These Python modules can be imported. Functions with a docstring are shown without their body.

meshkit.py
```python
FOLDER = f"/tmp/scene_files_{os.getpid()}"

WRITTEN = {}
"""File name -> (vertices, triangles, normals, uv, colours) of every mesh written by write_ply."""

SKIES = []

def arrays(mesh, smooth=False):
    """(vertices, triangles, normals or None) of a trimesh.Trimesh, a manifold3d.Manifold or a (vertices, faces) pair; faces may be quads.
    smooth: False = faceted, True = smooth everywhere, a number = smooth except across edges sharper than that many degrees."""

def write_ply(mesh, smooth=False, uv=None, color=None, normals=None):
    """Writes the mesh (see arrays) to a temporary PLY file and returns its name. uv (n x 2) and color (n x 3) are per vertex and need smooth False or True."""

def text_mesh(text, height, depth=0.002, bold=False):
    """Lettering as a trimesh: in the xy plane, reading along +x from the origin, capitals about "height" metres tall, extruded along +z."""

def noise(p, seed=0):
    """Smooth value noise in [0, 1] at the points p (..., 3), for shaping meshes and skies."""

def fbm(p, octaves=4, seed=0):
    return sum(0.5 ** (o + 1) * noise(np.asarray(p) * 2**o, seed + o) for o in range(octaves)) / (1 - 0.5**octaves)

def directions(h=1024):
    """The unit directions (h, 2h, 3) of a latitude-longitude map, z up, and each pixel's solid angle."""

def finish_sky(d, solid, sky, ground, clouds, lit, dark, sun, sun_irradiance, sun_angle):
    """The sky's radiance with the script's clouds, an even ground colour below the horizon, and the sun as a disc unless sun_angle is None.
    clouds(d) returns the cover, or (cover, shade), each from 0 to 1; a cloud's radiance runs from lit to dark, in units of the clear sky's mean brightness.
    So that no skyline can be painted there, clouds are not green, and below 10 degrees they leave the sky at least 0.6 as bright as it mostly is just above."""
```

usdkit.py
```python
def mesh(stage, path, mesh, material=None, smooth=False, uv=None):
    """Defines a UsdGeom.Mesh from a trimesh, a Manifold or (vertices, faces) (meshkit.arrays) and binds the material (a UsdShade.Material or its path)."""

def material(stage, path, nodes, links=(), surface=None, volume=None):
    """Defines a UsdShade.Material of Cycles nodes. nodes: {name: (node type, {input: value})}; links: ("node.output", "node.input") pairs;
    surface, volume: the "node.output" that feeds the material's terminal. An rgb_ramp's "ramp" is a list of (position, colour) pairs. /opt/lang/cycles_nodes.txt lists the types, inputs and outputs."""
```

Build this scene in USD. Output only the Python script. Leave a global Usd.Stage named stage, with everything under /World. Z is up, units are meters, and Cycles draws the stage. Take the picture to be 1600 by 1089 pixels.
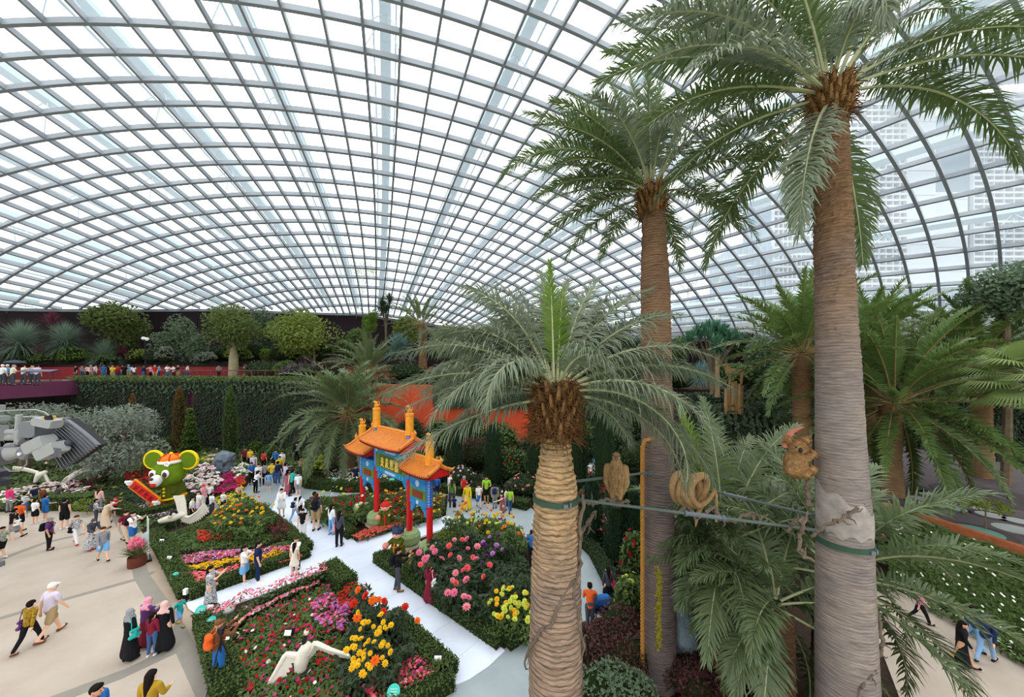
import math, random, zlib
import numpy as np, trimesh, manifold3d as m3
import usdkit, meshkit
from pxr import Usd, UsdGeom, UsdLux, UsdShade, Gf, Sdf, Vt

stage = Usd.Stage.CreateInMemory()
UsdGeom.SetStageUpAxis(stage, UsdGeom.Tokens.z)
UsdGeom.SetStageMetersPerUnit(stage, 1.0)
world = UsdGeom.Xform.Define(stage, '/World')
UsdGeom.Scope.Define(stage, '/World/Looks')
PI = math.pi

# ---------------------------------------------------------------- camera, sky, exposure
F, HY, CH = 545.0, 572.0, 8.5            # focal length in pixels, horizon row, eye height
cam = UsdGeom.Camera.Define(stage, '/World/camera')
cam.AddTranslateOp().Set(Gf.Vec3d(0, 0, CH)); cam.AddRotateXOp().Set(90.0)
cam.CreateHorizontalApertureAttr(36.0); cam.CreateVerticalApertureAttr(36.0 * 1089 / 1600)
cam.CreateFocalLengthAttr(36.0 * F / 1600)
cam.CreateVerticalApertureOffsetAttr(36.0 * (HY - 544.5) / 1600)
cam.CreateClippingRangeAttr(Gf.Vec2f(0.1, 3000))
cam.CreateExposureAttr(0.45)
# an overcast sky: bright white, a little brighter overhead
sky = UsdLux.DomeLight.Define(stage, '/World/sky')
sky.CreateIntensityAttr(1.0)
skym = usdkit.material(stage, '/World/Looks/overcast_sky', {
    "tc": ("texture_coordinate", {}), "sep": ("separate_xyz", {}),
    "ramp": ("rgb_ramp", {"ramp": [(0, (.84, .86, .88)), (.35, (1.10, 1.10, 1.11)), (1, (2.05, 2.04, 2.02))]}),
    "bg": ("background_shader", {"strength": 1.0})},
    [("tc.generated", "sep.vector"), ("sep.z", "ramp.fac"), ("ramp.color", "bg.color")], surface="bg.background")
UsdShade.MaterialBindingAPI.Apply(sky.GetPrim()).Bind(skym)
# the sun through thin cloud: a wide soft disc
sun = UsdLux.DistantLight.Define(stage, '/World/sun')
sun.CreateIntensityAttr(1.0); sun.CreateAngleAttr(25.0); sun.CreateColorAttr(Gf.Vec3f(1, .97, .92))
sun.AddRotateXYZOp().Set(Gf.Vec3f(-22, 16, 0))

# ---------------------------------------------------------------- helpers
def g(px, py, z=0.0):
    "the point of the level z that a place in the photograph shows"
    Y = (CH - z) * F / (py - HY)
    return np.array([(px - 800) / F * Y, Y, z])
def at(px, py, Y):
    "the point at the distance Y that a place in the photograph shows"
    return np.array([(px - 800) / F * Y, Y, CH - (py - HY) / F * Y])
def rng_of(s): return np.random.default_rng(zlib.crc32(str(s).encode()))
GROUPS = {'person': 'visitors in the garden', 'box_hedge': 'clipped box hedges', 'plant_sign': 'small plant signs', 'floodlight': 'garden floodlights', 'cypress': 'cypress columns', 'ball_topiary': 'ball topiaries', 'palm_tree': 'feather palms', 'backpack': 'backpacks on visitors', 'handbag': 'bags of visitors', 'steel_rod': 'steel rods between the palm trunks',
          'tree_strap': 'straps round the palm trunks', 'tower': 'towers outside the glass', 'crane_sculpture': 'white crane sculptures', 'dahlia_clump': 'dahlia clumps', 'flower_patch': 'flower patches in the beds', 'driftwood_branch': 'driftwood branches', 'outdoor_tree': 'trees outside the glass', 'topiary_child': 'topiary children by the gate', 'railing': 'terrace railings', 'shrub': 'garden shrubs', 'tree': 'garden trees'}
_names = {}
def numbered(base):
    n = _names.get(base, 0); _names[base] = n + 1
    return base if n == 0 else f'{base}_{n:03d}'
def tag(p, label=None, cat=None, group=None, kind=None):
    p = p.GetPrim() if hasattr(p, 'GetPrim') else p
    for k, v in (('label', label), ('category', cat), ('group', group), ('kind', kind)):
        if v: p.SetCustomDataByKey(k, v)
    return p
def thing(name, label, cat, loc=(0, 0, 0), rz=0.0, group=None, scale=None, kind=None):
    group = group or GROUPS.get(name)
    x = UsdGeom.Xform.Define(stage, '/World/' + numbered('/World/' + name).split('/')[-1])
    x.AddTranslateOp().Set(Gf.Vec3d(*map(float, loc)))
    if rz: x.AddRotateZOp().Set(float(math.degrees(rz)))
    if scale: x.AddScaleOp().Set(Gf.Vec3f(*([scale] * 3 if np.ndim(scale) == 0 else scale)))
    return tag(x, label, cat, group, kind)
class MB:
    "collects pieces of one mesh"
    def __init__(s): s.v, s.f, s.n = [], [], 0
    def add(s, v, f):
        v = np.asarray(v, float).reshape(-1, 3); f = np.asarray(f)
        if f.size and f.shape[1] == 4: f = np.vstack([f[:, [0, 1, 2]], f[:, [0, 2, 3]]])
        s.v.append(v); s.f.append(f + s.n); s.n += len(v); return s
    def tm(s, m): return s.add(m.vertices, m.faces)
    def mesh(s): return np.vstack(s.v), np.vstack(s.f)
    def box(s, c, d, rz=0.0, R=None):
        x, y, z = np.array(d) / 2
        v = np.array([[a * x, b * y, e * z] for e in (-1, 1) for b in (-1, 1) for a in (-1, 1)])
        if rz: v = v @ rotz(rz).T
        if R is not None: v = v @ R.T
        return s.add(v + c, BOXF)
    def tube(s, pts, r, sides=6, cap=True):
        v, f = tube(pts, r, sides, cap); return s.add(v, f)
    def lathe(s, prof, n=16, c=(0, 0, 0), R=None):
        v, f = lathe(prof, n)
        if R is not None: v = v @ R.T
        return s.add(v + np.array(c), f)
    def ball(s, c, r, sub=2, squash=None):
        m = ICO[sub]; v = m.vertices * (np.array(r) if np.ndim(r) else r); return s.add(v + c, m.faces)
BOXF = np.array([[0, 2, 3, 1], [4, 5, 7, 6], [0, 1, 5, 4], [2, 6, 7, 3], [0, 4, 6, 2], [1, 3, 7, 5]])
ICO = {k: trimesh.creation.icosphere(k) for k in (0, 1, 2, 3)}
def rotz(a): c, s = math.cos(a), math.sin(a); return np.array([[c, -s, 0], [s, c, 0], [0, 0, 1.]])
def rotx(a): c, s = math.cos(a), math.sin(a); return np.array([[1., 0, 0], [0, c, -s], [0, s, c]])
def roty(a): c, s = math.cos(a), math.sin(a); return np.array([[c, 0, s], [0, 1., 0], [-s, 0, c]])
def unit(a): a = np.asarray(a, float); return a / (np.linalg.norm(a, axis=-1, keepdims=True) + 1e-12)
def tube(pts, r, sides=6, cap=True):
    p = np.asarray(pts, float); n = len(p)
    t = unit(np.gradient(p, axis=0))
    ref = np.where(np.abs(t[:, 2:]) < .9, [[0, 0, 1.]], [[1., 0, 0]])
    if np.abs(t[:, 2]).min() < .9 < np.abs(t[:, 2]).max(): ref = np.tile([[.577, -.577, .577]], (n, 1))
    a = unit(np.cross(t, ref)); b = np.cross(t, a)
    w = np.arange(sides) * 2 * PI / sides
    r = np.broadcast_to(r, (n,))
    v = p[:, None] + r[:, None, None] * (np.cos(w)[None, :, None] * a[:, None] + np.sin(w)[None, :, None] * b[:, None])
    i, j = np.meshgrid(np.arange(n - 1), np.arange(sides), indexing='ij')
    q = np.stack([i * sides + j, i * sides + (j + 1) % sides, (i + 1) * sides + (j + 1) % sides, (i + 1) * sides + j], -1).reshape(-1, 4)
    f = np.vstack([q[:, [0, 1, 2]], q[:, [0, 2, 3]]]); v = v.reshape(-1, 3)
    if cap:
        v = np.vstack([v, p[0], p[-1]]); k = np.arange(sides); e = (n - 1) * sides
        f = np.vstack([f, np.stack([np.full(sides, n * sides), (k + 1) % sides, k], 1), np.stack([np.full(sides, n * sides + 1), e + k, e + (k + 1) % sides], 1)])
    return v, f
def lathe(prof, n=16, wob=None):
    prof = np.asarray(prof, float); m = len(prof); w = np.arange(n) * 2 * PI / n
    r = np.repeat(prof[:, :1], n, 1); z = np.repeat(prof[:, 1:2], n, 1)
    if wob is not None: r, z = wob(r, z, w[None, :])
    v = np.stack([r * np.cos(w), r * np.sin(w), z], -1).reshape(-1, 3)
    i, j = np.meshgrid(np.arange(m - 1), np.arange(n), indexing='ij')
    q = np.stack([i * n + j, i * n + (j + 1) % n, (i + 1) * n + (j + 1) % n, (i + 1) * n + j], -1).reshape(-1, 4)
    f = np.vstack([q[:, [0, 1, 2]], q[:, [0, 2, 3]]])
    k = np.arange(n); e = (m - 1) * n
    v = np.vstack([v, [0, 0, prof[0, 1]], [0, 0, prof[-1, 1]]])
    return v, np.vstack([f, np.stack([np.full(n, m * n), (k + 1) % n, k], 1), np.stack([np.full(n, m * n + 1), e + k, e + (k + 1) % n], 1)])
def prism(poly, z0, z1):
    "a polygon (n x 2) extruded from z0 to z1"
    import shapely.geometry as sg
    p = sg.Polygon(np.asarray(poly)[:, :2]).buffer(0)
    if p.geom_type != 'Polygon': p = max(p.geoms, key=lambda q: q.area)
    m = trimesh.creation.extrude_polygon(p, z1 - z0); m.apply_translation([0, 0, z0])
    return np.array(m.vertices), np.array(m.faces)
def prism_of(p, z0, z1):
    b = MB()
    for q in getattr(p, 'geoms', [p]):
        if q.area > 1e-3:
            m = trimesh.creation.extrude_polygon(q, z1 - z0); m.apply_translation([0, 0, z0]); b.tm(m)
    return b.mesh()
_local = {}
def obj(name, mesh, mat, parent=None, smooth=False, kind=None, label=None):
    if isinstance(mesh, MB): mesh = mesh.mesh()
    base = (str(parent.GetPath()) if parent is not None else '/World') + '/' + name
    path = base.rsplit('/', 1)[0] + '/' + numbered(base).split('/')[-1]
    m = usdkit.mesh(stage, path, mesh, mat, smooth)
    if kind or label: tag(m, label, kind=kind)
    return m.GetPrim()
def struct(name, mesh, mat, parent=None, smooth=False, label=None):
    return tag(obj(name, mesh, mat, parent, smooth), label, kind='structure' if parent is None else None)
# ---------------------------------------------------------------- materials
def sr(*c):
    "sRGB 0-255 to linear"
    c = np.array(c, float) / 255; return tuple(np.where(c < .04045, c / 12.92, ((c + .055) / 1.055) ** 2.4))
_mats = {}
def paint(name, c, rough=.6, spec=.3, metal=0.0, noise=0.0, scale=3.0, c2=None, bump=0.0, stretch=None, detail=4):
    "a plain coloured surface; noise mixes c with c2 (or a darker c)"
    if name in _mats: return _mats[name]
    n = {"p": ("principled_bsdf", {"base_color": c, "roughness": rough, "specular_ior_level": spec, "metallic": metal})}; l = []
    if noise or c2 is not None or bump:
        n["tc"] = ("texture_coordinate", {}); n["nz"] = ("noise_texture", {"scale": scale, "detail": float(detail), "roughness": .6})
        if stretch: n["mp"] = ("mapping", {"scale": stretch}); l += [("tc.object", "mp.vector"), ("mp.vector", "nz.vector")]
        else: l.append(("tc.object", "nz.vector"))
        c2 = c2 if c2 is not None else tuple(np.array(c) * (1 - noise))
        n["r"] = ("rgb_ramp", {"ramp": [(.32, c), (.68, c2)]}); l += [("nz.fac", "r.fac"), ("r.color", "p.base_color")]
        if bump: n["b"] = ("bump", {"strength": bump, "distance": .03}); l += [("nz.fac", "b.height"), ("b.normal", "p.normal")]
    _mats[name] = usdkit.material(stage, '/World/Looks/' + name, n, l, surface="p.BSDF"); return _mats[name]
def leafmat(name, cols, rough=.5, trans=.25, spec=.35):
    "leaves or petals: every island of the mesh takes its own tone; part of the light comes through"
    if name in _mats: return _mats[name]
    k = len(cols)
    n = {"geo": ("geometry", {}), "r": ("rgb_ramp", {"ramp": [(i / max(k - 1, 1), c) for i, c in enumerate(cols)]}),
         "p": ("principled_bsdf", {"roughness": rough, "specular_ior_level": spec}), "t": ("translucent_bsdf", {}), "m": ("mix_closure", {"fac": trans})}
    l = [("geo.random_per_island", "r.fac"), ("r.color", "p.base_color"), ("r.color", "t.color"), ("p.BSDF", "m.closure1"), ("t.BSDF", "m.closure2")]
    _mats[name] = usdkit.material(stage, '/World/Looks/' + name, n, l, surface="m.closure"); return _mats[name]
def L(*cs): return [sr(*c) for c in cs]
pane_mat = usdkit.material(stage, '/World/Looks/roof_glass', {
    "t": ("transparent_bsdf", {"color": (.96, .985, .985)}), "d": ("translucent_bsdf", {"color": (.9, .95, 1.0)}), "m1": ("mix_closure", {"fac": .05}),
    "lw": ("layer_weight", {"blend": .5}), "pw": ("math", {"math_type": "power", "value2": 4.5}), "fr": ("math", {"math_type": "multiply_add", "value2": .45, "value3": .02}), "gl": ("glossy_bsdf", {"color": (1, 1, 1), "roughness": .02}), "m2": ("mix_closure", {})},
    [("t.BSDF", "m1.closure1"), ("d.BSDF", "m1.closure2"), ("lw.facing", "pw.value1"), ("pw.value", "fr.value1"), ("fr.value", "m2.fac"), ("m1.closure", "m2.closure1"), ("gl.BSDF", "m2.closure2")], surface="m2.closure")
frame_mat = paint('frame_grey', sr(146, 151, 160), .45, .4)
arch_mat = paint('arch_blue_grey', sr(122, 152, 164), .5, .3)

# ---------------------------------------------------------------- the glass dome: an ellipsoid of ribs (i) and purlins (j)
DQ = (3.06227, -28.15814, -26.17894, -0.17622, 23.41979, 45.0, 17.05937, 0.010577, 0.0331837, -1.0551e-05, 0.3637445, -0.00932324, -0.000111827, 0.5998, 0.1263)
DK = 8.5
def dome(I, J, off=0.0):
    cx, cy, cz, az, a, b, c, p0, dp, qp, t0, dt, qt, tilt, roll = DQ
    I, J = np.broadcast_arrays(np.asarray(I, float), np.asarray(J, float))
    phi = p0 + dp * I + qp * I * I; th = t0 + dt * J + qt * J * J
    o = off / DK
    w = (b + o) * np.cos(th); l = (a + o) * np.sin(th) * np.sin(phi); v = (c + o) * np.sin(th) * np.cos(phi)
    l, v = l * math.cos(roll) - v * math.sin(roll), l * math.sin(roll) + v * math.cos(roll)
    w, v = w * math.cos(tilt) - v * math.sin(tilt), w * math.sin(tilt) + v * math.cos(tilt)
    return np.stack([cx + w * math.sin(az) + l * math.cos(az), cy + w * math.cos(az) - l * math.sin(az), cz + v], -1) * DK + [0, 0, CH]
def dome_n(I, J):
    e = .05
    return unit(np.cross(dome(I + e, J) - dome(I - e, J), dome(I, J - e) - dome(I, J + e)))
def base_z(X):
    return np.interp(X, [-75, -60, -43, -25, -10, 0, 10, 30, 50, 62], [14.8, 15.2, 16.8, 17.0, 15.2, 14.2, 13.2, 12.4, 11.5, 11.0])
def above(P, m=0.0): return P[..., 2] > base_z(P[..., 0]) + m
def bar(P, N, w, d, lift=0.0):
    "a box-section bar along P; N points out of the dome"
    T = unit(np.gradient(P, axis=0)); S = unit(np.cross(T, N)) * w / 2
    a, b = P + N * lift, P + N * (lift - d)
    v = np.stack([a - S, a + S, b + S, b - S], 1).reshape(-1, 3); n = len(P)
    i, j = np.meshgrid(np.arange(n - 1), np.arange(4), indexing='ij')
    q = np.stack([i * 4 + j, i * 4 + (j + 1) % 4, (i + 1) * 4 + (j + 1) % 4, (i + 1) * 4 + j], -1).reshape(-1, 4)
    return v, np.vstack([q, [[3, 2, 1, 0]], np.array([[0, 1, 2, 3]]) + (n - 1) * 4])
JLO, JHI, ILO, IHI = -30, 22, -26, 39
ceiling = thing('ceiling', 'curved glass dome roof of grey steel ribs and purlins with white outer arches', 'roof', kind='structure')
def runs(ok):
    r, s = [], None
    for k, o in enumerate(list(ok) + [False]):
        if o and s is None: s = k
        if not o and s is not None:
            if k - s > 2: r.append((s, k))
            s = None
    return r
for i in range(ILO, IHI + 1):
    J = np.arange(JLO, JHI + .01, .5); P = dome(i, J); N = dome_n(i, J)
    N = np.where((N[:, 2:] > 0) | (np.abs(N[:, 2:]) < 1e-9), N, -N)
    for s, e in runs(above(P)): obj('rib', bar(P[s:e], N[s:e], .15, .42), frame_mat, ceiling)
for j in range(JLO, JHI + 1):
    I = np.arange(ILO, IHI + .01, .5); P = dome(I, j); N = dome_n(I, j)
    N = np.where(N[:, 2:] > 0, N, -N)
    for s, e in runs(above(P)): obj('purlin', bar(P[s:e], N[s:e], .2, .44), frame_mat, ceiling)
# panes: the 300 that show largest are parts, the others one part
PI_, PJ_ = np.meshgrid(np.arange(ILO, IHI), np.arange(JLO, JHI), indexing='ij')
PI_, PJ_ = PI_.ravel(), PJ_.ravel()
C4 = [dome(PI_ + a + (.02 if a == 0 else -.02), PJ_ + b + (.02 if b == 0 else -.02)) for a, b in ((0, 0), (1, 0), (1, 1), (0, 1))]
okp = np.all([above(c, -.6) for c in C4], 0)
sx = [np.where(c[:, 1] > 1, 800 + F * c[:, 0] / c[:, 1], 1e6) for c in C4]; sy = [np.where(c[:, 1] > 1, HY - F * (c[:, 2] - CH) / np.maximum(c[:, 1], 1), -1e6) for c in C4]
inv = okp & np.all([(c[:, 1] > 1) for c in C4], 0) & (np.max(sx, 0) > 0) & (np.min(sx, 0) < 1600) & (np.max(sy, 0) > 0)
area = np.abs(sum(sx[a] * sy[(a + 1) % 4] - sx[(a + 1) % 4] * sy[a] for a in range(4))) / 2
order = np.argsort(-np.where(inv, area, -1)); big = set(order[:300].tolist())
restv, restn = [], 0
rest = MB()
def pane_mesh(k):
    N = dome_n(PI_[k] + .5, PJ_[k] + .5); N = N if N[2] > 0 else -N
    q = np.array([c[k] for c in C4]); return np.vstack([q + N * .01, q + N * .035]), np.vstack([BOXQ])
BOXQ = np.array([[3, 2, 1, 0], [4, 5, 6, 7], [0, 1, 5, 4], [1, 2, 6, 5], [2, 3, 7, 6], [3, 0, 4, 7]])
for k in np.nonzero(okp)[0]:
    v, f = pane_mesh(k)
    if k in big: obj('glass_pane', (v, f), pane_mat, ceiling)
    else: rest.add(v, f)
obj('far_glass_panes', rest, pane_mat, ceiling, kind='stuff')
# the outer arches, over every fourth bay, with slender struts to the grid
for i in np.arange(-24.5, 38, 4):
    J = np.arange(JLO + 1, JHI + .01, .5); P0 = dome(i, J); N = dome_n(np.full_like(J, i), J); N = np.where(N[:, 2:] > 0, N, -N)
    P = P0 + N * 2.6
    for s, e in runs(above(P0, -.5)):
        a = MB(); a.add(*bar(P[s:e], N[s:e], .75, .55))
        for q in (-1, 1):
            T = unit(np.gradient(P[s:e], axis=0)); S = unit(np.cross(T, N[s:e])); a.add(*bar(P[s:e] + S * q * .75 - N[s:e] * .9, N[s:e], .1, .14))
        ar = obj('outer_arch', a, arch_mat, ceiling)
        st = MB()
        for k in range(s + 1, e, 8):
            for d in (-.5, .5):
                for dj in (-.5, .5):
                    st.tube([P[k] - N[k] * .4, dome(i + d * 1.0, J[k] + dj * .8)], .035, 4)
        if st.n: obj('arch_strut', st, arch_mat, ceiling, label=None)
# dark maroon wall under the glass, in panels, with a grey sill
Bp = []
for i in np.arange(-24, 39, .5):
    J = np.arange(-34, 30, .1); P = dome(i, J); ok = above(P)
    k = np.nonzero(ok)[0]
    if len(k) and k[-1] < len(J) - 1: Bp.append(P[k[-1]])
for j in np.arange(-24, 16, .5):
    I = np.arange(-40, 50, .1); P = dome(I, j); k = np.nonzero(above(P))[0]
    if len(k): Bp += [P[k[0]], P[k[-1]]]
Bp = np.array([p for p in Bp if p[2] < base_z(p[0]) + .6])
ang = np.arctan2(Bp[:, 0] + 2, Bp[:, 1] - 8); Bp = Bp[np.argsort(ang)]; ang = np.sort(ang)
keep = np.r_[True, np.diff(ang) > 1e-3]; Bp, ang = Bp[keep], ang[keep]
A = np.linspace(max(ang[0], -1.75), min(ang[-1], 1.75), 64)
BASE = np.stack([np.interp(A, ang, Bp[:, c]) for c in range(3)], 1)
for _ in range(3): BASE[1:-1] = (BASE[:-2] + 2 * BASE[1:-1] + BASE[2:]) / 4
BASE[:, 2] = base_z(BASE[:, 0])
maroon = paint('maroon_cladding', sr(50, 33, 41), .6, .3, noise=.25, scale=1.5)
wall = thing('wall_back', 'tall dark maroon panel wall under the glass at the back', 'wall', kind='structure')
for a, b in zip(BASE[:-1], BASE[1:]):
    d = b - a; n = unit([-d[1], d[0], 0]); a1, b1 = a + d * .006, b - d * .006
    lo = 2.0
    v = [[*p[:2], z] for z in (lo, None) for p in (a1, b1)]
    q0 = np.array([[a1[0], a1[1], lo], [b1[0], b1[1], lo], [b1[0], b1[1], b1[2] - .3], [a1[0], a1[1], a1[2] - .3]])
    obj('wall_panel', (np.vstack([q0, q0 + n * .15]), BOXQ), maroon, wall)
bk = MB(); o = BASE + np.r_[0, 0, -.3] + np.c_[unit(BASE[:, :2] - [0, 10]) * .3, np.zeros(len(BASE))]
bk.add(*bar(np.c_[o[:, :2], np.full(len(o), 8.5)], np.tile([0, 0, 1.], (len(o), 1)), .12, 13, 6.0)); obj('wall_backing', bk, maroon, wall)
sill = MB()
sill.add(*bar(BASE, np.tile([0, 0, 1.], (len(BASE), 1)), .9, .35)); struct('trim_1', sill, frame_mat, label='grey steel sill along the foot of the glass')

# ---------------------------------------------------------------- ground, paths and raised terraces
import shapely.geometry as sg
from shapely.ops import unary_union
def PP(pts, z=0.0): return np.array([g(x, y, z)[:2] if len(t) == 0 else (x, y) for x, y, *t in pts])   # pixels, or world metres with a third mark
soil = paint('dark_soil', sr(58, 46, 38), .95, .1, noise=.4, scale=6)
stone = paint('beige_paving', sr(181, 168, 155), .8, .2, scale=.5, c2=sr(166, 152, 139), detail=8, bump=.05)
stone2 = paint('pink_beige_paving', sr(172, 154, 136), .8, .2, noise=.12, scale=1.2)
band_m = paint('grey_paving_band', sr(140, 133, 124), .8, .2, noise=.1, scale=2)
path_m = paint('blue_grey_path', sr(160, 169, 174), .6, .3, c2=sr(146, 155, 160), scale=.7)
white_m = paint('white_boards', sr(226, 232, 246), .55, .3, c2=sr(212, 220, 238), scale=.4)
struct('floor', prism(np.array([[-75, 2], [60, 2], [60, 62], [-75, 62]]), -.3, -.02), soil, label='dark planting soil under the whole garden')
plaza = np.vstack([PP([(0, 800), (60, 797), (140, 800), (190, 803), (224, 842), (233, 884), (286, 944), (312, 968), (352, 1095)]), [[-6.0, 3], [-60, 3], [-60, 20.3]]])
struct('floor_001', prism(plaza, -.3, 0), stone, label='beige stone plaza at the left')
ring = np.vstack([PP([(205, 850), (226, 832), (300, 800), (385, 760), (398, 742), (440, 737), (480, 764), (530, 770), (600, 770), (700, 768), (760, 778), (830, 794), (890, 832), (930, 876), (955, 930), (968, 985), (975, 1060)]), [[2.2, 7], [1.6, 4], [-5, 4]], PP([(400, 1100), (330, 990), (300, 950), (262, 890), (240, 850)])])
struct('floor_002', prism(ring, -.3, .005), path_m, label='blue grey path that curves around the flower beds')
for k, (pts, w) in enumerate([([(-30, 885), (70, 848), (140, 832), (188, 806)], .3), ([(-40, 978), (110, 934), (225, 902), (240, 893)], .22), ([(60, 1103), (190, 1054), (277, 1014), (290, 1005)], .38), ([(180, 800), (208, 850), (221, 900), (275, 982), (337, 1110)], .42)]):
    P = PP(pts); b = MB().add(*bar(np.c_[P, np.full(len(P), .004 + .003 * k)], np.tile([0, 0, 1.], (len(P), 1)), w, .05)); struct(f'trim_{k + 2}', b, band_m, label='grey paving band across the beige plaza')
P = PP([(192, 802), (236, 888), (290, 982), (364, 1110)]); struct('trim_6', MB().add(*bar(np.c_[P, np.full(len(P), .002)], np.tile([0, 0, 1.], (len(P), 1)), .6, .05)), stone2, label='pinkish beige paving strip beside the flower beds')
# the white boarded cross of paths: boards laid side by side
cross = [[(424, 800), (440, 752), (472, 778), (558, 849), (700, 806), (716, 818), (585, 866), (789, 1018), (764, 1042), (734, 1062), (697, 1078), (520, 890), (312, 964), (285, 945), (488, 869), (455, 832)]]
cr = sg.Polygon(PP(cross[0])).buffer(0)
d1 = unit(PP([(790, 1018)])[0] - PP([(584, 866)])[0]); ctr = PP([(560, 865)])[0]; n1 = np.array([-d1[1], d1[0]])
decks = thing('white_deck', 'smooth white boards laid as crossing walkways between the flower beds', 'walkway')
for a in np.arange(-13, 13, 1.3):                      # boards about 1.2 m wide along the first arm
    q = [ctr + d1 * (a + .004) + n1 * 14, ctr + d1 * (a + 1.296) + n1 * 14, ctr + d1 * (a + 1.296) - n1 * 14, ctr + d1 * (a + .004) - n1 * 14]
    pc = cr.intersection(sg.Polygon(q))
    for piece in getattr(pc, 'geoms', [pc]):
        if piece.area > .05: obj('board', prism_of(piece, .0, .035), white_m, decks)
# upper terrace with people, and the ivy wall below it
TZ = 7.0
ter_m = paint('terrace_paving', sr(150, 132, 122), .8, .2, noise=.2, scale=1)
terr = np.array([[-70, 25.5], [-50, 25.6], [-46.5, 27], [-46.5, 37.5], [-33, 36.4], [-23, 35.6], [-17.5, 34.5], [-13, 40], [5, 46], [5, 60], [-75, 60]])
struct('floor_003', prism(terr, 6.6, TZ), ter_m, label='upper terrace floor behind the ivy wall')
purple = paint('purple_plaster', sr(120, 62, 92), .8, .2, noise=.1, scale=1)
red_m = paint('red_plaster', sr(142, 44, 50), .7, .2, noise=.12, scale=1)
orange_m = paint('orange_red_plaster', sr(214, 84, 50), .7, .2, noise=.08, scale=1)
struct('wall_left', prism(np.array([[-70, 25.2], [-50, 25.3], [-46.2, 26.8], [-46.2, 38], [-47, 38], [-47, 27.2], [-50.3, 26], [-70, 26]]), 5.5, 6.95), purple, label='purple fascia under the left balcony')
struct('wall_left_001', prism(np.array([[-47, 37.6], [-33.2, 36.5], [-23, 35.8], [-18, 34.8], [-18, 36], [-33, 37.5], [-47, 38.6]]), 0, 6.9), purple, label='purple wall under the ivy')
struct('wall_left_002', prism(np.array([[-60, 37.2], [-50, 39.4], [-40, 41.8], [-22, 43.2], [-10, 46.0], [0, 48], [0, 48.6], [-10, 46.6], [-22, 43.8], [-40, 42.4], [-50, 40.0], [-60, 37.8]]), TZ, 8.4), red_m, label='low red wall behind the people on the terrace')
struct('floor_004', prism(np.array([[-66, 37.5], [-50, 39.7], [-40, 42.1], [-22, 43.5], [-10, 46.3], [0, 48.3], [12, 52], [12, 64], [-75, 64]]), TZ, 8.65), soil, label='raised planting bed behind the red wall')
struct('wall_right', prism(np.array([[-14.2, 35.5], [-9.6, 33.2], [-7.4, 32.95], [-7.4, 33.5], [-9.5, 33.8], [-14, 36]]), 0, 6.7), orange_m, label='orange red retaining wall behind the palms')
struct('wall_right_003', prism(np.array([[-7.4, 32.9], [6, 31.5], [9, 31.5], [9, 32], [6, 32], [-7.4, 33.45]]), 0, 4.7), orange_m, label='lower orange red retaining wall behind the nearest palm')
struct('wall_right_001', prism(np.array([[-22, 36.3], [-14, 36.4], [-14, 37], [-22, 37]]), 0, 6.0), red_m, label='red retaining wall end beside the ivy')
struct('floor_005', prism(np.array([[-14, 36], [-9.5, 33.6], [6, 31.8], [30, 30], [50, 32], [50, 40], [20, 54], [0, 60], [-14, 52]]), 3, 6.4), soil, label='upper planting terrace at the centre and right')
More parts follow.
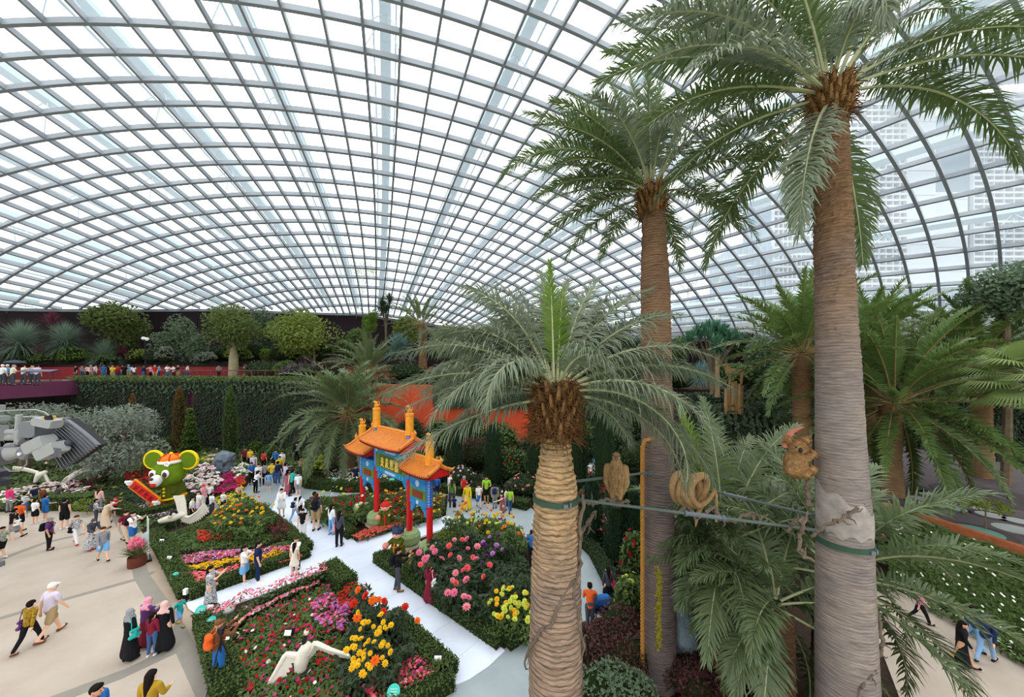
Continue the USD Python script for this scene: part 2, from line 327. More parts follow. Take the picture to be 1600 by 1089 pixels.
# right: dark paved terrace with its rusty edge, and the pale path below
RZ = 2.0
rt = np.vstack([PP([(1385, 796), (1425, 808), (1600, 868)], RZ), [[26, 10], [34, 20], [30, 34], [17, 33], [14, 24]]])
dark_pave = paint('purple_grey_paving', sr(92, 82, 86), .6, .3, noise=.15, scale=.8)
struct('floor_006', prism(rt, 0, RZ), dark_pave, label='purple grey terrace paving under the big palms at the right')
rust = paint('rusty_steel', sr(160, 92, 58), .75, .2, noise=.35, scale=3)
E0 = np.c_[PP([(1380, 794), (1425, 808), (1600, 868), (1700, 902)], RZ), np.full(4, RZ + .3)]
struct('trim_7', MB().add(*bar(E0, np.tile([0, 0, 1.], (4, 1)), .22, .5)), rust, label='rusty steel edging along the right terrace')
inl = paint('pale_inlay', sr(168, 172, 170), .5, .3); inl2 = paint('green_inlay', sr(92, 132, 124), .3, .4); inld = paint('dark_inlay', sr(66, 58, 60), .6, .3)
k = 0
for x, y, rx, mats in ((1440, 769, 13, (inl,)), (1438, 779, 12, (inl,)), (1496, 796, 14, (inld, inl)), (1536, 796, 12, (inl,)), (1547, 805, 22, (inld, inl)), (1590, 814, 22, (inld, inl)), (1526, 831, 40, (inld, inl2)), (1585, 827, 22, (inl,)), (1545, 775, 60, (inld,)), (1395, 795, 40, (inld,)), (1400, 757, 34, (inld,))):
    c = g(x, y, RZ); r = rx * c[1] / F
    for q, m in enumerate(mats):
        rr = r * (1 if q == 0 else .68)
        struct(f'trim_{8 + k}', MB().lathe([(rr, -.05), (rr, .012 + .01 * q)], 28, c), m, label='round inlay in the right terrace paving'); k += 1
rp = np.vstack([PP([(1375, 900), (1430, 925), (1520, 985), (1610, 1045)]), [[18, 8], [17, 4], [9.3, 4], [9.6, 8.5]], PP([(1345, 930)])])
struct('floor_007', prism(rp, -.3, .005), stone, label='pale paved path at the lower right')
b0 = PP([(1390, 905), (1440, 935), (1530, 990), (1640, 1060)]); b1 = E0[:, :2]
vv = np.vstack([np.c_[b0, np.zeros(4)], np.c_[b1, np.full(4, RZ)], np.c_[b1 + [0, .6], np.full(4, RZ)], np.c_[b1 + [0, .6], np.full(4, -.1)]])
ff = [[a * 4 + i, a * 4 + i + 1, (a + 1) * 4 + i + 1, (a + 1) * 4 + i] for a in range(3) for i in range(3)]
struct('floor_008', (vv, np.array([[q[0], q[1], q[2]] for q in ff] + [[q[0], q[2], q[3]] for q in ff])), soil, label='planted bank below the right terrace')
# outside: grass slopes and hazy ground beyond the glass
grass = paint('outside_grass', sr(150, 176, 96), .9, .1, noise=.3, scale=.3)
struct('floor_009', prism(np.array([[-400, -100], [400, -100], [400, 600], [-400, 600]]), -1.5, -1.0), paint('outside_ground', sr(170, 178, 160), .9, .1), label='open ground outside the dome')
og = MB()
O2 = np.array([BASE, BASE + np.c_[unit(BASE[:, :2] - [0, 10]) * 14, np.full(len(BASE), 1.2)], BASE + np.c_[unit(BASE[:, :2] - [0, 10]) * 40, np.full(len(BASE), -12.)]]); O2[0] += np.c_[unit(BASE[:, :2] - [0, 10]) * 1.0, np.full(len(BASE), -.5)]
nb = len(BASE); og.add(O2.reshape(-1, 3), np.array([[a * nb + i, (a + 1) * nb + i, (a + 1) * nb + i + 1, a * nb + i + 1] for a in range(2) for i in range(nb - 1)]))
struct('floor_010', og, grass, label='grass slope outside the foot of the glass')

# ---------------------------------------------------------------- leaves, hedges and beds
def leaf_mesh(P, D, U, ln, w, fold=.25):
    "n leaves: base P, direction D, up U; each is a folded diamond of 2 triangles per side"
    n = len(P); D = unit(D); S = unit(np.cross(D, U)); U = np.cross(S, D)
    ln = np.broadcast_to(ln, (n,))[:, None]; w = np.broadcast_to(w, (n,))[:, None]
    mid = P + D * ln * .45
    v = np.stack([P, mid + S * w * .5 + U * w * fold, P + D * ln, mid - S * w * .5 + U * w * fold], 1).reshape(-1, 3)
    i = np.arange(n)[:, None] * 4
    return v, np.vstack([i + [0, 1, 2], i + [0, 2, 3]])
def rdir(r, n): return unit(r.normal(size=(n, 3)))
def leaves_on(r, P, N, ln, w, spread=.9):
    n = len(P); D = unit(N * .5 + rdir(r, n) * spread); return leaf_mesh(P - D * ln * .3, D, N + rdir(r, n) * .4, ln * r.uniform(.7, 1.3, n), w * r.uniform(.7, 1.3, n))
def poly_pts(r, poly, n):
    "n random points inside a polygon"
    p = poly if hasattr(poly, 'bounds') else sg.Polygon(np.asarray(poly)[:, :2]).buffer(0)
    x0, y0, x1, y1 = p.bounds; out = np.zeros((0, 2))
    import shapely
    while len(out) < n:
        q = np.c_[r.uniform(x0, x1, n * 2), r.uniform(y0, y1, n * 2)]; out = np.vstack([out, q[shapely.contains_xy(p, q[:, 0], q[:, 1])]])
    return out[:n]
def sphere_pts(r, c, rad, n, lo=-1.0, shell=.35):
    d = rdir(r, n * 2); d = d[d[:, 2] > lo][:n]; s = (1 - shell * r.uniform(0, 1, len(d)) ** 2)[:, None]
    return np.asarray(c) + d * np.asarray(rad) * s, unit(d / np.asarray(rad))
def LG(*cs): return [tuple(min(c * 2.0, .75) for c in sr(*q)) for q in cs]
GREEN = {'box': leafmat('boxwood_leaves', LG((52, 66, 28), (78, 94, 40), (96, 114, 52), (60, 80, 34))),
         'ivy': leafmat('ivy_leaves', LG((34, 46, 28), (54, 68, 40), (74, 88, 54), (44, 58, 36))),
         'dark': leafmat('dark_leaves', LG((40, 52, 34), (58, 72, 46), (78, 92, 60))),
         'mid': leafmat('mid_green_leaves', LG((62, 78, 40), (84, 102, 54), (102, 120, 68), (70, 88, 48))),
         'bright': leafmat('bright_leaves', L((100, 128, 40), (132, 156, 58), (148, 170, 72))),
         'olive': leafmat('silver_olive_leaves', L((124, 132, 118), (152, 160, 144), (176, 182, 168), (108, 116, 102))),
         'greygreen': leafmat('grey_green_leaves', LG((70, 84, 64), (88, 102, 78), (104, 118, 94))),
         'cypress': leafmat('cypress_leaves', LG((28, 46, 32), (40, 60, 42), (52, 74, 52))),
         'rustgreen': leafmat('rusty_cypress_leaves', L((124, 88, 50), (84, 98, 48), (104, 92, 50), (72, 92, 46))),
         'maple': leafmat('red_maple_leaves', LG((58, 34, 32), (82, 48, 44), (98, 60, 54), (48, 28, 28))),
         'yellowgreen': leafmat('yellow_green_leaves', L((116, 130, 54), (138, 150, 70), (98, 114, 48))),
         'tree': leafmat('tree_leaves', LG((68, 80, 38), (88, 102, 50), (104, 118, 62), (76, 90, 44))),
         'purpleleaf': leafmat('purple_leaves', LG((66, 52, 62), (84, 70, 78), (98, 86, 90)))}
core_m = paint('leafy_core', sr(40, 52, 28), .95, .05, noise=.4, scale=8)
bark = paint('grey_bark', sr(120, 104, 86), .9, .1, noise=.4, scale=4, bump=.3)
def hedge(label, line, w=.5, h=.42, mat='box', dens=420, name='box_hedge', group=None, z=0.0, closed=False):
    "a clipped hedge along a line of points (metres)"
    P = np.asarray(line, float)[:, :2]; r = rng_of(label)
    ls = sg.LineString(P); area = ls.buffer(w / 2, cap_style=2, join_style=2)
    t = thing(name, label, 'hedge', (*P.mean(0), z), group=group); o = P.mean(0)
    import shapely.affinity as sa
    a2 = sa.translate(area, -o[0], -o[1])
    obj('core', prism_of(a2.buffer(-.03), 0, h - .03), core_m, t)
    n = int(dens * ls.length * (w + h)); q = poly_pts(r, a2, n // 2)
    top = np.c_[q, h + r.normal(0, .012, len(q))]
    bd = a2.exterior; s = r.uniform(0, bd.length, n - n // 2); e = np.array([[*bd.interpolate(x).coords[0], *bd.interpolate(min(x + .02, bd.length)).coords[0]] for x in s])
    tn = unit(e[:, 2:] - e[:, :2] + 1e-9); nn = np.c_[tn[:, 1], -tn[:, 0], np.zeros(len(e))]
    sd = np.c_[e[:, :2], r.uniform(0.02, h, len(e))]
    m = MB().add(*leaves_on(r, top, np.tile([0, 0, 1.], (len(top), 1)), .075, .05)).add(*leaves_on(r, sd, nn, .075, .05))
    obj('foliage', m, GREEN[mat], t, kind='stuff'); return t
def mound(label, c, rad, mat='mid', n=900, ln=.16, w=.08, name='shrub', cat='shrub', group=None, lumps=5, core=True, t=None, lo=-.3):
    "a bushy shrub: overlapping leafy lumps on a dark core"
    r = rng_of(label + str(np.round(c, 2))); rad = np.array(rad if np.ndim(rad) else [rad] * 3, float)
    t = t or thing(name, label, cat, c, group=group); m, k = MB(), MB()
    for q in range(lumps):
        d = rdir(r, 1)[0] * [.5, .5, .3]; s = r.uniform(.5, .72) if q else .85
        cc = d * rad * (1 if q else 0) + [0, 0, rad[2] * .9]; P, N = sphere_pts(r, cc, rad * s, n // lumps, lo)
        keep = P[:, 2] > .02; m.add(*leaves_on(r, P[keep], N[keep], ln, w)); k.ball(cc, rad * s * .8, 1)
    if core: k.v = [np.c_[v[:, :2], np.maximum(v[:, 2], 0)] for v in k.v]; obj('core', k, core_m, t)
    obj('foliage', m, GREEN[mat], t, kind='stuff'); return t
def flower_head(kind, r, s):
    "one bloom of radius s facing up: petals in rings"
    m = MB(); rings = {'dahlia': [(9, .95, .1), (8, .75, .5), (6, .5, 1.1), (4, .3, 2)], 'open': [(6, 1, .35)], 'daisy': [(9, 1, .2)]}[kind]
    for n, ln, up in rings:
        a = np.arange(n) * 2 * PI / n + r.uniform(0, 6); D = np.c_[np.cos(a), np.sin(a), np.full(n, up)]
        m.add(*leaf_mesh(np.zeros((n, 3)) + [0, 0, .1 * s], D, np.tile([0, 0, 1.], (n, 1)) + D * .01, s * ln, s * .8, .3))
    return m.mesh()
def petals(name, *cs, trans=.3): return leafmat(name, L(*cs), .55, trans, .2)
BLOOM = dict(red=petals('red_petals', (190, 28, 34), (214, 50, 44)), scarlet=petals('scarlet_petals', (206, 54, 34), (226, 84, 50)), orange=petals('orange_petals', (236, 120, 36), (240, 146, 60)),
             salmon=petals('salmon_petals', (226, 112, 84), (236, 146, 120)), yellow=petals('yellow_petals', (238, 196, 40), (244, 214, 80)), lime=petals('lime_petals', (216, 222, 96), (232, 236, 140)),
             pink=petals('pink_petals', (232, 130, 158), (244, 176, 192)), hot=petals('hot_pink_petals', (204, 60, 130), (226, 100, 164)), magenta=petals('magenta_petals', (200, 44, 120), (222, 96, 160)),
             white=petals('white_petals', (238, 236, 226), (248, 246, 240)), blush=petals('blush_petals', (236, 206, 216), (246, 228, 230)), purple=petals('purple_petals', (104, 36, 104), (140, 60, 140)),
             lilac=petals('lilac_petals', (190, 130, 196), (214, 168, 216)), rose=petals('rose_petals', (236, 150, 160), (244, 188, 190)), coral=petals('coral_petals', (234, 104, 104), (240, 140, 130)), maroonf=petals('maroon_petals', (124, 24, 44), (160, 40, 60)))
def bed_patch(label, px, h, leaf, blooms=(), dens=260, fd=60, fs=.05, z=.0, zpx=None, name='flower_patch', cat='flowers', ln=.13, w=.07, kind='daisy', poly=None, group=None, relief=.3):
    "a planted patch: px outlines its top in the photograph; leaves fill it, blooms stand on them"
    r = rng_of(label); P = poly if poly is not None else PP(px, z + h * .7 if zpx is None else zpx); o = P.mean(0)
    sh = sg.Polygon(P - o).buffer(0); A_ = sh.area
    t = thing(name, label, cat, (*o, z), group=group)
    n = int(dens * A_); q = poly_pts(r, sh, n)
    ht = h * (1 - relief + relief * 2 * (meshkit.noise(np.c_[q + o, np.zeros(n)] * 2.2, 3) - .5))
    zz = ht * (1 - .75 * r.uniform(0, 1, n) ** 2.2)
    obj('foliage', MB().add(*leaves_on(r, np.c_[q, zz], np.tile([0, 0, 1.], (n, 1)), ln, w, 1.2)), GREEN[leaf], t, kind='stuff')
    for b in blooms:
        col, f = b if isinstance(b, tuple) else (b, 1.0 / len(blooms))
        heads = [flower_head(kind, r, fs) for _ in range(4)]; nf = int(fd * A_ * f)
        if nf == 0: continue
        q = poly_pts(r, sh, nf); hh = h * (1 - relief + relief * 2 * (meshkit.noise(np.c_[q + o, np.zeros(nf)] * 2.2, 3) - .5)) + fs * .6
        m = MB()
        for p, zf in zip(q, hh):
            v, fc = heads[r.integers(4)]; R = rotx(r.normal(0, .45)) @ roty(r.normal(0, .45)); m.add(v @ R.T * r.uniform(.8, 1.25) + [*p, zf], fc)
        obj('blossoms', m, BLOOM[col], t, kind='stuff')
    return t
def blooms_on(t, cols, spots, s, kind='dahlia', seed=0, stem=None):
    "large blooms, each a part of the plant t"
    r = rng_of(seed)
    for p, n in spots:
        v, f = flower_head(kind, r, s * r.uniform(.8, 1.2)); N = unit(n); a = unit(np.cross([0, 1, .1], N)); R = np.stack([a, np.cross(N, a), N], 1)
        obj('bloom', (v @ R.T + p, f), BLOOM[cols[r.integers(len(cols))]], t)

# ---------------------------------------------------------------- palms
def frond_mesh(az, el, Ln, bend, n=56, ll=.5, lw=.035, droop=.8, vee=.35, seed=0, pinch=.55, seg=3, s0=.16, thick=.022, curl=0.0):
    "one feather leaf from the origin: (leaflets, rachis)"
    r = rng_of(('fr', seed, round(az, 3), round(el, 3)))
    m = 22; s = np.linspace(0, 1, m); pit = el - bend * s ** 1.35; a = az + curl * s ** 2
    T = np.stack([np.cos(a) * np.cos(pit), np.sin(a) * np.cos(pit), np.sin(pit)], 1)
    P = np.vstack([[0, 0, 0], np.cumsum((T[1:] + T[:-1]) / 2, 0) * Ln / (m - 1)])
    hs = np.stack([-np.sin(a), np.cos(a), 0 * a], 1); tw = r.normal(0, .25)
    S = hs * math.cos(tw) + np.cross(T, hs) * math.sin(tw); U = np.cross(T, S); U = np.where(U[:, 2:] < 0, U, U)
    U = np.cross(S, T) * -1.0
    u = s0 + (1 - s0) * (np.arange(n) + .5) / n
    def ip(A): return np.stack([np.interp(u, s, A[:, c]) for c in range(3)], 1)
    B = MB()
    for sgn in (-1, 1):
        uu = u + r.normal(0, .3 / n, n); p, t, sd, up = ip(P), unit(ip(T)), unit(ip(S)) * sgn, unit(ip(U))
        up = np.where((up[:, 2:] * np.cos(np.interp(u, s, pit))[:, None]) < 0, -up, up)
        ang = np.interp(u, [s0, .5, 1], [1.15, .95, .35]) + r.normal(0, .15, n)
        D = unit(sd * np.sin(ang)[:, None] + t * np.cos(ang)[:, None] + up * (vee + r.normal(0, .22, n))[:, None])
        le = ll * np.interp(u, [s0, s0 + .2, .6, 1], [.45, .95, 1, .42]) * r.uniform(.78, 1.12, n)
        w = lw * np.interp(u, [s0, .5, 1], [.8, 1, .55]); pts, q, d = [p], p, D
        for k in range(seg):
            q = q + d * (le / seg)[:, None]; pts.append(q); d = unit(d + np.array([0, 0, -1.]) * (droop * (k + 1) / seg * r.uniform(.7, 1.3, n))[:, None])
        wd = unit(np.cross(D, up)) * .5
        rows = []
        for k in range(seg):
            ww = w * (1, 1.05, .8, .55)[k] if seg == 3 else w * (1, .8)[k]
            rows += [pts[k] - wd * ww[:, None], pts[k] + wd * ww[:, None]]
        rows.append(pts[-1]); v = np.stack(rows, 1).reshape(-1, 3); i = np.arange(n)[:, None] * (2 * seg + 1); f = []
        for k in range(seg - 1): f += [i + [2 * k, 2 * k + 1, 2 * k + 3], i + [2 * k, 2 * k + 3, 2 * k + 2]]
        f.append(i + [2 * seg - 2, 2 * seg - 1, 2 * seg]); B.add(v, np.vstack(f))
    return B.mesh(), tube(P, thick * np.linspace(1.5, .25, m), 5)
def trunk_mesh(prof, ring=.07, amp=.02, rough=.5, seed=0, n=40, lean=None, rows=.03):
    "prof: (z, radius) pairs; ragged leaf-scar rings"
    prof = np.array(prof); z = np.arange(prof[0, 0], prof[-1, 0], rows); R = np.interp(z, prof[:, 0], prof[:, 1])
    def wob(r, zz, w):
        c, s = np.cos(w) + 0 * zz, np.sin(w) + 0 * zz
        q = meshkit.noise(np.stack([c * 2.2, s * 2.2, zz * 1.1], -1), seed); ph = zz / ring + 2.2 * q
        saw = (ph % 1.0); am = np.interp(zz, *amp) if np.ndim(amp) else amp
        j = meshkit.noise(np.stack([c * 9, s * 9, zz * 14], -1), seed + 5)
        return r + am * (saw ** 2 - .4) + am * rough * (j - .5) * 2 + .05 * r * (meshkit.noise(np.stack([c, s, zz * .6], -1), seed + 9) - .5), zz
    v, f = lathe(np.c_[R, z], n, wob)
    if lean is not None: v[:, :2] += np.stack([np.interp(v[:, 2], lean[:, 0], lean[:, 1]), np.interp(v[:, 2], lean[:, 0], lean[:, 2])], 1)
    return v, f
def trunkmat(name, low, high, z0, z1, var=.3, sc=3.0, wsc=3.4, wd=.3):
    n = {"geo": ("geometry", {}), "tc": ("texture_coordinate", {}), "mp": ("mapping", {"scale": (1, 1, 13.)}), "nz": ("noise_texture", {"scale": sc, "detail": 6.0, "roughness": .65}),
         "n2": ("noise_texture", {"scale": 1.6, "detail": 3.0}), "sep": ("separate_xyz", {}), "ad": ("math", {"math_type": "multiply_add", "value2": (z1 - z0) * .5}),
         "mr": ("map_range", {"from_min": z0, "from_max": z1, "clamp": True}), "mx": ("mix_color", {"a": low, "b": high}),
         "rv": ("rgb_ramp", {"ramp": [(.3, (1 - var,) * 3), (.62, (1.15,) * 3)]}), "mu": ("mix_color", {"blend_type": "multiply", "fac": 1.0, "use_clamp": False}),
         "rv2": ("rgb_ramp", {"ramp": [(.35, (.8, .8, .86)), (.65, (1.1, 1.06, 1.0))]}), "mu2": ("mix_color", {"blend_type": "multiply", "fac": .8, "use_clamp": False}),
         "wv": ("wave_texture", {"wave_type": "bands", "bands_direction": "z", "scale": wsc, "distortion": 4.0, "detail": 3.0, "detail_scale": 1.4}), "rv3": ("rgb_ramp", {"ramp": [(0, (1 - wd,) * 3), (.22, (1 - wd * .4,) * 3), (.5, (1.05,) * 3), (1, (1.05,) * 3)]}),
         "mu3": ("mix_color", {"blend_type": "multiply", "fac": 1.0, "use_clamp": False}), "p": ("principled_bsdf", {"roughness": .85, "specular_ior_level": .15}), "b": ("bump", {"strength": .35, "distance": .02})}
    l = [("tc.object", "mp.vector"), ("mp.vector", "nz.vector"), ("tc.object", "n2.vector"), ("tc.object", "sep.vector"), ("n2.fac", "ad.value1"), ("sep.z", "ad.value3"), ("ad.value", "mr.value"), ("mr.result", "mx.fac"),
         ("nz.fac", "rv.fac"), ("mx.result", "mu.a"), ("rv.color", "mu.b"), ("n2.fac", "rv2.fac"), ("mu.result", "mu2.a"), ("rv2.color", "mu2.b"), ("tc.object", "wv.vector"), ("wv.fac", "rv3.fac"), ("mu2.result", "mu3.a"), ("rv3.color", "mu3.b"), ("mu3.result", "p.base_color"), ("nz.fac", "b.height"), ("b.normal", "p.normal")]
    return usdkit.material(stage, '/World/Looks/' + name, n, l, surface="p.BSDF")
LEAF = {'grey': leafmat('wine_palm_leaflets', LG((84, 92, 74), (102, 108, 90), (70, 80, 58), (118, 122, 106)), .45, .22, .45),
        'green': leafmat('palm_leaflets', LG((66, 80, 46), (86, 100, 58), (100, 114, 74), (54, 68, 38)), .42, .28, .45),
        'deep': leafmat('date_palm_leaflets', LG((66, 84, 42), (84, 104, 54), (102, 122, 68), (54, 70, 36)), .38, .2, .5),
        'lime': leafmat('young_palm_leaflets', L((104, 132, 50), (128, 152, 64), (88, 116, 44)), .42, .35, .4),
        'fern': leafmat('cycad_leaflets', LG((66, 78, 50), (84, 96, 62), (98, 110, 76)), .42, .22, .45)}
rach = paint('palm_midrib', sr(158, 160, 120), .5, .4); rach2 = paint('palm_midrib_brown', sr(150, 128, 84), .55, .3)
fibre = leafmat('palm_fibre', L((104, 72, 44), (140, 104, 68), (168, 132, 92), (82, 56, 36)), .9, .05, .1)
def palm(label, cat, base, crown, fronds, trunk, tm, leaf='green', group=None, name='palm_tree', fib=None, spear=None, seed=0, rib=rach, r0=.12, **kw):
    "base: foot of the trunk; crown: where the leaves start; fronds: (azimuth, elevation, length, bend) in degrees and metres"
    base, crown = np.array(base, float), np.array(crown, float); t = thing(name, label, cat, base, group=group)
    if trunk is not None: obj('trunk', trunk, tm, t, smooth=35)
    c = crown - base
    for k, f in enumerate(fronds):
        az, el, Ln, be = math.radians(f[0]), math.radians(f[1]), f[2], f[3]; kk = dict(kw); kk.update(f[5] if len(f) > 5 else {})
        (v, fc), (rv, rf) = frond_mesh(az, el, Ln, be, seed=(seed, k), **kk)
        o = c + np.array([math.cos(az), math.sin(az), 0]) * r0 + [0, 0, .25 * math.sin(el)]
        fr = obj('frond', (v + o, fc), LEAF[f[4] if len(f) > 4 and f[4] else leaf], t); obj('midrib', (rv + o, rf), rib, fr)
    if fib:
        r = rng_of(label); n, R, H = fib; m = MB()
        for k in range(n):
            a = r.uniform(0, 2 * PI); h = r.uniform(-H, .25); d = np.array([math.cos(a), math.sin(a), 0]); q = c + d * R * r.uniform(.7, 1.05) + [0, 0, h]
            e = unit(d * .5 + rdir(r, 1)[0] * .8 + [0, 0, .2]); p = [q]; 
            for s in range(4): p.append(p[-1] + e * r.uniform(.05, .11)); e = unit(e + rdir(r, 1)[0] * .6 - [0, 0, .25])
            m.add(*tube(p, np.linspace(.013, .004, 5), 3, False))
        m2 = MB()
        for k in range(46):                        # the sawn-off leaf bases
            a = k * 2.4; h = -H + (H + .1) * k / 46; d = np.array([math.cos(a), math.sin(a), 0]); q = c + d * R * .75 + [0, 0, h]
            m2.add(*tube([q, q + d * .1 + [0, 0, .12], q + d * .17 + [0, 0, .3]], [.06, .05, .02], 5))
        obj('fibre', m, fibre, t, kind='stuff'); obj('leaf_bases', m2, paint('leaf_base_brown', sr(150, 112, 72), .9, .1, noise=.4, scale=6), t)
    return t
def spiral(n, el0, el1, Ln, bend, seed=0, jit=8, lj=.12):
    "n leaves on a spiral, from el0 (outermost) to el1 (innermost) degrees"
    r = rng_of(('sp', seed)); return [((k * 137.5 + r.normal(0, jit)) % 360, el0 + (el1 - el0) * (k / max(n - 1, 1)) ** .85 + r.normal(0, 5), Ln * r.uniform(1 - lj, 1 + lj), bend * r.uniform(.8, 1.2)) for k in range(n)]
dr = dict(droop=1.5, vee=.05)
# the tall grey trunk at the right
tmC = trunkmat('grey_trunk_bark', sr(136, 125, 119), sr(120, 92, 68), 8.5, 12.5, .5, 3, 5.2, .2)
leanC = np.array([[0, 6.56, 6.8], [2, 6.52, 6.8], [5.65, 6.45, 6.8], [9.4, 6.31, 6.8], [13.6, 6.2, 6.8], [15, 6.2, 6.8]]); leanC[:, 1] -= 6.5; leanC[:, 2] -= 6.8
CF = [(100, 82, 4.2, .4), (60, 76, 4.3, .5), (140, 76, 4.3, .5), (30, 72, 4.4, .6), (200, 70, 4.2, .7), (-60, 72, 3.6, .8), (-110, 58, 2.3, 2.9, 'grey', dr), (185, 42, 4.6, 1.25, 'grey', dr), (199, 14, 4.7, 1.0, 'grey'), (190, 4, 4.4, .9), (165, 38, 4.5, .65), (150, 58, 4.5, .8), (172, 55, 4.5, .75),
      (218, -38, 3.7, .75, 'grey'), (172, -8, 3.7, .9), (160, -25, 3.4, .8), (48, -35, 3.5, .75), (30, -45, 3.3, .6), (0, 14, 4.2, 1.45), (-6, 34, 4.8, 1.2), (4, 40, 4.9, .95), (14, 52, 4.8, .8), (35, 60, 4.8, .8), (-18, 62, 4.6, .9), (-2, 58, 4.8, .7),
      (178, 28, 4.6, 1.0), (195, 32, 4.7, 1.3, 'grey'), (208, 6, 4.4, .9, 'grey'), (182, 62, 4.6, .9), (128, 66, 4.4, .7), (80, 60, 4.5, .7), (20, 36, 4.9, 1.1), (-12, 20, 4.6, 1.3), (45, 66, 4.6, .7), (8, 66, 4.8, .8), (90, 50, 4.5, 1.0), (120, 42, 4.5, 1.0), (75, 32, 4.5, 1.1), (60, 10, 4.2, 1.1), (130, 12, 4.2, 1.2), (105, -15, 4.0, 1.0), (45, 40, 4.6, 1.0), (145, 30, 4.5, 1.0)]
palm('tall wine palm at the right with a thick smooth grey trunk and a green strap', 'palm tree', (6.5, 6.8, 0), (6.2, 6.8, 13.75), CF,
     trunk_mesh([(0, .53), (2, .48), (5.65, .41), (9.4, .315), (13.1, .26), (13.7, .27)], .06, ([0, 8, 10, 13], [.006, .01, .026, .034]), .8, 3, 44, leanC), tmC, 'green', fib=(420, .28, .55), n=104, ll=.66, lw=.038, droop=.95, vee=.22, seed='C')
pt = stage.GetPrimAtPath('/World/palm_tree'); w_ = np.linspace(-3.5, .1, 40); zs = np.linspace(0, 1, 8); v = []
for u in zs:
    for a in w_:
        zt = 6.12 - .5 * (a + 2.9) / 2.7 + .06 * math.sin(a * 7); zb = 5.3 + .05 * math.sin(a * 9 + 1); z = zb + (zt - zb) * u; rr = np.interp(z, [2, 5.65, 9.4], [.48, .41, .315]) + .014 * (1 - abs(2 * u - 1) ** 6) + .008 * meshkit.noise(np.array([a * 6, z * 9, 0.]), 4)
        v.append([rr * math.cos(a) + np.interp(z, leanC[:, 0], leanC[:, 1]), rr * math.sin(a), z])
obj('smooth_bark_patch', (np.array(v), np.array([[i * 40 + k, i * 40 + k + 1, (i + 1) * 40 + k + 1, (i + 1) * 40 + k] for i in range(7) for k in range(39)])), paint('pale_bark_patch', sr(162, 152, 146), .85, .1, noise=.35, scale=5, bump=.4), pt, smooth=40, label='paler wrinkled band of bark')
# the second tall trunk, behind
tmB = trunkmat('dark_trunk_bark', sr(108, 96, 92), sr(132, 104, 80), 6.5, 10.5, .55, 3, 4.6, .35)
leanB = np.array([[0, 3.95, 9.4], [3.9, 3.95, 9.4], [10.6, 3.86, 9.4], [14, 3.78, 9.4]]); leanB[:, 1] -= 3.95; leanB[:, 2] -= 9.4
BF = [(180, 12, 2.7, 1.35), (182, 44, 4.6, 1.75), (176, 34, 4.2, 1.3), (188, 20, 3.4, 1.2), (178, 52, 4.0, .8), (108, 60, 4.0, .5), (70, 55, 4.0, .6), (45, 56, 4.0, .8), (130, 68, 4.0, .5), (195, 48, 3.6, 1.2), (155, 10, 3.2, 1.0), (100, 10, 3.4, 1.0), (75, 85, 4.0, .2), (170, 57, 3.7, .45), (100, 80, 4.2, .2), (120, 77, 4.2, .3), (60, 75, 4.4, .3), (30, 66, 4.2, .5), (80, 70, 4, .4), (-100, 60, 3.0, 2.6, 'grey', dr), (-60, 50, 3.0, 2.0, 'grey', dr), (10, 50, 3.8, 1.1), (20, 20, 3.5, 1.2), (-20, 30, 3.5, 1.3), (40, 40, 3.8, .9),
      (150, 35, 3.6, 1.0), (200, 30, 3.4, 1.4), (222, 55, 3.3, 1.5, 'grey'), (140, 57, 3.8, .7), (160, 70, 3.8, .6), (90, 45, 3.8, .8), (115, 30, 3.6, .9), (60, 25, 3.6, 1), (0, 68, 3.9, .7), (185, 62, 3.5, .9), (-30, 62, 3.4, 1.1), (215, 10, 2.6, 1.2), (130, 5, 3.2, 1), (50, 0, 3.2, 1.1), (-10, 0, 3.0, 1.2), (165, 20, 3.2, .9)]
palm('second tall wine palm behind the eagle carving, with a dark trunk stained yellow', 'palm tree', (3.95, 9.4, 0), (3.76, 9.4, 13.1), BF,
     trunk_mesh([(0, .45), (3.9, .43), (10.6, .37), (12.3, .29), (13.1, .27)], .06, ([0, 6, 9, 13], [.006, .012, .026, .03]), .8, 7, 40, leanB), tmB, 'green', fib=(420, .3, .6), n=92, ll=.6, lw=.038, droop=.8, vee=.22, seed='B')
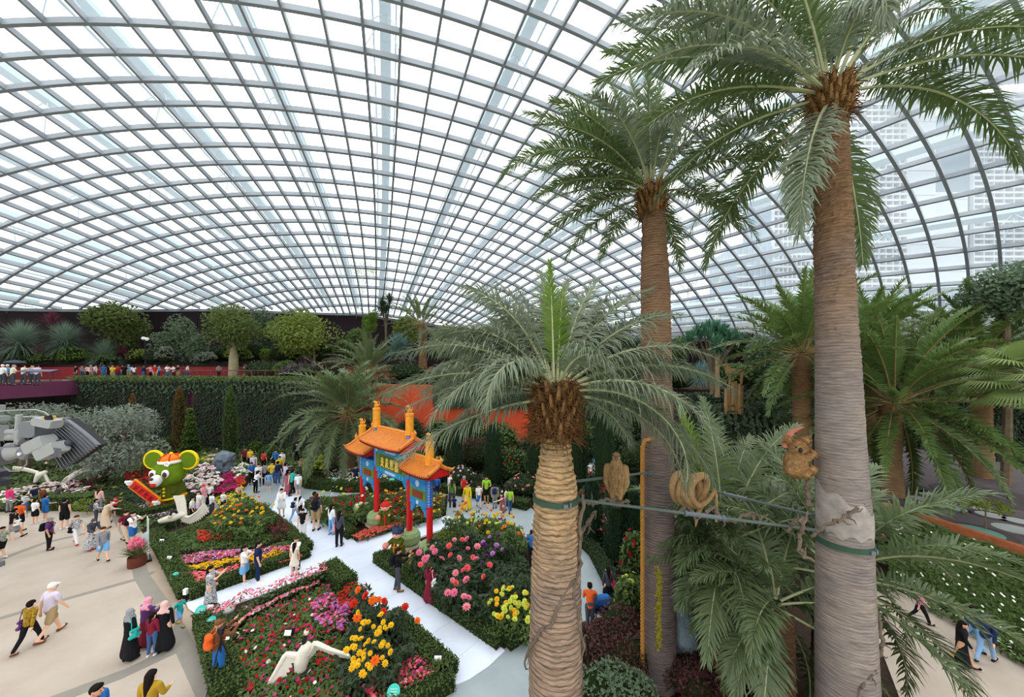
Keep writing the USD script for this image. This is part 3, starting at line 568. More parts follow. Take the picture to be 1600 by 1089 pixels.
# the nearer shorter one
tmA = trunkmat('tan_trunk_bark', sr(146, 124, 108), sr(186, 154, 114), 4.9, 6.6, .6, 3, 3.3, .5)
AF = [(100, 86, 2.3, .1, 'lime', dict(ll=.3, droop=.3, vee=.5)), (70, 80, 1.9, .25, 'lime', dict(ll=.3, droop=.4)), (152, 66, 2.7, .9), (30, 66, 2.4, .5), (20, 50, 2.7, .7), (120, 70, 2.4, .5), (70, 74, 2.4, .4), (90, 64, 2.4, .6), (50, 60, 2.5, .6), (170, 58, 2.7, 1.6), (212, 52, 2.0, 2.4), (186, 14, 2.7, .85), (197, -6, 2.8, .55), (175, 36, 2.6, 1.3), (160, 20, 2.8, .9),
      (0, 30, 2.9, 1.1), (6, 14, 2.9, 1.0), (-27, 22, 3.0, 1.7), (-12, 2, 3.0, 1.25), (-5, 40, 2.9, 1.2), (10, 52, 2.9, .95), (-25, 14, 2.9, 2.0), (-14, 2, 2.8, 1.6), (228, 48, 2.1, 2.3), (100, 80, 2.5, .5), (140, 74, 2.5, .7), (40, 76, 2.4, .6), (15, 66, 2.7, .9), (165, 72, 2.6, 1.0), (185, 40, 2.8, 1.1), (-8, 28, 3.0, 1.1), (25, 34, 2.9, 1.0), (155, 42, 2.9, 1.1), (192, 22, 2.9, .9), (108, 56, 2.6, .8), (75, 52, 2.6, .8), (150, 32, 2.8, 1.0), (60, 40, 2.8, 1.0), (120, 30, 2.8, 1.0), (90, 22, 2.8, 1.0), (35, 20, 2.8, 1.1), (140, 5, 2.8, .9), (40, -5, 2.7, .9), (165, 48, 2.8, 1.0), (135, 52, 2.7, .9), (203, 28, 2.4, 1.6), (-60, 62, 1.6, 2.2)]
palm('nearest wine palm with a tan ringed trunk and a shaggy fibrous neck', 'palm tree', (.79, 6.3, 0), (.79, 6.3, 7.95), AF,
     trunk_mesh([(0, .5), (2.5, .485), (4.7, .45), (6.3, .375), (6.9, .28), (7.2, .25), (7.5, .27), (8.0, .24)], .095, ([0, 4.5, 5.5, 8], [.01, .016, .034, .036]), .7, 11, 44, None), tmA, 'grey', fib=(1300, .34, .75), n=96, ll=.6, lw=.027, droop=1.5, vee=.1, seed='A')
# date palms on the right terrace and behind
tmD = trunkmat('date_palm_bark', sr(146, 118, 84), sr(128, 100, 70), 2, 5, .5, 5)
def date(label, base, crown, n, Ln, seed, el0=-50, leaf='deep', rt=.45, tri=62, ll=.58, bend=.75, lw=.1, **kw):
    h = crown[2] - base[2]
    return palm(label, 'palm tree', base, crown, spiral(n, el0, 84, Ln, bend, seed), trunk_mesh([(0, rt * 1.15), (h * .4, rt * .9), (h, rt)], .16, .05, .6, 2, 20, None, .06) if h > .6 else None, tmD, leaf, **{**dict(n=tri, ll=ll, lw=lw, droop=.25, vee=.3, seed=seed, seg=2, rib=rach2, r0=.25), **kw})
date('big dark green date palm standing on the purple grey terrace', (19.1, 17.6, 2), (19.3, 17.6, 6.6), 62, 5.1, 'd1', -62, tri=120, ll=.56, lw=.085, droop=.12, vee=.4, thick=.035)
date('date palm crown just behind the grey trunk at the right', (16.2, 19.5, 3), (16.2, 19.5, 9.2), 64, 4.5, 'd2', -45)
date('date palm with upright new leaves behind the big terrace palm', (22.2, 21.5, 3), (22.0, 21.5, 9.4), 60, 4.5, 'd3', -35)
date('date palm beside the fan palm at the right edge', (27.6, 20.5, 2), (27.4, 20.5, 9.0), 62, 4.6, 'd4', -40)
date('broad feather palm behind the left side of the ornamental gate', (-12.9, 27.4, 0), (-12.9, 27.4, 4.6), 76, 5.4, 'd5', -45, 'fern', .55, 60, .7, 1.35)
date('feather palm on the bank above the gate, left of the date palm', (-15.2, 37, 6), (-15.2, 37, 7.7), 58, 5.0, 'd6', -25, 'fern', .5, 46, .6, 1.1)
date('slender date palm with a tall brown trunk against the back wall', (-10.5, 41, 7), (-10.7, 41, 13.3), 36, 4.0, 'd7', -40, 'fern', .5, 30, .45, .8)
date('low palm by the shrubs between the gate and the ivy hedge', (-4.5, 36, 6), (-4.5, 36, 9.0), 30, 3.6, 'd8', -30, 'fern', .35)
# the two broad crowns at the lower right
DF = [(f[0], f[1], f[2] * (.46 if 120 < f[0] < 262 else 1), f[3]) for f in spiral(46, -40, 80, 4.2, 1.0, 'e1') if not 258 < f[0] < 330] + [(250, 8, 2.7, 1.2), (262, -5, 2.3, 1.0), (232, 0, 2.9, 1.1), (272, -35, 1.9, .8), (250, -25, 2.4, .8)]
tmE = trunkmat('short_palm_bark', sr(110, 84, 60), sr(100, 76, 54), 1, 3, .5, 5)
palm('broad feather palm spreading below the steel rods, left of the grey trunk', 'palm tree', (5.6, 9.2, 0), (5.6, 9.2, 3.7), DF + [(100, 70, 3.6, .3, 'lime'), (120, 76, 3.4, .3, 'lime'), (70, 66, 3.4, .4, 'lime')],
     trunk_mesh([(0, .5), (3.6, .4)], .15, .05, .6, 2, 20, None, .06), tmE, 'fern', n=84, ll=.62, lw=.048, droop=.55, vee=.25, seed='e1')
palm('low feather palm between the boulder and the grey trunk at the bottom', 'palm tree', (6.15, 8.15, 0), (6.15, 8.15, 2.9), [(f[0], f[1], f[2] * (.72 if 120 < f[0] < 232 else 1), f[3]) for f in spiral(34, -45, 70, 3.0, 1.1, 'e3') if not 232 < f[0] < 335] + [(215, 0, 2.3, 1.1), (226, -25, 2.2, .8)],
     trunk_mesh([(0, .4), (2.8, .36)], .15, .05, .6, 2, 20, None, .06), tmE, 'fern', n=80, ll=.6, lw=.046, droop=.55, vee=.25, seed='e3')
palm('broad feather palm half hidden behind the grey trunk, reaching over the pale path', 'palm tree', (7.7, 8.3, 0), (7.7, 8.3, 3.5), [f for f in spiral(44, -42, 76, 3.5, 1.1, 'e2') if not 170 < f[0] < 278],
     trunk_mesh([(0, .5), (3.4, .4)], .15, .05, .6, 2, 20, None, .06), tmE, 'fern', n=84, ll=.62, lw=.048, droop=.55, vee=.25, seed='e2')

# ---------------------------------------------------------------- trees, shrubs and spiky plants of the terraces
def tree(label, base, crown, rad, mat='tree', n=2600, ln=.3, trunk=.16, lumps=9, name='tree', cat='tree', group=None, bk=None, sw=.55, bole=None, lo=-.85):
    base, crown = np.array(base, float), np.array(crown, float); rad = np.array(rad, float); r = rng_of(label); t = thing(name, label, cat, base, group=group); c = crown - base
    m, br = MB(), MB()
    top = c - [0, 0, rad[2] * .55]
    if bole: br.lathe([(bole * 1.1, -.05), (bole * 1.15, .5), (bole, top[2] * .55), (bole * .5, top[2] * .85), (trunk, top[2])], 12)
    else: br.tube([[0, 0, -.05], top * .5 + [.1, 0, 0], top], [trunk * 1.4, trunk, trunk * .8], 7)
    for q in range(lumps):
        d = rdir(r, 1)[0]; d[2] = d[2] * .95 + .05; s = r.uniform(.42, .62) if q else .72; cc = c + d * rad * (1 - s) * (1.2 if q else 0)
        br.tube([top - [0, 0, .1], (top + cc) / 2 + rdir(r, 1)[0] * .15, cc], [trunk * .7, trunk * .4, trunk * .15], 5)
        P, N = sphere_pts(r, cc, rad * s, n // lumps, lo, .7); m.add(*leaves_on(r, P, N, ln, ln * sw, 1.1))
    obj('trunk', br, bk or bark, t, smooth=40); obj('foliage', m, GREEN[mat], t, kind='stuff'); return t
def spiky(label, base, h, n, Ln, w, mat, el=(-30, 88), droop=.5, name='spiky_plant', cat='plant', group=None, trunk=.12, heads=None, tm_=None):
    "rosettes of narrow leaves on a stem; heads: rosette centres above the base"
    r = rng_of(label); t = thing(name, label, cat, base, group=group); m = MB(); heads = heads or [(0, 0, h)]
    if h > .3:
        br = MB()
        for q in heads: br.tube([[0, 0, -.05], np.array(q) * [.15, .15, .5], np.array(q) - [0, 0, .05]], [trunk, trunk * .8, trunk * .7], 7)
        obj('stem', br, tm_ or bark, t, smooth=40)
    for q in heads:
        a = r.uniform(0, 2 * PI, n); e = np.radians(el[0] + (el[1] - el[0]) * r.uniform(0, 1, n) ** .8); D = np.stack([np.cos(a) * np.cos(e), np.sin(a) * np.cos(e), np.sin(e)], 1)
        le = Ln * r.uniform(.85, 1.1, n)[:, None]; P0 = np.array(q) + D * .03; P1 = P0 + D * le * .55; D2 = unit(D - [0, 0, droop]); P2 = P1 + D2 * le * .45
        S = unit(np.cross(D, [0, 0, 1.001])) * w / 2
        v = np.stack([P0 - S * .8, P0 + S * .8, P1 - S, P1 + S, P2], 1).reshape(-1, 3); i = np.arange(n)[:, None] * 5
        m.add(v, np.vstack([i + [0, 1, 3], i + [0, 3, 2], i + [2, 3, 4]]))
    obj('leaves', m, mat if not isinstance(mat, str) else GREEN[mat], t, kind='stuff'); return t
def cypress(label, base, h, rad, mat='cypress', n=900, group=None, tip=.35):
    r = rng_of(label); t = thing('cypress', label, 'cypress', base, group=group)
    prof = lambda z: rad * np.interp(z / h, [0, .08, .5, .85, 1], [.7, .95, 1, .62, .06])
    z = np.linspace(.05, h * .97, 9); obj('core', MB().lathe(np.c_[prof(z) * .82, z], 10), core_m, t)
    zz = h * r.uniform(0.01, 1, n) ** .9; a = r.uniform(0, 2 * PI, n); d = np.stack([np.cos(a), np.sin(a), 0 * a], 1); P = d * (prof(zz) * r.uniform(.85, 1.08, n))[:, None] + np.c_[0 * a, 0 * a, zz]
    obj('foliage', MB().add(*leaf_mesh(P, unit(d * .5 + [0, 0, 1] + rdir(r, n) * .35), d, .2 * r.uniform(.7, 1.3, n), .08)), GREEN[mat], t, kind='stuff'); return t
def ball_shrub(label, c, rad, mat='bright', group=None):
    r = rng_of(label); t = thing('ball_topiary', label, 'topiary', c, group=group); P, N = sphere_pts(r, [0, 0, rad * .9], [rad] * 3, int(500 * max(1, rad)), -.8, .05)
    obj('core', MB().ball([0, 0, rad * .9], rad * .95, 2), core_m, t); obj('foliage', MB().add(*leaves_on(r, P, N, .09, .06)), GREEN[mat], t, kind='stuff'); return t
BZ = 8.65
GREEN['grasstree'] = leafmat('grass_tree_leaves', LG((84, 100, 86), (102, 116, 102), (68, 84, 72), (116, 128, 114)))
GREEN['cordyline'] = leafmat('cordyline_leaves', L((110, 52, 70), (140, 74, 90), (84, 40, 54)))
GREEN['blue'] = leafmat('blue_agave_leaves', LG((70, 100, 100), (92, 120, 118), (56, 82, 80)))
GREEN['dragon'] = leafmat('dragon_tree_leaves', LG((44, 76, 56), (62, 96, 70), (78, 112, 84)))
spiky('big blue green grass tree at the far left end of the terrace bed', at(33, 548, 38.6), .6, 900, 2.9, .04, 'grasstree', (-45, 88), .5, group=None)
spiky('big blue green grass tree, the second from the left on the terrace', at(102, 548, 40.6), .7, 900, 2.8, .04, 'grasstree', (-45, 88), .5)
spiky('lower blue green grass tree below the round tree', at(163, 566, 41.6), .3, 800, 2.5, .04, 'grasstree', (-20, 88), .5)
spiky('small purple leaved yucca behind the second grass tree', at(80, 520, 41.2), 1.0, 160, 1.6, .07, 'cordyline', (-10, 88), .2)
spiky('purple cordyline with strap leaves between the grass trees', at(60, 562, 39), .3, 120, 1.3, .08, 'cordyline', (5, 88), .2)
spiky('purple cordyline with strap leaves right of the third grass tree', at(193, 562, 43), .3, 140, 1.6, .08, 'cordyline', (5, 88), .2)
def tz(px, py, Y): p = at(px, py, Y); return p
def ttree(label, px, cy, rx, ry, Y, mat='tree', base_y=None, **k):
    c = at(px, cy, Y); s = Y / F; tree(label, (c[0], Y, BZ if base_y is None else base_y), c, (rx * s, rx * s * .8, ry * s), mat, **k)
ttree('round leafy tree on the terrace between the third grass tree and the grey green tree', 182, 512, 42, 36, 43.2, 'tree', n=3400, ln=.42)
ttree('grey green pointed tree on the terrace left of the bottle tree', 273, 532, 31, 42, 43.5, 'greygreen', n=3000, ln=.36)
ttree('small grey green tree leaning beside the pointed tree', 312, 548, 16, 26, 43, 'greygreen', n=1400, ln=.34)
ttree('bottle tree with a swollen pale trunk on the terrace', 365, 510, 44, 38, 40.5, 'tree', n=3200, ln=.38, bole=.45, bk=paint('bottle_tree_bark', sr(170, 160, 128), .8, .1, noise=.25, scale=2), base_y=7.0)
ttree('dark olive tree behind the bottle tree', 412, 516, 24, 32, 46, 'greygreen', n=2000, ln=.38)
ttree('broad spreading tree with yellow green leaves at the middle of the terrace', 490, 524, 62, 40, 42.5, 'yellowgreen', n=4600, ln=.4)
ttree('small flat topped light green tree below the dark olive tree', 420, 554, 18, 10, 44.6, 'bright', n=700, ln=.3)
ttree('bright yellow green conifer left of the dark dracaena', 579, 505, 13, 22, 46, 'bright', n=1200, ln=.35)
for i, (x, y, Y, rx, ry, mt, lb) in enumerate([
    (560, 530, 47, 26, 24, 'mid', 'dense green shrub mass left of the date palm by the back wall'), (640, 520, 48, 26, 26, 'yellowgreen', 'yellow green shrub behind the slender date palm'), (690, 535, 47, 30, 30, 'mid', 'green shrub right of the slender date palm'),
    (735, 545, 46, 34, 30, 'dark', 'dark tree behind the left fronds of the nearest palm'), (790, 530, 48, 36, 36, 'mid', 'tree behind the crown of the nearest palm'), (870, 530, 47, 44, 34, 'dark', 'dark tree behind the neck of the nearest palm'),
    (950, 535, 46, 44, 36, 'dark', 'dark tree left of the second tall trunk'), (1040, 545, 46, 44, 30, 'mid', 'tree just right of the second tall trunk, in the distance'), (1185, 560, 34, 30, 34, 'greygreen', 'grey green tree right of the goat carving'),
    (1210, 600, 32, 44, 40, 'dark', 'dark tree below the grey green tree, left of the grey trunk'), (1165, 535, 44, 40, 16, 'dark', 'flat dark tree under the foot of the glass'), (1250, 545, 42, 60, 24, 'greygreen', 'grey green hedge like tree under the glass behind the grey trunk'),
    (1330, 560, 33, 50, 40, 'dark', 'dark tree behind the date palms, right of the grey trunk'), (1460, 570, 30, 60, 40, 'dark', 'dark tree mass between the date palms'), (1570, 620, 26, 60, 60, 'dark', 'dark tree behind the fan palm'), (1572, 452, 19, 60, 58, 'greygreen', 'grey green tree with fine leaves at the top right, above the fan palm')]):
    ttree(lb, x, y, rx, ry, Y, mt, base_y=6.4 if Y > 30 else 2.0, n=2400 if Y > 25 else 5200, ln=.42 if Y > 25 else .24)
spiky('dark dracaena with three heads by the slender date palm', at(603, 540, 45), 4.0, 130, 1.5, .09, 'dark', (-40, 88), .35, trunk=.12, heads=[(-.5, 0, 5.0), (.4, .2, 5.6), (.1, -.3, 4.2)])
spiky('blue leaved agave like rosette left of the slender date palm', at(622, 562, 42), .8, 240, 2.7, .16, 'blue', (-25, 85), .5)
spiky('grey leaved rosette plant behind the left fronds of the nearest palm', at(715, 562, 40), .6, 200, 2.4, .14, 'grasstree', (-20, 85), .5)
r_ = rng_of('dragon'); hd = [(math.cos(a) * q, math.sin(a) * q * .8, 4.0 - .5 * q + r_.uniform(-.2, .2)) for q in (.3, 1.0, 1.7) for a in np.arange(0, 6.28, 1.0 / q + .25)]
dx = at(1112, 612, 27)
spiky('umbrella shaped dragon tree with a forked trunk, left of the goat carving', (dx[0], 27, 6.4), 4.6, 60, 1.0, .09, 'dragon', (-15, 85), .15, trunk=.09, heads=[(a, b, c + .9) for a, b, c in hd], tm_=paint('dragon_bark', sr(142, 118, 96), .8, .1, noise=.2))
dx = at(1121, 620, 24)
spiky('single stemmed dragon tree with a pale trunk in front of the umbrella shaped one', (dx[0], 24, 6.4), 3.4, 170, 1.0, .07, 'dragon', (-60, 88), .2, trunk=.17, tm_=paint('pale_dragon_bark', sr(178, 152, 120), .8, .1, noise=.2))
spiky('grey blue tuft of leaves at the foot of the dragon trees', at(1095, 600, 24.5), .5, 200, 1.2, .07, 'blue', (-40, 85), .3)
# low planting along the terrace
for i, (x, y, Y, rx, rz, mt, lb) in enumerate([(112, 566, 40.4, 1.9, 1.2, 'bright', 'bright yellow green shrub below the grass trees'), (25, 566, 38, 1.5, 1.0, 'dark', 'dark shrub at the far left of the terrace bed'), (55, 574, 38.8, 1.6, .8, 'mid', 'low green shrub under the far left grass tree'),
    (160, 575, 41.2, 1.6, .7, 'mid', 'low green shrub under the third grass tree'), (215, 570, 43, 1.5, 1.1, 'yellowgreen', 'yellow green shrub under the round tree'), (240, 575, 42.4, 1.2, 1.1, 'dark', 'dark shrub left of the grey green trees'), (258, 576, 41.8, 1.2, 1.2, 'olive', 'silvery shrub at the foot of the grey green trees'),
    (320, 574, 42.6, 1.1, .9, 'olive', 'pale tuft at the foot of the small leaning tree'), (372, 574, 42.2, 1.5, 1.4, 'yellowgreen', 'yellow green shrub behind the trunk of the bottle tree'), (395, 574, 44, 1.6, 1.7, 'dark', 'dark shrub right of the bottle tree'), (450, 574, 44.5, 2.2, 1.7, 'dark', 'dark shrub under the broad tree, left'),
    (500, 576, 44, 2.0, 1.9, 'dark', 'dark shrub under the broad tree, middle'), (540, 576, 44, 1.8, 1.9, 'mid', 'green shrub under the broad tree, right'), (345, 574, 45, 1.6, 1.5, 'dark', 'dark shrub left of the bottle tree trunk')]):
    p = at(x, y, Y); mound(lb, (p[0], Y, BZ), (rx, rx * .7, rz), mt, 700, .3, .15)
for i, (x, y, Y, rx, rz, mt, lb) in enumerate([(415, 592, 38, 2.2, 1.2, 'dark', 'dark shrub on the terrace edge above the ivy'), (475, 592, 37.2, 2.4, 1.1, 'purpleleaf', 'purple leaved shrub on the terrace edge above the ivy'), (445, 590, 37.8, 1.4, 1.2, 'mid', 'green shrub between the dark one and the purple leaved one'), (640, 590, 36.5, 2.4, 1.4, 'dark', 'dark shrub above the orange red wall'), (700, 596, 36, 2.2, 1.2, 'mid', 'green shrub above the orange red wall'), (520, 590, 38.5, 1.8, 1.2, 'maple', 'brownish red shrub left of the feather palm on the bank'),
    (770, 592, 36, 2.6, 1.6, 'dark', 'dark shrub behind the left side of the nearest palm'), (950, 600, 34, 3, 1.8, 'dark', 'dark shrub behind the right side of the nearest palm')]):
    p = at(x, y, Y); mound(lb, (p[0], Y, 6.4 if x > 550 else TZ), (rx, rx * .7, rz), mt, 700, .28, .15)
for i, (x, Y, z, rx, rz, mt, lb) in enumerate([(560, 31.5, 0, 1.8, 1.5, 'dark', 'dark shrub below the orange red wall, left end'), (606, 31.2, 0, 1.7, 2.1, 'mid', 'green shrub below the orange red wall behind the back gate column'), (642, 31, 0, 1.8, 2.2, 'dark', 'tall dark shrub below the orange red wall behind the gate'), (690, 30.6, 0, 2.0, 2.3, 'mid', 'tall green shrub below the orange red wall, right of the gate'), (735, 29.8, 0, 2.0, 2.6, 'dark', 'tall dark shrub below the orange red wall, above the cypress columns'), (785, 29.2, 0, 2.0, 2.2, 'mid', 'tall green shrub left of the nearest palm, below the orange red wall'), (845, 28.8, 0, 2.2, 1.9, 'dark', 'tall dark shrub behind the nearest palm, below the orange red wall'), (905, 28.8, 0, 2.0, 2.4, 'mid', 'tall green shrub right of the nearest palm, below the orange red wall'), (965, 29, 0, 2.4, 2.8, 'dark', 'tall dark shrub between the two left trunks, far behind'),
    (1015, 33, 6.4, 2.6, 1.6, 'mid', 'green shrub on the upper bank behind the second tall trunk'), (1060, 31.5, 6.2, 2.2, 1.2, 'dark', 'dark shrub on the upper bank left of the dragon trees'), (1130, 31.5, 6.2, 2.4, 1.5, 'mid', 'green shrub on the upper bank between the dragon trees and the goat'), (1200, 31, 6.2, 2.6, 1.6, 'dark', 'dark shrub on the upper bank right of the goat carving'), (1245, 31, 6.2, 2.4, 1.8, 'mid', 'green shrub on the upper bank left of the grey trunk'), (1070, 27, 0, 2.6, 3.2, 'dark', 'big dark shrub left of the clipped ivy block'), (1235, 26, 0, 3.0, 3.0, 'dark', 'big dark shrub right of the clipped ivy block'), (870, 33, 6.4, 2.6, 1.5, 'mid', 'green shrub on the upper bank behind the nearest palm crown')]):
    mound(lb, ((x - 800) / F * Y, Y, z), (rx, rx * .6, rz), mt, 1500, .26, .15)
# ivy over the wall: leaves hang on the face and spill over the top
def ivy(label, line, z0, z1, dens=100, skip=None, ln=.24, name='ivy', fringe=True, mat='ivy', bright='mid', thick=.25):
    P = np.asarray(line, float); r = rng_of(label); o = np.array([*P[0], 0]); t = thing(name, label, 'climbing plant', o)
    ls = sg.LineString(P); n = int(ls.length * (z1 - z0) * dens); s = r.uniform(0, ls.length, n)
    q = np.array([[*ls.interpolate(x).coords[0], *ls.interpolate(min(x + .05, ls.length)).coords[0]] for x in s]); d = unit(q[:, 2:] - q[:, :2] + 1e-9); N = np.c_[d[:, 1], -d[:, 0], 0 * s]
    z = r.uniform(z0, z1, n); bulge = thick * meshkit.noise(np.c_[q[:, :2] * .8, z * .8], 4) + r.uniform(0, .08, n)
    p = np.c_[q[:, :2], z] + N * bulge[:, None] - o
    if skip is not None: k = ~skip(q[:, 0], z); p, N = p[k], N[k]
    D = unit(N * .35 + [0, 0, -1] + rdir(r, len(p)) * .55); obj('foliage', MB().add(*leaf_mesh(p, D, N, ln * r.uniform(.7, 1.3, len(p)), ln * .75)), GREEN[mat], t, kind='stuff')
    if fringe:
        n = int(ls.length * 120); s = r.uniform(0, ls.length, n); q = np.array([ls.interpolate(x).coords[0] for x in s]); p = np.c_[q, z1 + r.uniform(-.1, .45, n)] + np.c_[r.normal(0, .3, n), r.normal(-.1, .35, n), 0 * s] - o
        obj('top_growth', MB().add(*leaves_on(r, p, np.tile([0, -.4, 1.], (n, 1)), .26, .15, 1.0)), GREEN[bright], t, kind='stuff')
        m = MB()
        for s in np.arange(.2, ls.length, .5):
            q = np.array([*ls.interpolate(s).coords[0], z1]) - o; lnn = r.uniform(.6, 2.2); k = 14
            pts = np.array([q + [0, -.25 - .1 * math.sin(i), .1 - lnn * (i / k) ** 1.2] + [.35 * i / k * r.uniform(.2, 1), 0, 0] for i in range(k)])
            m.add(*leaf_mesh(np.repeat(pts, 3, 0), rdir(r, 3 * k) * [1, .4, .5] + [0, -.3, -.8], np.tile([0, -1, .2], (3 * k, 1)), .24, .15))
        obj('trailing_stems', m, GREEN['greygreen'], t, kind='stuff')
    return t
ivy('dark green ivy covering the long wall below the terrace', [(-47, 37.4), (-33.2, 36.3), (-23, 35.6), (-18, 34.6)], .1, 7.0, 95, lambda x, z: (np.abs(x + 33.2) < .35) & (z < 6.0))
ivy('dark green ivy on the curving wall end left of the gate', [(-18, 34.6), (-16.6, 33.6), (-16.2, 36)], .1, 6.2, 110)
ivy('thick clipped ivy on the high block below the dragon trees', [(11.4, 22.2), (16.6, 22.6), (17.4, 24.0)], .2, 5.6, 190, fringe=True, bright='dark', ln=.17)
struct('wall_right_002', prism(np.array([[11.3, 22.5], [16.5, 22.9], [17.2, 24.2], [17.2, 26], [11.3, 26]]), 0, 5.5), soil, label='earth block behind the clipped ivy')
ivy('dark climbing plants above the lower orange red wall', [(-7.3, 32.9), (6, 31.5)], 4.75, 6.4, 90, fringe=True, bright='dark', mat='dark', ln=.3, thick=.4)
ivy('dark climbing plants over the high bank at the right', [(6, 31.6), (30, 29.8), (50, 31.8)], .1, 6.3, 60, fringe=False, mat='dark', ln=.34, thick=.6)
# cypresses, topiary and the silver olive at the left
cypress('narrow brownish cypress left of the spiral topiary', g(280, 706), 6.3, .5, 'rustgreen', 1300)
cypress('dark narrow cypress right of the spiral topiary, before the ivy', g(360, 714), 6.5, .55, 'mid', 1400)
cypress('slim cypress tip rising behind the silver olive tree', g(207, 715), 5.8, .35, 'rustgreen', 800)
for x, y, h, rr, lb in [(709, 758, 4.4, .62, 'dark cypress column under the long left fronds of the nearest palm, the left one'), (771, 760, 4.3, .6, 'dark cypress column between the gate and the nearest palm trunk'), (836, 772, 5.2, .55, 'dark cypress column just left of the nearest palm trunk'), (905, 782, 6.6, .55, 'dark cypress column just right of the nearest palm trunk'),
    (943, 800, 6.9, .62, 'broad dark cypress column behind the eagle carving'), (660, 690, 5.4, .45, 'thin cypress before the orange red wall'), (965, 880, 4.0, .5, 'dark cypress column left of the gold cord on the second tall trunk'), (985, 885, 3.6, .4, 'dark cypress tight against the second tall trunk'), (925, 850, 3.2, .4, 'short dark cypress under the eagle carving')]:
    cypress(lb, g(x, y), h, rr, 'cypress', 1500)
c = g(297, 710); t = thing('spiral_topiary', 'bright green spiral topiary between two narrow cypresses', 'topiary', c); r = rng_of('spir'); m, k = MB(), MB()
for i in range(7):
    cc = [0, 0, .45 + i * .62]; s = .85 - i * .1; R = rotx(.35) @ roty(.25); P, N = sphere_pts(r, [0, 0, 0], [s, s, .34], 260, -1, .05); m.add(*leaves_on(r, P @ R.T + cc, N @ R.T, .1, .07)); k.add(ICO[1].vertices * [s * .95, s * .95, .3] @ R.T + cc, ICO[1].faces)
obj('core', k, core_m, t); obj('foliage', m, GREEN['bright'], t, kind='stuff')
for x, y, rr, lb in [(259, 706, .75, 'green ball topiary left of the brownish cypress'), (399, 710, .65, 'green ball topiary at the foot of the ivy, right of the dark cypress'), (420, 722, .8, 'green ball topiary beside the crowd by the ivy'), (1453, 958, .45, 'bright green ball shrub beside the walking couple at the lower right'), (775, 722, .7, 'green ball topiary far behind the nearest palm'), (790, 722, .6, 'second green ball topiary far behind the nearest palm')]:
    c = g(x, y); c = c if lb[0] != 'b' else g(1553, 976); ball_shrub(lb, c, rr)
tree('large silver leaved olive tree behind the grey machine', g(152, 752), at(178, 690, 25), (3.5, 2.6, 2.6), 'olive', 7500, .3, .35, 13, sw=.32, bk=paint('olive_bark', sr(104, 86, 70), .9, .1, noise=.4, scale=4))
tree('silver leaved olive tree at the left, behind the grey machine', g(40, 735), at(35, 655, 28), (4.2, 2.4, 1.9), 'olive', 5200, .3, .3, 11, sw=.32)
# the fan palm at the right edge
FP = at(1625, 590, 13); t = thing('fan_palm', 'yellow green fan palm reaching in from the right edge', 'palm tree', (FP[0], 13, 2)); r = rng_of('fan'); c = np.array([0, 0, FP[2] - 2])
obj('trunk', trunk_mesh([(0, .3), (c[2], .26)], .1, .02, .6, 2, 16, None, .06), tmD, t)
for k in range(26):
    az = k * 2.4; el = math.radians(-35 + 95 * (k / 26)); D = np.array([math.cos(az) * math.cos(el), math.sin(az) * math.cos(el), math.sin(el)]); hub = c + D * 1.1 - [0, 0, .1]; S = unit(np.cross(D, [0, 0, 1.])); m = MB(); n = 34
    an = np.linspace(-1.9, 1.9, n); d = D[None] * np.cos(an)[:, None] + S[None] * np.sin(an)[:, None]; le = 1.15 * (1 - .12 * np.abs(an)); P1 = hub + d * (le * .6)[:, None]; P2 = P1 + unit(d - [0, 0, .9]) * (le * .45)[:, None]; w = np.cross(d, np.cross(S, D)) * .035
    v = np.stack([np.tile(hub, (n, 1)) - w * .4, np.tile(hub, (n, 1)) + w * .4, P1 - w, P1 + w, P2], 1).reshape(-1, 3); i = np.arange(n)[:, None] * 5
    fr = obj('frond', (v, np.vstack([i + [0, 1, 3], i + [0, 3, 2], i + [2, 3, 4]])), leafmat('fan_palm_leaf', L((120, 138, 78), (140, 156, 92), (104, 122, 64)), .45, .25, .4), t); obj('leaf_stalk', tube([c, hub], [.03, .015], 5), rach, fr)

# ---------------------------------------------------------------- flower beds
def soilbed(label, px):
    t = obj('soil_bed', prism(PP(px), -.05, .05), soil); tag(t, label, 'soil bed')
def H(label, px, w=.55, h=.42, mat='box', **k): return hedge(label, PP(px), w, h, mat, **k)
soilbed('soil of the bed left of the crossing walkways', [(236, 842), (287, 940), (486, 869), (480, 850), (400, 796), (300, 796)])
soilbed('soil of the bed in front with the dancing crane', [(314, 966), (354, 1098), (560, 1160), (711, 1066), (520, 893)])
soilbed('soil of the bed under the back half of the gate', [(478, 782), (557, 846), (697, 804), (700, 775), (600, 768)])
soilbed('soil of the bed under the front half of the gate', [(586, 868), (788, 1014), (832, 985), (842, 880), (810, 825), (715, 822)])
H('box hedge along the plaza side of the left bed', [(243, 838), (293, 934)]); H('box hedge along the walkway side of the left bed', [(296, 936), (482, 869)]); H('box hedge on the crossing corner of the left bed', [(480, 864), (445, 832), (402, 800)])
H('box hedge behind the left bed, beside the flying crane', [(243, 834), (322, 806)], .45)
H('box hedge along the plaza side of the front bed', [(322, 972), (362, 1102)], .7); H('box hedge along the lower right of the front bed', [(612, 972), (704, 1064)], .6); H('box hedge at the bottom corner of the front bed', [(704, 1066), (655, 1092), (600, 1115)], .7)
H('box hedge at the crossing corner of the front bed', [(512, 898), (545, 928)], .7, .6); H('low curved box hedge inside the front bed', [(355, 995), (392, 962), (440, 938), (505, 908)], .4, .38)
H('box hedge on the crossing side of the bed under the gate', [(482, 792), (550, 842)], .5); H('low box hedge on the walkway side of the bed under the gate', [(640, 822), (694, 804)], .4)
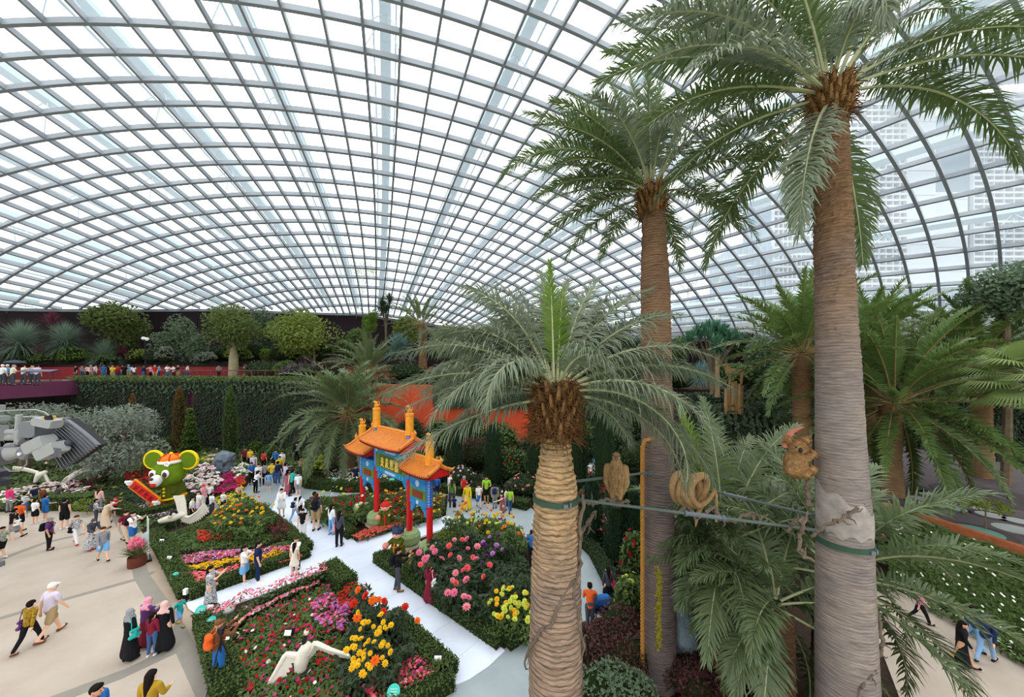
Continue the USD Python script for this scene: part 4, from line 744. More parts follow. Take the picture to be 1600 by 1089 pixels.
H('box hedge along the walkway side of the pink dahlia bed', [(592, 876), (690, 944), (786, 1010)], .6, .45); H('box hedge on the path side of the pink dahlia bed', [(788, 1010), (834, 982)], .6, .45)
H('curved box hedge round the bed in front of the broad feather palm', [(472, 753), (485, 761), (520, 765), (570, 766), (620, 763), (665, 756)], .8, .6)
H('box hedge in front of the purple and white pansies', [(182, 797), (215, 812), (262, 802), (320, 786)], .6, .5); H('box hedge at the back of the plaza, below the olive tree', [(40, 794), (95, 794), (150, 793)], .9, .8, mat='mid')
H('box hedge along the back of the ring path, right of the gate', [(690, 768), (750, 778), (826, 796)], .6, .5); H('box hedge on the outer side of the ring path, behind the nearest palm trunk', [(884, 826), (928, 868), (958, 925), (972, 980)], .5, .5, mat='dark')
B = bed_patch
B('low leafy ground cover in the left bed', [(250, 838), (328, 812), (400, 806), (452, 838), (400, 852), (262, 862)], .3, 'mid', dens=420)
B('salmon and orange flowers in the middle of the left bed', [(307, 830), (335, 823), (366, 826), (362, 842), (310, 846)], .36, 'mid', ('salmon', 'scarlet'), 200, 420, .042)
B('pink and red flower strip in the left bed', [(266, 870), (330, 860), (400, 858), (464, 850), (466, 858), (390, 868), (284, 882)], .36, 'mid', ('hot', 'lilac', 'coral', 'blush'), 200, 330, .045)
B('yellow flower strip in the left bed', [(278, 886), (380, 870), (464, 858), (466, 863), (380, 880), (288, 896)], .36, 'mid', ('yellow',), 200, 330, .038)
B('rose pink flower strip along the front of the left bed', [(284, 900), (380, 882), (470, 863), (472, 872), (380, 895), (302, 918)], .36, 'mid', ('rose', 'coral'), 200, 380, .045)
t = B('leafy dahlia clump with yellow and orange blooms behind the left bed', [(318, 806), (350, 792), (400, 782), (432, 800), (405, 826), (335, 824)], 1.3, 'mid', dens=420, ln=.2, w=.11, name='dahlia_clump', relief=.35)
r = rng_of('ydA'); oA = PP([(318, 806), (350, 792), (400, 782), (432, 800), (405, 826), (335, 824)], .91).mean(0)
def spots(px, z, o, n=None, seed=0, zj=.25):
    r = rng_of(('sp', seed)); q = PP(px, z) if n is None else poly_pts(r, PP(px, z), n); return [(np.array([*(p - o), z + r.uniform(-zj, zj)]), np.array([r.normal(0, .35), -.55 + r.normal(0, .3), .8])) for p in q]
blooms_on(t, ['yellow', 'yellow', 'orange'], spots([(320, 800), (355, 785), (405, 772), (435, 795), (400, 815), (340, 818)], 1.2, oA, 46, 'a'), .09)
B('dark red flowers at the crossing end of the left bed', [(412, 818), (440, 808), (456, 826), (430, 838)], .7, 'maple', ('maroonf',), 300, 40, .05)
B('row of tall pink spires along the walkway edge of the front bed', [(322, 955), (420, 918), (508, 884), (513, 892), (425, 930), (338, 966)], .8, 'greygreen', ('pink', 'rose'), 130, 200, .036, relief=.15)
B('rose pink and white flower carpet in the front bed', [(350, 975), (400, 944), (470, 912), (502, 902), (500, 910), (440, 938), (384, 968), (358, 990)], .36, 'mid', ('rose', 'pink', 'blush'), 220, 280, .048)
B('leafy ground cover with red flowers around the dancing crane', [(358, 998), (395, 966), (440, 942), (508, 912), (530, 935), (540, 1000), (545, 1110), (380, 1115)], .34, 'mid', (('red', .5), ('hot', .35), ('white', .06)), 620, 34, .055)
B('hot pink flowers in the middle of the front bed', [(486, 940), (515, 925), (550, 948), (540, 985), (502, 985), (488, 955)], .5, 'mid', ('hot', 'lilac', 'pink'), 260, 150, .055)
B('red salvia patch at the top of the front bed', [(526, 925), (545, 908), (572, 915), (562, 945), (532, 945)], .6, 'mid', ('scarlet', 'red'), 240, 330, .035)
pxD = [(548, 930), (588, 922), (632, 960), (650, 1005), (612, 1050), (545, 1062), (522, 1015), (556, 970)]
t = B('tall leafy dahlias with orange and yellow blooms in the front bed', pxD, 1.15, 'dark', dens=520, ln=.2, w=.1, name='dahlia_clump', relief=.4); oD = PP(pxD, .805).mean(0)
blooms_on(t, ['orange', 'scarlet'], spots([(560, 922), (553, 942), (582, 942), (600, 938), (633, 948), (652, 965), (558, 965), (599, 957), (572, 928), (592, 936), (586, 1037)], 1.3, oD, seed='o', zj=.1), .13)
blooms_on(t, ['yellow'], spots([(548, 972), (590, 962), (622, 985), (604, 1030), (560, 1052), (538, 1030), (545, 1000)], 1.35, oD, 48, 'y'), .085)
B('small coral and pink flowers at the lower right of the front bed', [(562, 1078), (600, 1052), (640, 1020), (664, 1018), (688, 1048), (655, 1074), (585, 1098)], .42, 'mid', ('coral', 'hot', 'rose'), 260, 200, .045)
pxC = [(478, 786), (530, 772), (600, 772), (590, 792), (560, 806), (505, 806)]
t = B('dahlia clump with red, white and lime blooms beside the back gate columns', pxC, 1.1, 'mid', dens=420, ln=.18, w=.1, name='dahlia_clump', relief=.4); oC = PP(pxC, .77).mean(0)
blooms_on(t, ['red', 'red', 'white', 'lime'], spots([(478, 775), (520, 762), (600, 762), (592, 785), (560, 796), (505, 796)], 1.1, oC, 44, 'c'), .1)
B('coral begonias at the front of the bed under the gate', [(548, 836), (598, 820), (640, 808), (652, 813), (562, 845)], .3, 'mid', ('coral', 'salmon'), 260, 260, .042)
B('leafy shrubs with red blooms behind the gate columns', [(600, 786), (640, 776), (690, 784), (690, 800), (630, 812), (606, 806)], .9, 'mid', (('red', .6), ('yellow', .4)), 360, 18, .08, relief=.4)
pxP = [(640, 872), (672, 845), (730, 835), (800, 850), (832, 890), (828, 925), (760, 950), (700, 935)]
t = B('big leafy dahlia clump with large pink blooms beside the front gate columns', pxP, 1.35, 'dark', dens=620, ln=.2, w=.11, name='dahlia_clump', relief=.35); oP = PP(pxP, .945).mean(0)
blooms_on(t, ['pink', 'coral', 'rose'], spots([(655, 866), (667, 871), (664, 877), (657, 885), (717, 868), (731, 854), (702, 851), (710, 843), (746, 853), (739, 872), (744, 876), (712, 892), (730, 889), (724, 893), (756, 898), (707, 904), (729, 907), (712, 913), (710, 922), (725, 931), (732, 936), (729, 944), (700, 923), (680, 858), (676, 855), (722, 847), (704, 864), (730, 841), (690, 872), (765, 880)], 1.35, oP, seed='p', zj=.12), .14)
blooms_on(t, ['lilac', 'purple'], spots([(755, 846), (757, 853), (770, 868), (772, 860), (779, 838), (765, 840), (776, 850), (754, 877), (760, 871), (785, 857)], 1.4, oP, seed='l', zj=.1), .11)
pxY = [(762, 935), (798, 925), (832, 942), (830, 985), (795, 980), (760, 955)]
t = B('dahlia clump with lime yellow blooms at the path corner of the pink dahlia bed', pxY, .95, 'mid', dens=420, ln=.16, w=.09, name='dahlia_clump', relief=.35); oY = PP(pxY, .665).mean(0)
blooms_on(t, ['lime', 'lime', 'yellow'], spots([(758, 925), (795, 915), (835, 932), (832, 972), (795, 968), (758, 945)], 1.0, oY, 60, 'ly'), .095)
pxN = [(690, 812), (735, 800), (800, 815), (838, 850), (800, 846), (730, 832)]
t = B('leafy clump with yellow and orange blooms at the back of the pink dahlia bed', pxN, 1.15, 'mid', dens=460, ln=.18, w=.1, name='dahlia_clump', relief=.4); oN = PP(pxN, .805).mean(0)
blooms_on(t, ['yellow', 'orange', 'lime'], spots([(690, 800), (735, 788), (800, 800), (838, 838), (800, 834), (735, 820)], 1.15, oN, 56, 'n'), .09)
B('yellow green low shrubs by the girl figure', [(612, 884), (640, 866), (668, 882), (700, 925), (680, 935), (640, 905)], .5, 'yellowgreen', (('orange', 1),), 320, 12, .05)
B('green and red leafy plants at the back of the bed under the gate', [(600, 766), (695, 772), (695, 788), (600, 786)], .8, 'mid', (('red', .5), ('yellow', .5)), 380, 16, .08)
B('yellow green ground cover round the front gate columns', [(665, 852), (690, 828), (722, 816), (740, 836), (700, 852)], .45, 'yellowgreen', (), 420)
B('green ground cover at the crossing corner of the left bed', [(402, 862), (440, 842), (478, 850), (480, 864), (440, 862)], .3, 'mid', (), 420)
B('white flowers in the round bed before the broad feather palm', [(500, 738), (560, 730), (640, 738), (650, 750), (520, 757)], .7, 'mid', ('white',), 240, 42, .08)
B('lime yellow chrysanthemums in the round bed before the broad feather palm', [(470, 722), (490, 712), (515, 718), (508, 735), (475, 742)], 1.1, 'mid', ('lime',), 240, 60, .1)
B('dark red leaved plants in the round bed', [(478, 740), (530, 728), (545, 738), (500, 752)], .6, 'maple', (), 300)
B('purple and white pansies below the green topiary mouse', [(200, 792), (240, 778), (268, 790), (300, 800), (262, 805), (218, 808)], .3, 'mid', ('purple', 'purple', 'white'), 240, 330, .055)
B('red dahlias left of the topiary mouse', [(196, 740), (245, 726), (252, 745), (235, 758), (200, 755)], 1.1, 'dark', ('red', 'scarlet'), 320, 34, .09)
B('dark leafy plants below the red dahlias', [(162, 765), (222, 752), (228, 782), (182, 790)], .8, 'dark', (('yellow', .06),), 380, 14, .1, relief=.4)
B('blush white dahlias right of the topiary mouse', [(284, 748), (322, 728), (348, 745), (332, 765), (300, 772)], 1.2, 'dark', ('blush', 'white'), 300, 34, .12)
B('magenta flowers below the grey stone head', [(318, 758), (360, 738), (385, 748), (370, 764), (330, 772)], .6, 'mid', ('magenta', 'hot'), 240, 240, .06)
B('orange flower cluster beside the magenta flowers', [(364, 750), (380, 745), (384, 755), (370, 760)], .6, 'mid', ('orange',), 200, 110, .07)
B('white flowers right of the grey stone head', [(362, 738), (385, 725), (394, 738), (372, 747)], .8, 'mid', ('white',), 220, 70, .08)
B('lime yellow flowers behind the people in white shirts', [(335, 778), (378, 763), (388, 776), (350, 790)], .7, 'mid', ('lime', 'yellow'), 240, 60, .07)
B('yellow flower bush behind the grey stone head', [(312, 712), (340, 705), (350, 718), (322, 728)], 1.2, 'mid', (('lime', .5), ('blush', .5)), 260, 24, .1)
B('white flowers under the grey machine', [(0, 775), (60, 758), (120, 752), (140, 765), (90, 782), (0, 788)], .8, 'mid', ('white', 'blush'), 220, 42, .09)
B('dark red leaved plants under the olive tree', [(96, 758), (140, 750), (150, 760), (110, 766)], .8, 'maple', ('maroonf',), 240, 30, .08)
B('mossy green mound under the olive tree', [(110, 792), (135, 768), (152, 775), (150, 792)], .8, 'yellowgreen', (), 420, ln=.1)
# shrubs and roses right of the gate and along the ring path
for x, y, rx, rz, mt, bl, lb in [(745, 738, 1.6, 1.7, 'maple', None, 'brown twiggy shrub between the two cypress columns'), (800, 752, 1.7, 1.4, 'mid', 'red', 'rose shrub with red blooms left of the nearest palm trunk'), (690, 752, 1.2, 1.0, 'mid', 'yellow', 'green shrub with yellow blooms behind the gate'), (660, 735, 1.4, 1.2, 'dark', 'red', 'dark shrub with red blooms behind the gate'), (722, 765, 1.0, .9, 'dark', 'blush', 'shrub with blush blooms below the left cypress column'),
    (820, 780, 1.2, .9, 'dark', 'rose', 'shrub with rose blooms at the path bend left of the palm trunk'), (930, 820, 1.2, 1.2, 'dark', 'red', 'rose shrub with red blooms below the eagle carving'), (972, 868, .8, 1.3, 'mid', 'red', 'rose shrub with red blooms left of the second tall trunk'), (950, 850, .7, 1.0, 'mid', 'pink', 'rose shrub with pink blooms above the woman with the pink bag'), (992, 925, .65, 1.3, 'mid', 'red', 'tall rose shrub against the second tall trunk'),
    (986, 985, .55, 1.0, 'mid', 'lime', 'shrub with lime yellow blooms beside the stroller'), (1065, 900, .9, 1.0, 'dark', 'red', 'shrub with red blooms right of the second tall trunk'), (1085, 880, .8, .9, 'dark', 'coral', 'shrub with coral blooms behind the lower right palm'), (1140, 900, 1.2, .9, 'dark', None, 'dark shrub behind the lower right palm'), (1375, 880, .6, .9, 'dark', 'coral', 'shrub with coral red blooms right of the grey trunk'), (870, 765, 1.5, 1.3, 'dark', 'rose', 'shrub behind the nearest palm trunk'), (1180, 790, 2.0, 1.5, 'mid', None, 'green shrub below the clipped ivy block'),
    (1200, 735, 2.2, 2.0, 'dark', None, 'dark shrub left of the koala carving'), (760, 715, 2.2, 1.5, 'mid', 'white', 'shrub with white blooms far behind the cypress columns'), (860, 720, 2.4, 1.8, 'dark', 'yellow', 'dark shrub far behind the nearest palm'), (640, 715, 1.8, 1.6, 'dark', None, 'dark shrub far behind the gate'), (1010, 760, 2.0, 1.8, 'dark', None, 'dark shrub behind the second tall trunk')]:
    c = g(x, y); t = mound(lb, c, (rx, rx * .8, rz), mt, 1500, .17, .09)
    if bl:
        r = rng_of(lb); P, N = sphere_pts(r, [0, 0, rz * .9], [rx * .95, rx * .76, rz * .95], 30, -.1, .02)
        blooms_on(t, [bl], [(p, n) for p, n in zip(P, N) if n[1] < .3], .09 if y < 800 else .075, seed=lb)
for x, y, rx, rz, lb in [(938, 1022, .6, .5, 'low red leaved maple shrub by the path, in front of the man with the stroller'), (915, 1060, .8, .8, 'low red leaved maple shrub close to the nearest palm trunk'), (965, 1020, .8, .8, 'low red leaved maple shrub in the middle of the bed'), (990, 1060, .75, .7, 'low red leaved maple shrub at the foot of the second tall trunk'), (950, 1085, .9, .6, 'low red leaved maple shrub at the bottom of the picture'), (1075, 1085, .8, .6, 'low red leaved maple shrub right of the second tall trunk')]:
    mound(lb, g(x, y), (rx, rx * .8, rz), 'maple', 2200, .1, .06)
mound('pale green shrub at the bottom of the picture between the two left trunks', g(940, 1135), (.9, .6, .8), 'greygreen', 2200, .11, .07); mound('second pale green shrub at the bottom edge, by the second tall trunk', g(985, 1130), (.6, .5, .7), 'greygreen', 1500, .11, .07)
# the planted bank below the right terrace
r = rng_of('bank'); t = thing('bank_planting', 'dense leafy bank with white flowers below the rusty edge', 'shrubs', (b0[1][0], b0[1][1], 0)); n = 16000; u, v = r.uniform(0, 3, n), r.uniform(0, .93, n)
L0 = np.stack([np.interp(u, range(4), b0[:, k]) for k in (0, 1)], 1); L1 = np.stack([np.interp(u, range(4), b1[:, k]) for k in (0, 1)], 1)
P = np.c_[L0 * (1 - v[:, None]) + L1 * v[:, None], v * 1.95 + .28 * meshkit.noise(np.c_[u * 4, v * 4, 0 * u], 2)] - [b0[1][0], b0[1][1], 0]
Nn = np.tile(unit([-.3, -.8, .6]), (n, 1)); P = P + Nn * (.35 * meshkit.noise(np.c_[u * 3, v * 3, 0 * u], 6) * r.uniform(.3, 1, n))[:, None]
obj('foliage', MB().add(*leaves_on(r, P, Nn, .15, .09, 1.1)), GREEN['mid'], t, kind='stuff'); m = MB()
for p in P[r.integers(0, n, 110)]: v_, f_ = flower_head('daisy', r, .05); R = rotx(.8); m.add(v_ @ R.T + p + Nn[0] * .2, f_)
obj('blossoms', m, BLOOM['white'], t, kind='stuff')
B('ground cover along the pale path at the lower right', [(1440, 940), (1530, 992), (1620, 1045), (1640, 1030), (1540, 970), (1450, 925)], .35, 'mid', (('white', 1),), 420, 20, .04)
# everything the paths leave bare: low dark planting
allp = unary_union([sg.Polygon(plaza).buffer(0), sg.Polygon(ring).buffer(.25), sg.Polygon(rp).buffer(0), sg.Polygon(rt).buffer(.3)])
left = sg.Polygon([(-50, 14), (-48, 37), (-18, 34), (-14, 35), (-9.6, 33), (6, 31.3), (11, 31), (11.2, 22), (17, 22), (17, 24), (14, 14), (10, 13), (6.8, 9), (5, 6.5), (2.3, 6.5), (2, 8)]).buffer(0).difference(allp)
for k, (x0, x1, lb) in enumerate([(-50, -16, 'low dark ground planting at the left behind the plaza'), (-16, 0, 'low dark ground planting behind the ring path'), (0, 20, 'low dark ground planting right of the ring path')]):
    pc = left.intersection(sg.box(x0, 0, x1, 60)); pc = max(getattr(pc, 'geoms', [pc]), key=lambda q: q.area)
    o = np.array([x0 / 2 + x1 / 2, 25]); t = thing('ground_cover', lb, 'ground cover', (*o, 0)); n = int(pc.area * 26); r = rng_of(lb); q = poly_pts(r, pc, n); z = .55 * meshkit.noise(np.c_[q * .9, 0 * q[:, 0]], 8) * r.uniform(.4, 1, n)
    obj('foliage', MB().add(*leaves_on(r, np.c_[q - o, z], np.tile([0, 0, 1.], (n, 1)), .3, .18, 1.0)), GREEN['dark' if k else 'mid'], t, kind='stuff')

# ---------------------------------------------------------------- the ornamental gate
gold = paint('gold_glaze', sr(232, 150, 30), .35, .5, noise=.18, scale=6); tile_m = paint('orange_roof_tile', sr(222, 134, 50), .45, .4, noise=.2, scale=5)
gred = paint('gate_red', sr(186, 22, 26), .4, .4); gblue = paint('gate_blue', sr(36, 104, 178), .5, .3, c2=sr(40, 140, 176), scale=3); ggreen = paint('gate_green', sr(96, 124, 40), .5, .3, noise=.2, scale=6); gdark = paint('gate_dark_blue', sr(34, 48, 112), .5, .3)
goldc = paint('gold_letters', sr(246, 206, 84), .35, .5)
blue_pat = usdkit.material(stage, '/World/Looks/blue_fretwork', {"tc": ("texture_coordinate", {}), "vo": ("voronoi_texture", {"scale": 8.5, "randomness": .1}), "r": ("rgb_ramp", {"ramp": [(0, sr(210, 226, 240)), (.16, sr(210, 226, 240)), (.22, sr(30, 92, 176)), (.36, sr(30, 92, 176)), (.42, sr(120, 170, 214)), (.48, sr(28, 84, 168)), (1, sr(28, 84, 168))]}), "p": ("principled_bsdf", {"roughness": .5})},
    [("tc.object", "vo.vector"), ("vo.distance", "r.fac"), ("r.color", "p.base_color")], surface="p.BSDF")
gate = thing('ornamental_gate', 'red columned ornamental gate with orange tiled roofs and a plaque of four gold characters', 'gate', (-6.0, 17.45, 0), -.73)
pale = paint('pale_plinth', sr(206, 196, 180), .8, .2, noise=.1)
for x, zr, zb, zt in ((-3.24, 2.36, 4.15, 5.62), (-1.59, 3.2, 5.25, 6.7), (1.59, 3.2, 5.25, 6.7), (3.2, 2.36, 4.15, 5.62)):
    pl = obj('plinth', MB().box([x, 0, .1], [.86, .86, .2]), pale, gate)
    m = MB().lathe([(.4, .18), (.5, .3), (.5, .6), (.4, .76), (.18, .8)], 14, (x, 0, 0)); tp = obj('clipped_base', m, paint('clipped_base_green', sr(150, 170, 120), .9, .1, noise=.3, scale=14, bump=.5), gate)
    obj('column', MB().lathe([(.135, .7), (.135, zr)], 18, (x, 0, 0)), gred, gate, smooth=40)
    obj('painted_column', MB().lathe([(.15, zr), (.155, zr + .03), (.145, zr + .08), (.145, zb)], 18, (x, 0, 0)), blue_pat, gate, smooth=40)
    H_ = zt - zb; pr = [(.17, zb), (.2, zb + .02), (.2, zb + .08), (.185, zb + .11)] + [(.185 + .006 * (k % 2), zb + .11 + k * (H_ * .62 - .11) / 12) for k in range(13)] + [(.205, zb + H_ * .64), (.205, zb + H_ * .7), (.14, zb + H_ * .72)]
    cp = obj('gold_sleeve', MB().lathe(pr, 18, (x, 0, 0)), gold, gate, smooth=30)
    z0 = zb + H_ * .72; b = MB().ball([x, 0, z0 + .1], [.12, .1, .12]).ball([x + .02, -.03, z0 + .24], [.08, .08, .1]).ball([x - .02, -.08, z0 + .31], [.06, .09, .055]).ball([x - .09, 0, z0 + .12], [.06, .1, .08]).ball([x + .09, 0, z0 + .12], [.06, .1, .08])
    b.tube([[x + .03, .08, z0 + .05], [x + .06, .14, z0 + .2], [x + .02, .1, z0 + .36]], [.04, .03, .015]); b.lathe([(.13, 0), (.13, .04)], 14, (x, 0, z0)); obj('finial', b, gold, gate, smooth=40)
def tiled_roof(x0, x1, zr, ze, dep, rise=.1):
    n = int((x1 - x0) / .15); m, edge, bs_ = MB(), MB(), MB()
    for s in (-1, 1):
        base = []
        for k in range(7):
            u = k / 6; base.append((s * dep * u, zr + (ze - zr) * (u ** .8)))
        for i in range(n + 1):
            x = x0 + (x1 - x0) * i / n; up = rise * (abs(2 * i / n - 1) ** 3)
            m.tube([[x, y, z + .05 + up * (k / 6)] for k, (y, z) in enumerate(base)], .05, 6)
            edge.lathe([(.055, 0), (.055, .03)], 8, (0, 0, 0), None) if False else edge.ball([x, s * (dep + .02), ze + .05 + up], [.05, .03, .05], 1)
        v = [[x, y, z + rise * abs(2 * t_ - 1) ** 3 * (k / 6)] for t_ in np.linspace(0, 1, 9) for x in [x0 + (x1 - x0) * t_] for k, (y, z) in enumerate(base)]
        v = [[a, b, c - .035] for a, b, c in v]; v2 = [[a, b, c - .05] for a, b, c in v]; f = []
        for i in range(8):
            for k in range(6): q = [i * 7 + k, (i + 1) * 7 + k, (i + 1) * 7 + k + 1, i * 7 + k + 1]; f += [q, [w + 63 for w in q[::-1]]]
        bs_.add(v + v2, np.array(f))
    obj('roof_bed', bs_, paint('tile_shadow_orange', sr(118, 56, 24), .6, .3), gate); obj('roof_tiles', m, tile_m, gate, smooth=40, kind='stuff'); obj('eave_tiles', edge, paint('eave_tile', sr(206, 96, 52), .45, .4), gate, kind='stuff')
    rg = MB().box([(x0 + x1) / 2, 0, zr + .1], [x1 - x0 + .1, .12, .2]); rg.tube([[x0 - .05, 0, zr + .22], [x1 + .05, 0, zr + .22]], .07, 8)
    for x, s in ((x0, -1), (x1, 1)):
        rg.tube([[x, 0, zr + .12], [x + s * .1, 0, zr + .3], [x + s * .02, 0, zr + .42]], [.09, .07, .02], 6)
        for q in (-1, 1): rg.tube([[x, 0, zr + .1], [x, q * dep * .5, (zr + ze) / 2 + .12], [x + s * .05, q * dep, ze + rise + .12], [x + s * .1, q * (dep + .08), ze + rise + .2]], [.07, .06, .055, .03], 6)
    obj('roof_ridge', rg, tile_m, gate, smooth=40)
    for x, s in ((x0 + .04, -1), (x1 - .04, 1)): obj('gable', (np.array([[x - .03, -dep * .92, ze], [x - .03, dep * .92, ze], [x - .03, 0, zr + .05], [x + .03, -dep * .92, ze], [x + .03, dep * .92, ze], [x + .03, 0, zr + .05]]), np.array([[0, 2, 1], [3, 4, 5], [0, 1, 4], [0, 4, 3], [1, 2, 5], [1, 5, 4], [2, 0, 3], [2, 3, 5]])), gred, gate)
    sf = MB().box([(x0 + x1) / 2, 0, ze - .02], [x1 - x0 - .1, dep * 1.7, .06]); obj('soffit', sf, gred, gate)
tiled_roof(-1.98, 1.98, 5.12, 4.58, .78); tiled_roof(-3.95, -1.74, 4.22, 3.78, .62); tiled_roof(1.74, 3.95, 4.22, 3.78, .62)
def brackets(x0, x1, z):
    m = MB()
    for x in np.arange(x0, x1, .24): m.box([x, -.16, z], [.1, .3, .12]).box([x, -.26, z + .09], [.2, .12, .07])
    obj('bracket_row', m, gdark, gate)
brackets(-1.35, 1.4, 4.44); brackets(-3.0, -1.8, 3.6); brackets(1.85, 3.05, 3.6)
obj('painted_beam', MB().box([0, 0, 4.18], [3.1, .2, .4]), gblue, gate); obj('painted_beam', MB().box([0, 0, 3.14], [3.1, .2, .28]), gblue, gate)
obj('plaque', MB().box([0, -.02, 3.63], [3.02, .16, .7]), ggreen, gate)
obj('plaque_panel', MB().box([0, -.11, 3.63], [2.1, .05, .58]), paint('plaque_dark', sr(70, 84, 30), .5, .3), gate)
orn = MB()
for x, z, w in ((-1.36, 4.18, .13), (1.36, 4.18, .13), (0, 4.18, .0), (0, 3.14, 0)):
    if w: orn.lathe([(w, 0), (w, .03), (w * .6, .05), (w * .6, .03), (w * .25, .05)], 12, (x, -.1, z), rotx(PI / 2))
    else: orn.box([x, -.115, z], [.95, .04, .12]).box([x, -.13, z], [.8, .03, .05])
obj('painted_ornament', orn, paint('pale_blue_ornament', sr(176, 196, 226), .5, .3), gate, kind='stuff')
orn = MB()
for x in np.arange(-1.2, 1.25, .3):
    for z in (4.18, 3.14):
        if abs(x) > .55: orn.box([x, -.112, z], [.14, .03, .14], R=roty(PI / 4))
obj('painted_lozenges', orn, paint('teal_ornament', sr(50, 160, 170), .5, .3), gate, kind='stuff')
# four gold characters, brush strokes as thin bars: (x0, z0, x1, z1, width) on a unit square
GL = [[(.15, .8, .85, .8), (.2, .62, .8, .62), (.1, .45, .9, .45), (.5, .95, .5, .45), (.45, .45, .1, 0), (.35, .3, .9, 0), (.7, .3, .2, 0)],
      [(.2, .85, .8, .85), (.5, 1, .5, .6), (.25, .68, .75, .68), (.2, .5, .8, .5), (.3, .5, .1, .05), (.35, .35, .75, .35), (.75, .35, .3, 0), (.35, .3, .95, 0)],
      [(.5, 1, .5, .9), (.1, .88, .9, .88), (.3, .82, .3, .72), (.7, .82, .7, .72), (.1, .7, .9, .7), (.25, .6, .75, .6), (.25, .6, .25, .35), (.75, .6, .75, .35), (.25, .47, .75, .47), (.25, .35, .75, .35), (.2, .25, .1, .05), (.35, .25, .45, .02), (.45, .02, .8, .05), (.85, .25, .95, .1)],
      [(.5, 1, .5, .9), (.1, .88, .9, .88), (.1, .88, .1, .75), (.9, .88, .9, .75), (.2, .75, .8, .75), (.3, .65, .7, .65), (.3, .65, .3, .5), (.7, .65, .7, .5), (.3, .5, .7, .5), (.15, .4, .85, .4), (.15, .4, .15, 0), (.85, .4, .85, 0), (.15, .2, .85, .2), (.15, 0, .85, 0), (.5, .4, .5, 0)]]
for k, st in enumerate(GL):
    m = MB()
    for x0, z0, x1, z1 in st:
        a = np.array([-.88 + k * .46 + x0 * .36, -.15, 3.39 + z0 * .48]); b = np.array([-.88 + k * .46 + x1 * .36, -.15, 3.39 + z1 * .48]); d = b - a
        m.box((a + b) / 2, [np.linalg.norm(d) + .03, .03, .045], R=roty(-math.atan2(d[2], d[0])))
    obj('gold_character', m, goldc, gate)
for x0, x1 in ((-3.08, -1.76), (1.76, 3.04)):
    xc, w = (x0 + x1) / 2, x1 - x0
    obj('painted_beam', MB().box([xc, 0, 3.2], [w, .18, .5]), gblue, gate); obj('painted_beam', MB().box([xc, 0, 2.35], [w, .18, .3]), gblue, gate)
    obj('plaque', MB().box([xc, -.02, 2.72], [w, .14, .46]), ggreen, gate); obj('plaque_panel', MB().box([xc, -.1, 2.72], [w * .6, .04, .3]), paint('plaque_red', sr(120, 50, 36), .5, .3), gate)
    o = MB().lathe([(.15, 0), (.15, .03), (.1, .05), (.1, .03), (.04, .05)], 12, (xc, -.09, 3.2), rotx(PI / 2)); o.lathe([(.1, 0), (.1, .03), (.05, .05)], 10, (xc, -.09, 2.35), rotx(PI / 2)); obj('painted_ornament', o, paint('pale_blue_ornament', 0), gate, kind='stuff')
cb = MB()
for x, s, z in ((-1.43, 1, 3.0), (1.43, -1, 3.0), (-3.07, 1, 2.2), (-1.75, -1, 2.2), (1.75, 1, 2.2), (3.03, -1, 2.2)):
    for k in range(5): cb.box([x + s * (.06 + k * .1), 0, z - .28 + k * .07 + .05], [.1, .1, .14 + (4 - k) * .05])
obj('corner_bracket', cb, gblue, gate)

# ---------------------------------------------------------------- figures of clipped plants and carved wood
def blob(parts, sub=.06, it=8):
    "one smooth surface from tapered bones: (p, r, q, s)"
    out = []
    for p, r, q, s in parts:
        a = ICO[2].vertices * r + p; b = ICO[2].vertices * s + q
        out.append(m3.Manifold.hull_points(np.vstack([a, b]).astype(np.float64)))
    m = m3.Manifold.batch_boolean(out, m3.OpType.Add).refine_to_length(sub).to_mesh()
    t = trimesh.Trimesh(np.array(m.vert_properties)[:, :3], np.array(m.tri_verts)); trimesh.smoothing.filter_taubin(t, iterations=it)
    return np.array(t.vertices), np.array(t.faces)
moss = paint('moss_green_topiary', sr(112, 142, 34), .95, .05, noise=.35, scale=30, bump=.8); moss2 = paint('dark_moss_topiary', sr(92, 102, 36), .95, .05, noise=.4, scale=30, bump=.8)
yel = paint('yellow_edge', sr(238, 206, 20), .6, .2); white = paint('white_paint', sr(240, 238, 234), .5, .3); blackp = paint('black_paint', sr(22, 20, 22), .5, .3); orangep = paint('orange_felt', sr(232, 124, 36), .8, .1); redp = paint('red_felt', sr(204, 40, 36), .7, .2); skinp = paint('figure_skin', sr(232, 176, 148), .6, .2); brownp = paint('dark_eye', sr(60, 24, 28), .25, .6)
c = g(266, 793) + [0, 0, .15]; MT = thing('topiary_mouse', 'big green topiary mouse with round yellow rimmed ears holding a red scroll', 'topiary figure', c, .08)
def ring_of(c, r, w, d, n=26): a = np.linspace(0, 2 * PI, n + 1); return tube([[c[0] + r * math.cos(q), c[1], c[2] + r * math.sin(q)] for q in a], w, 8, False)
obj('head', blob([((0, 0, 2.05), .78, (0, -.05, 1.95), .8), ((-.3, -.25, 1.75), .45, (.35, -.2, 1.8), .5)], .09), moss, MT, smooth=60)
for s, x, z in ((-1, -.93, 2.72), (1, .98, 2.68)):
    e = obj('ear', MB().lathe([(.0, -.07), (.5, -.07), (.52, 0), (.5, .07), (0, .07)], 26, (x, .05, z), rotx(PI / 2)), moss, MT, smooth=40); obj('ear_rim', ring_of((x, .05, z), .52, .085, 0), yel, e, smooth=60)
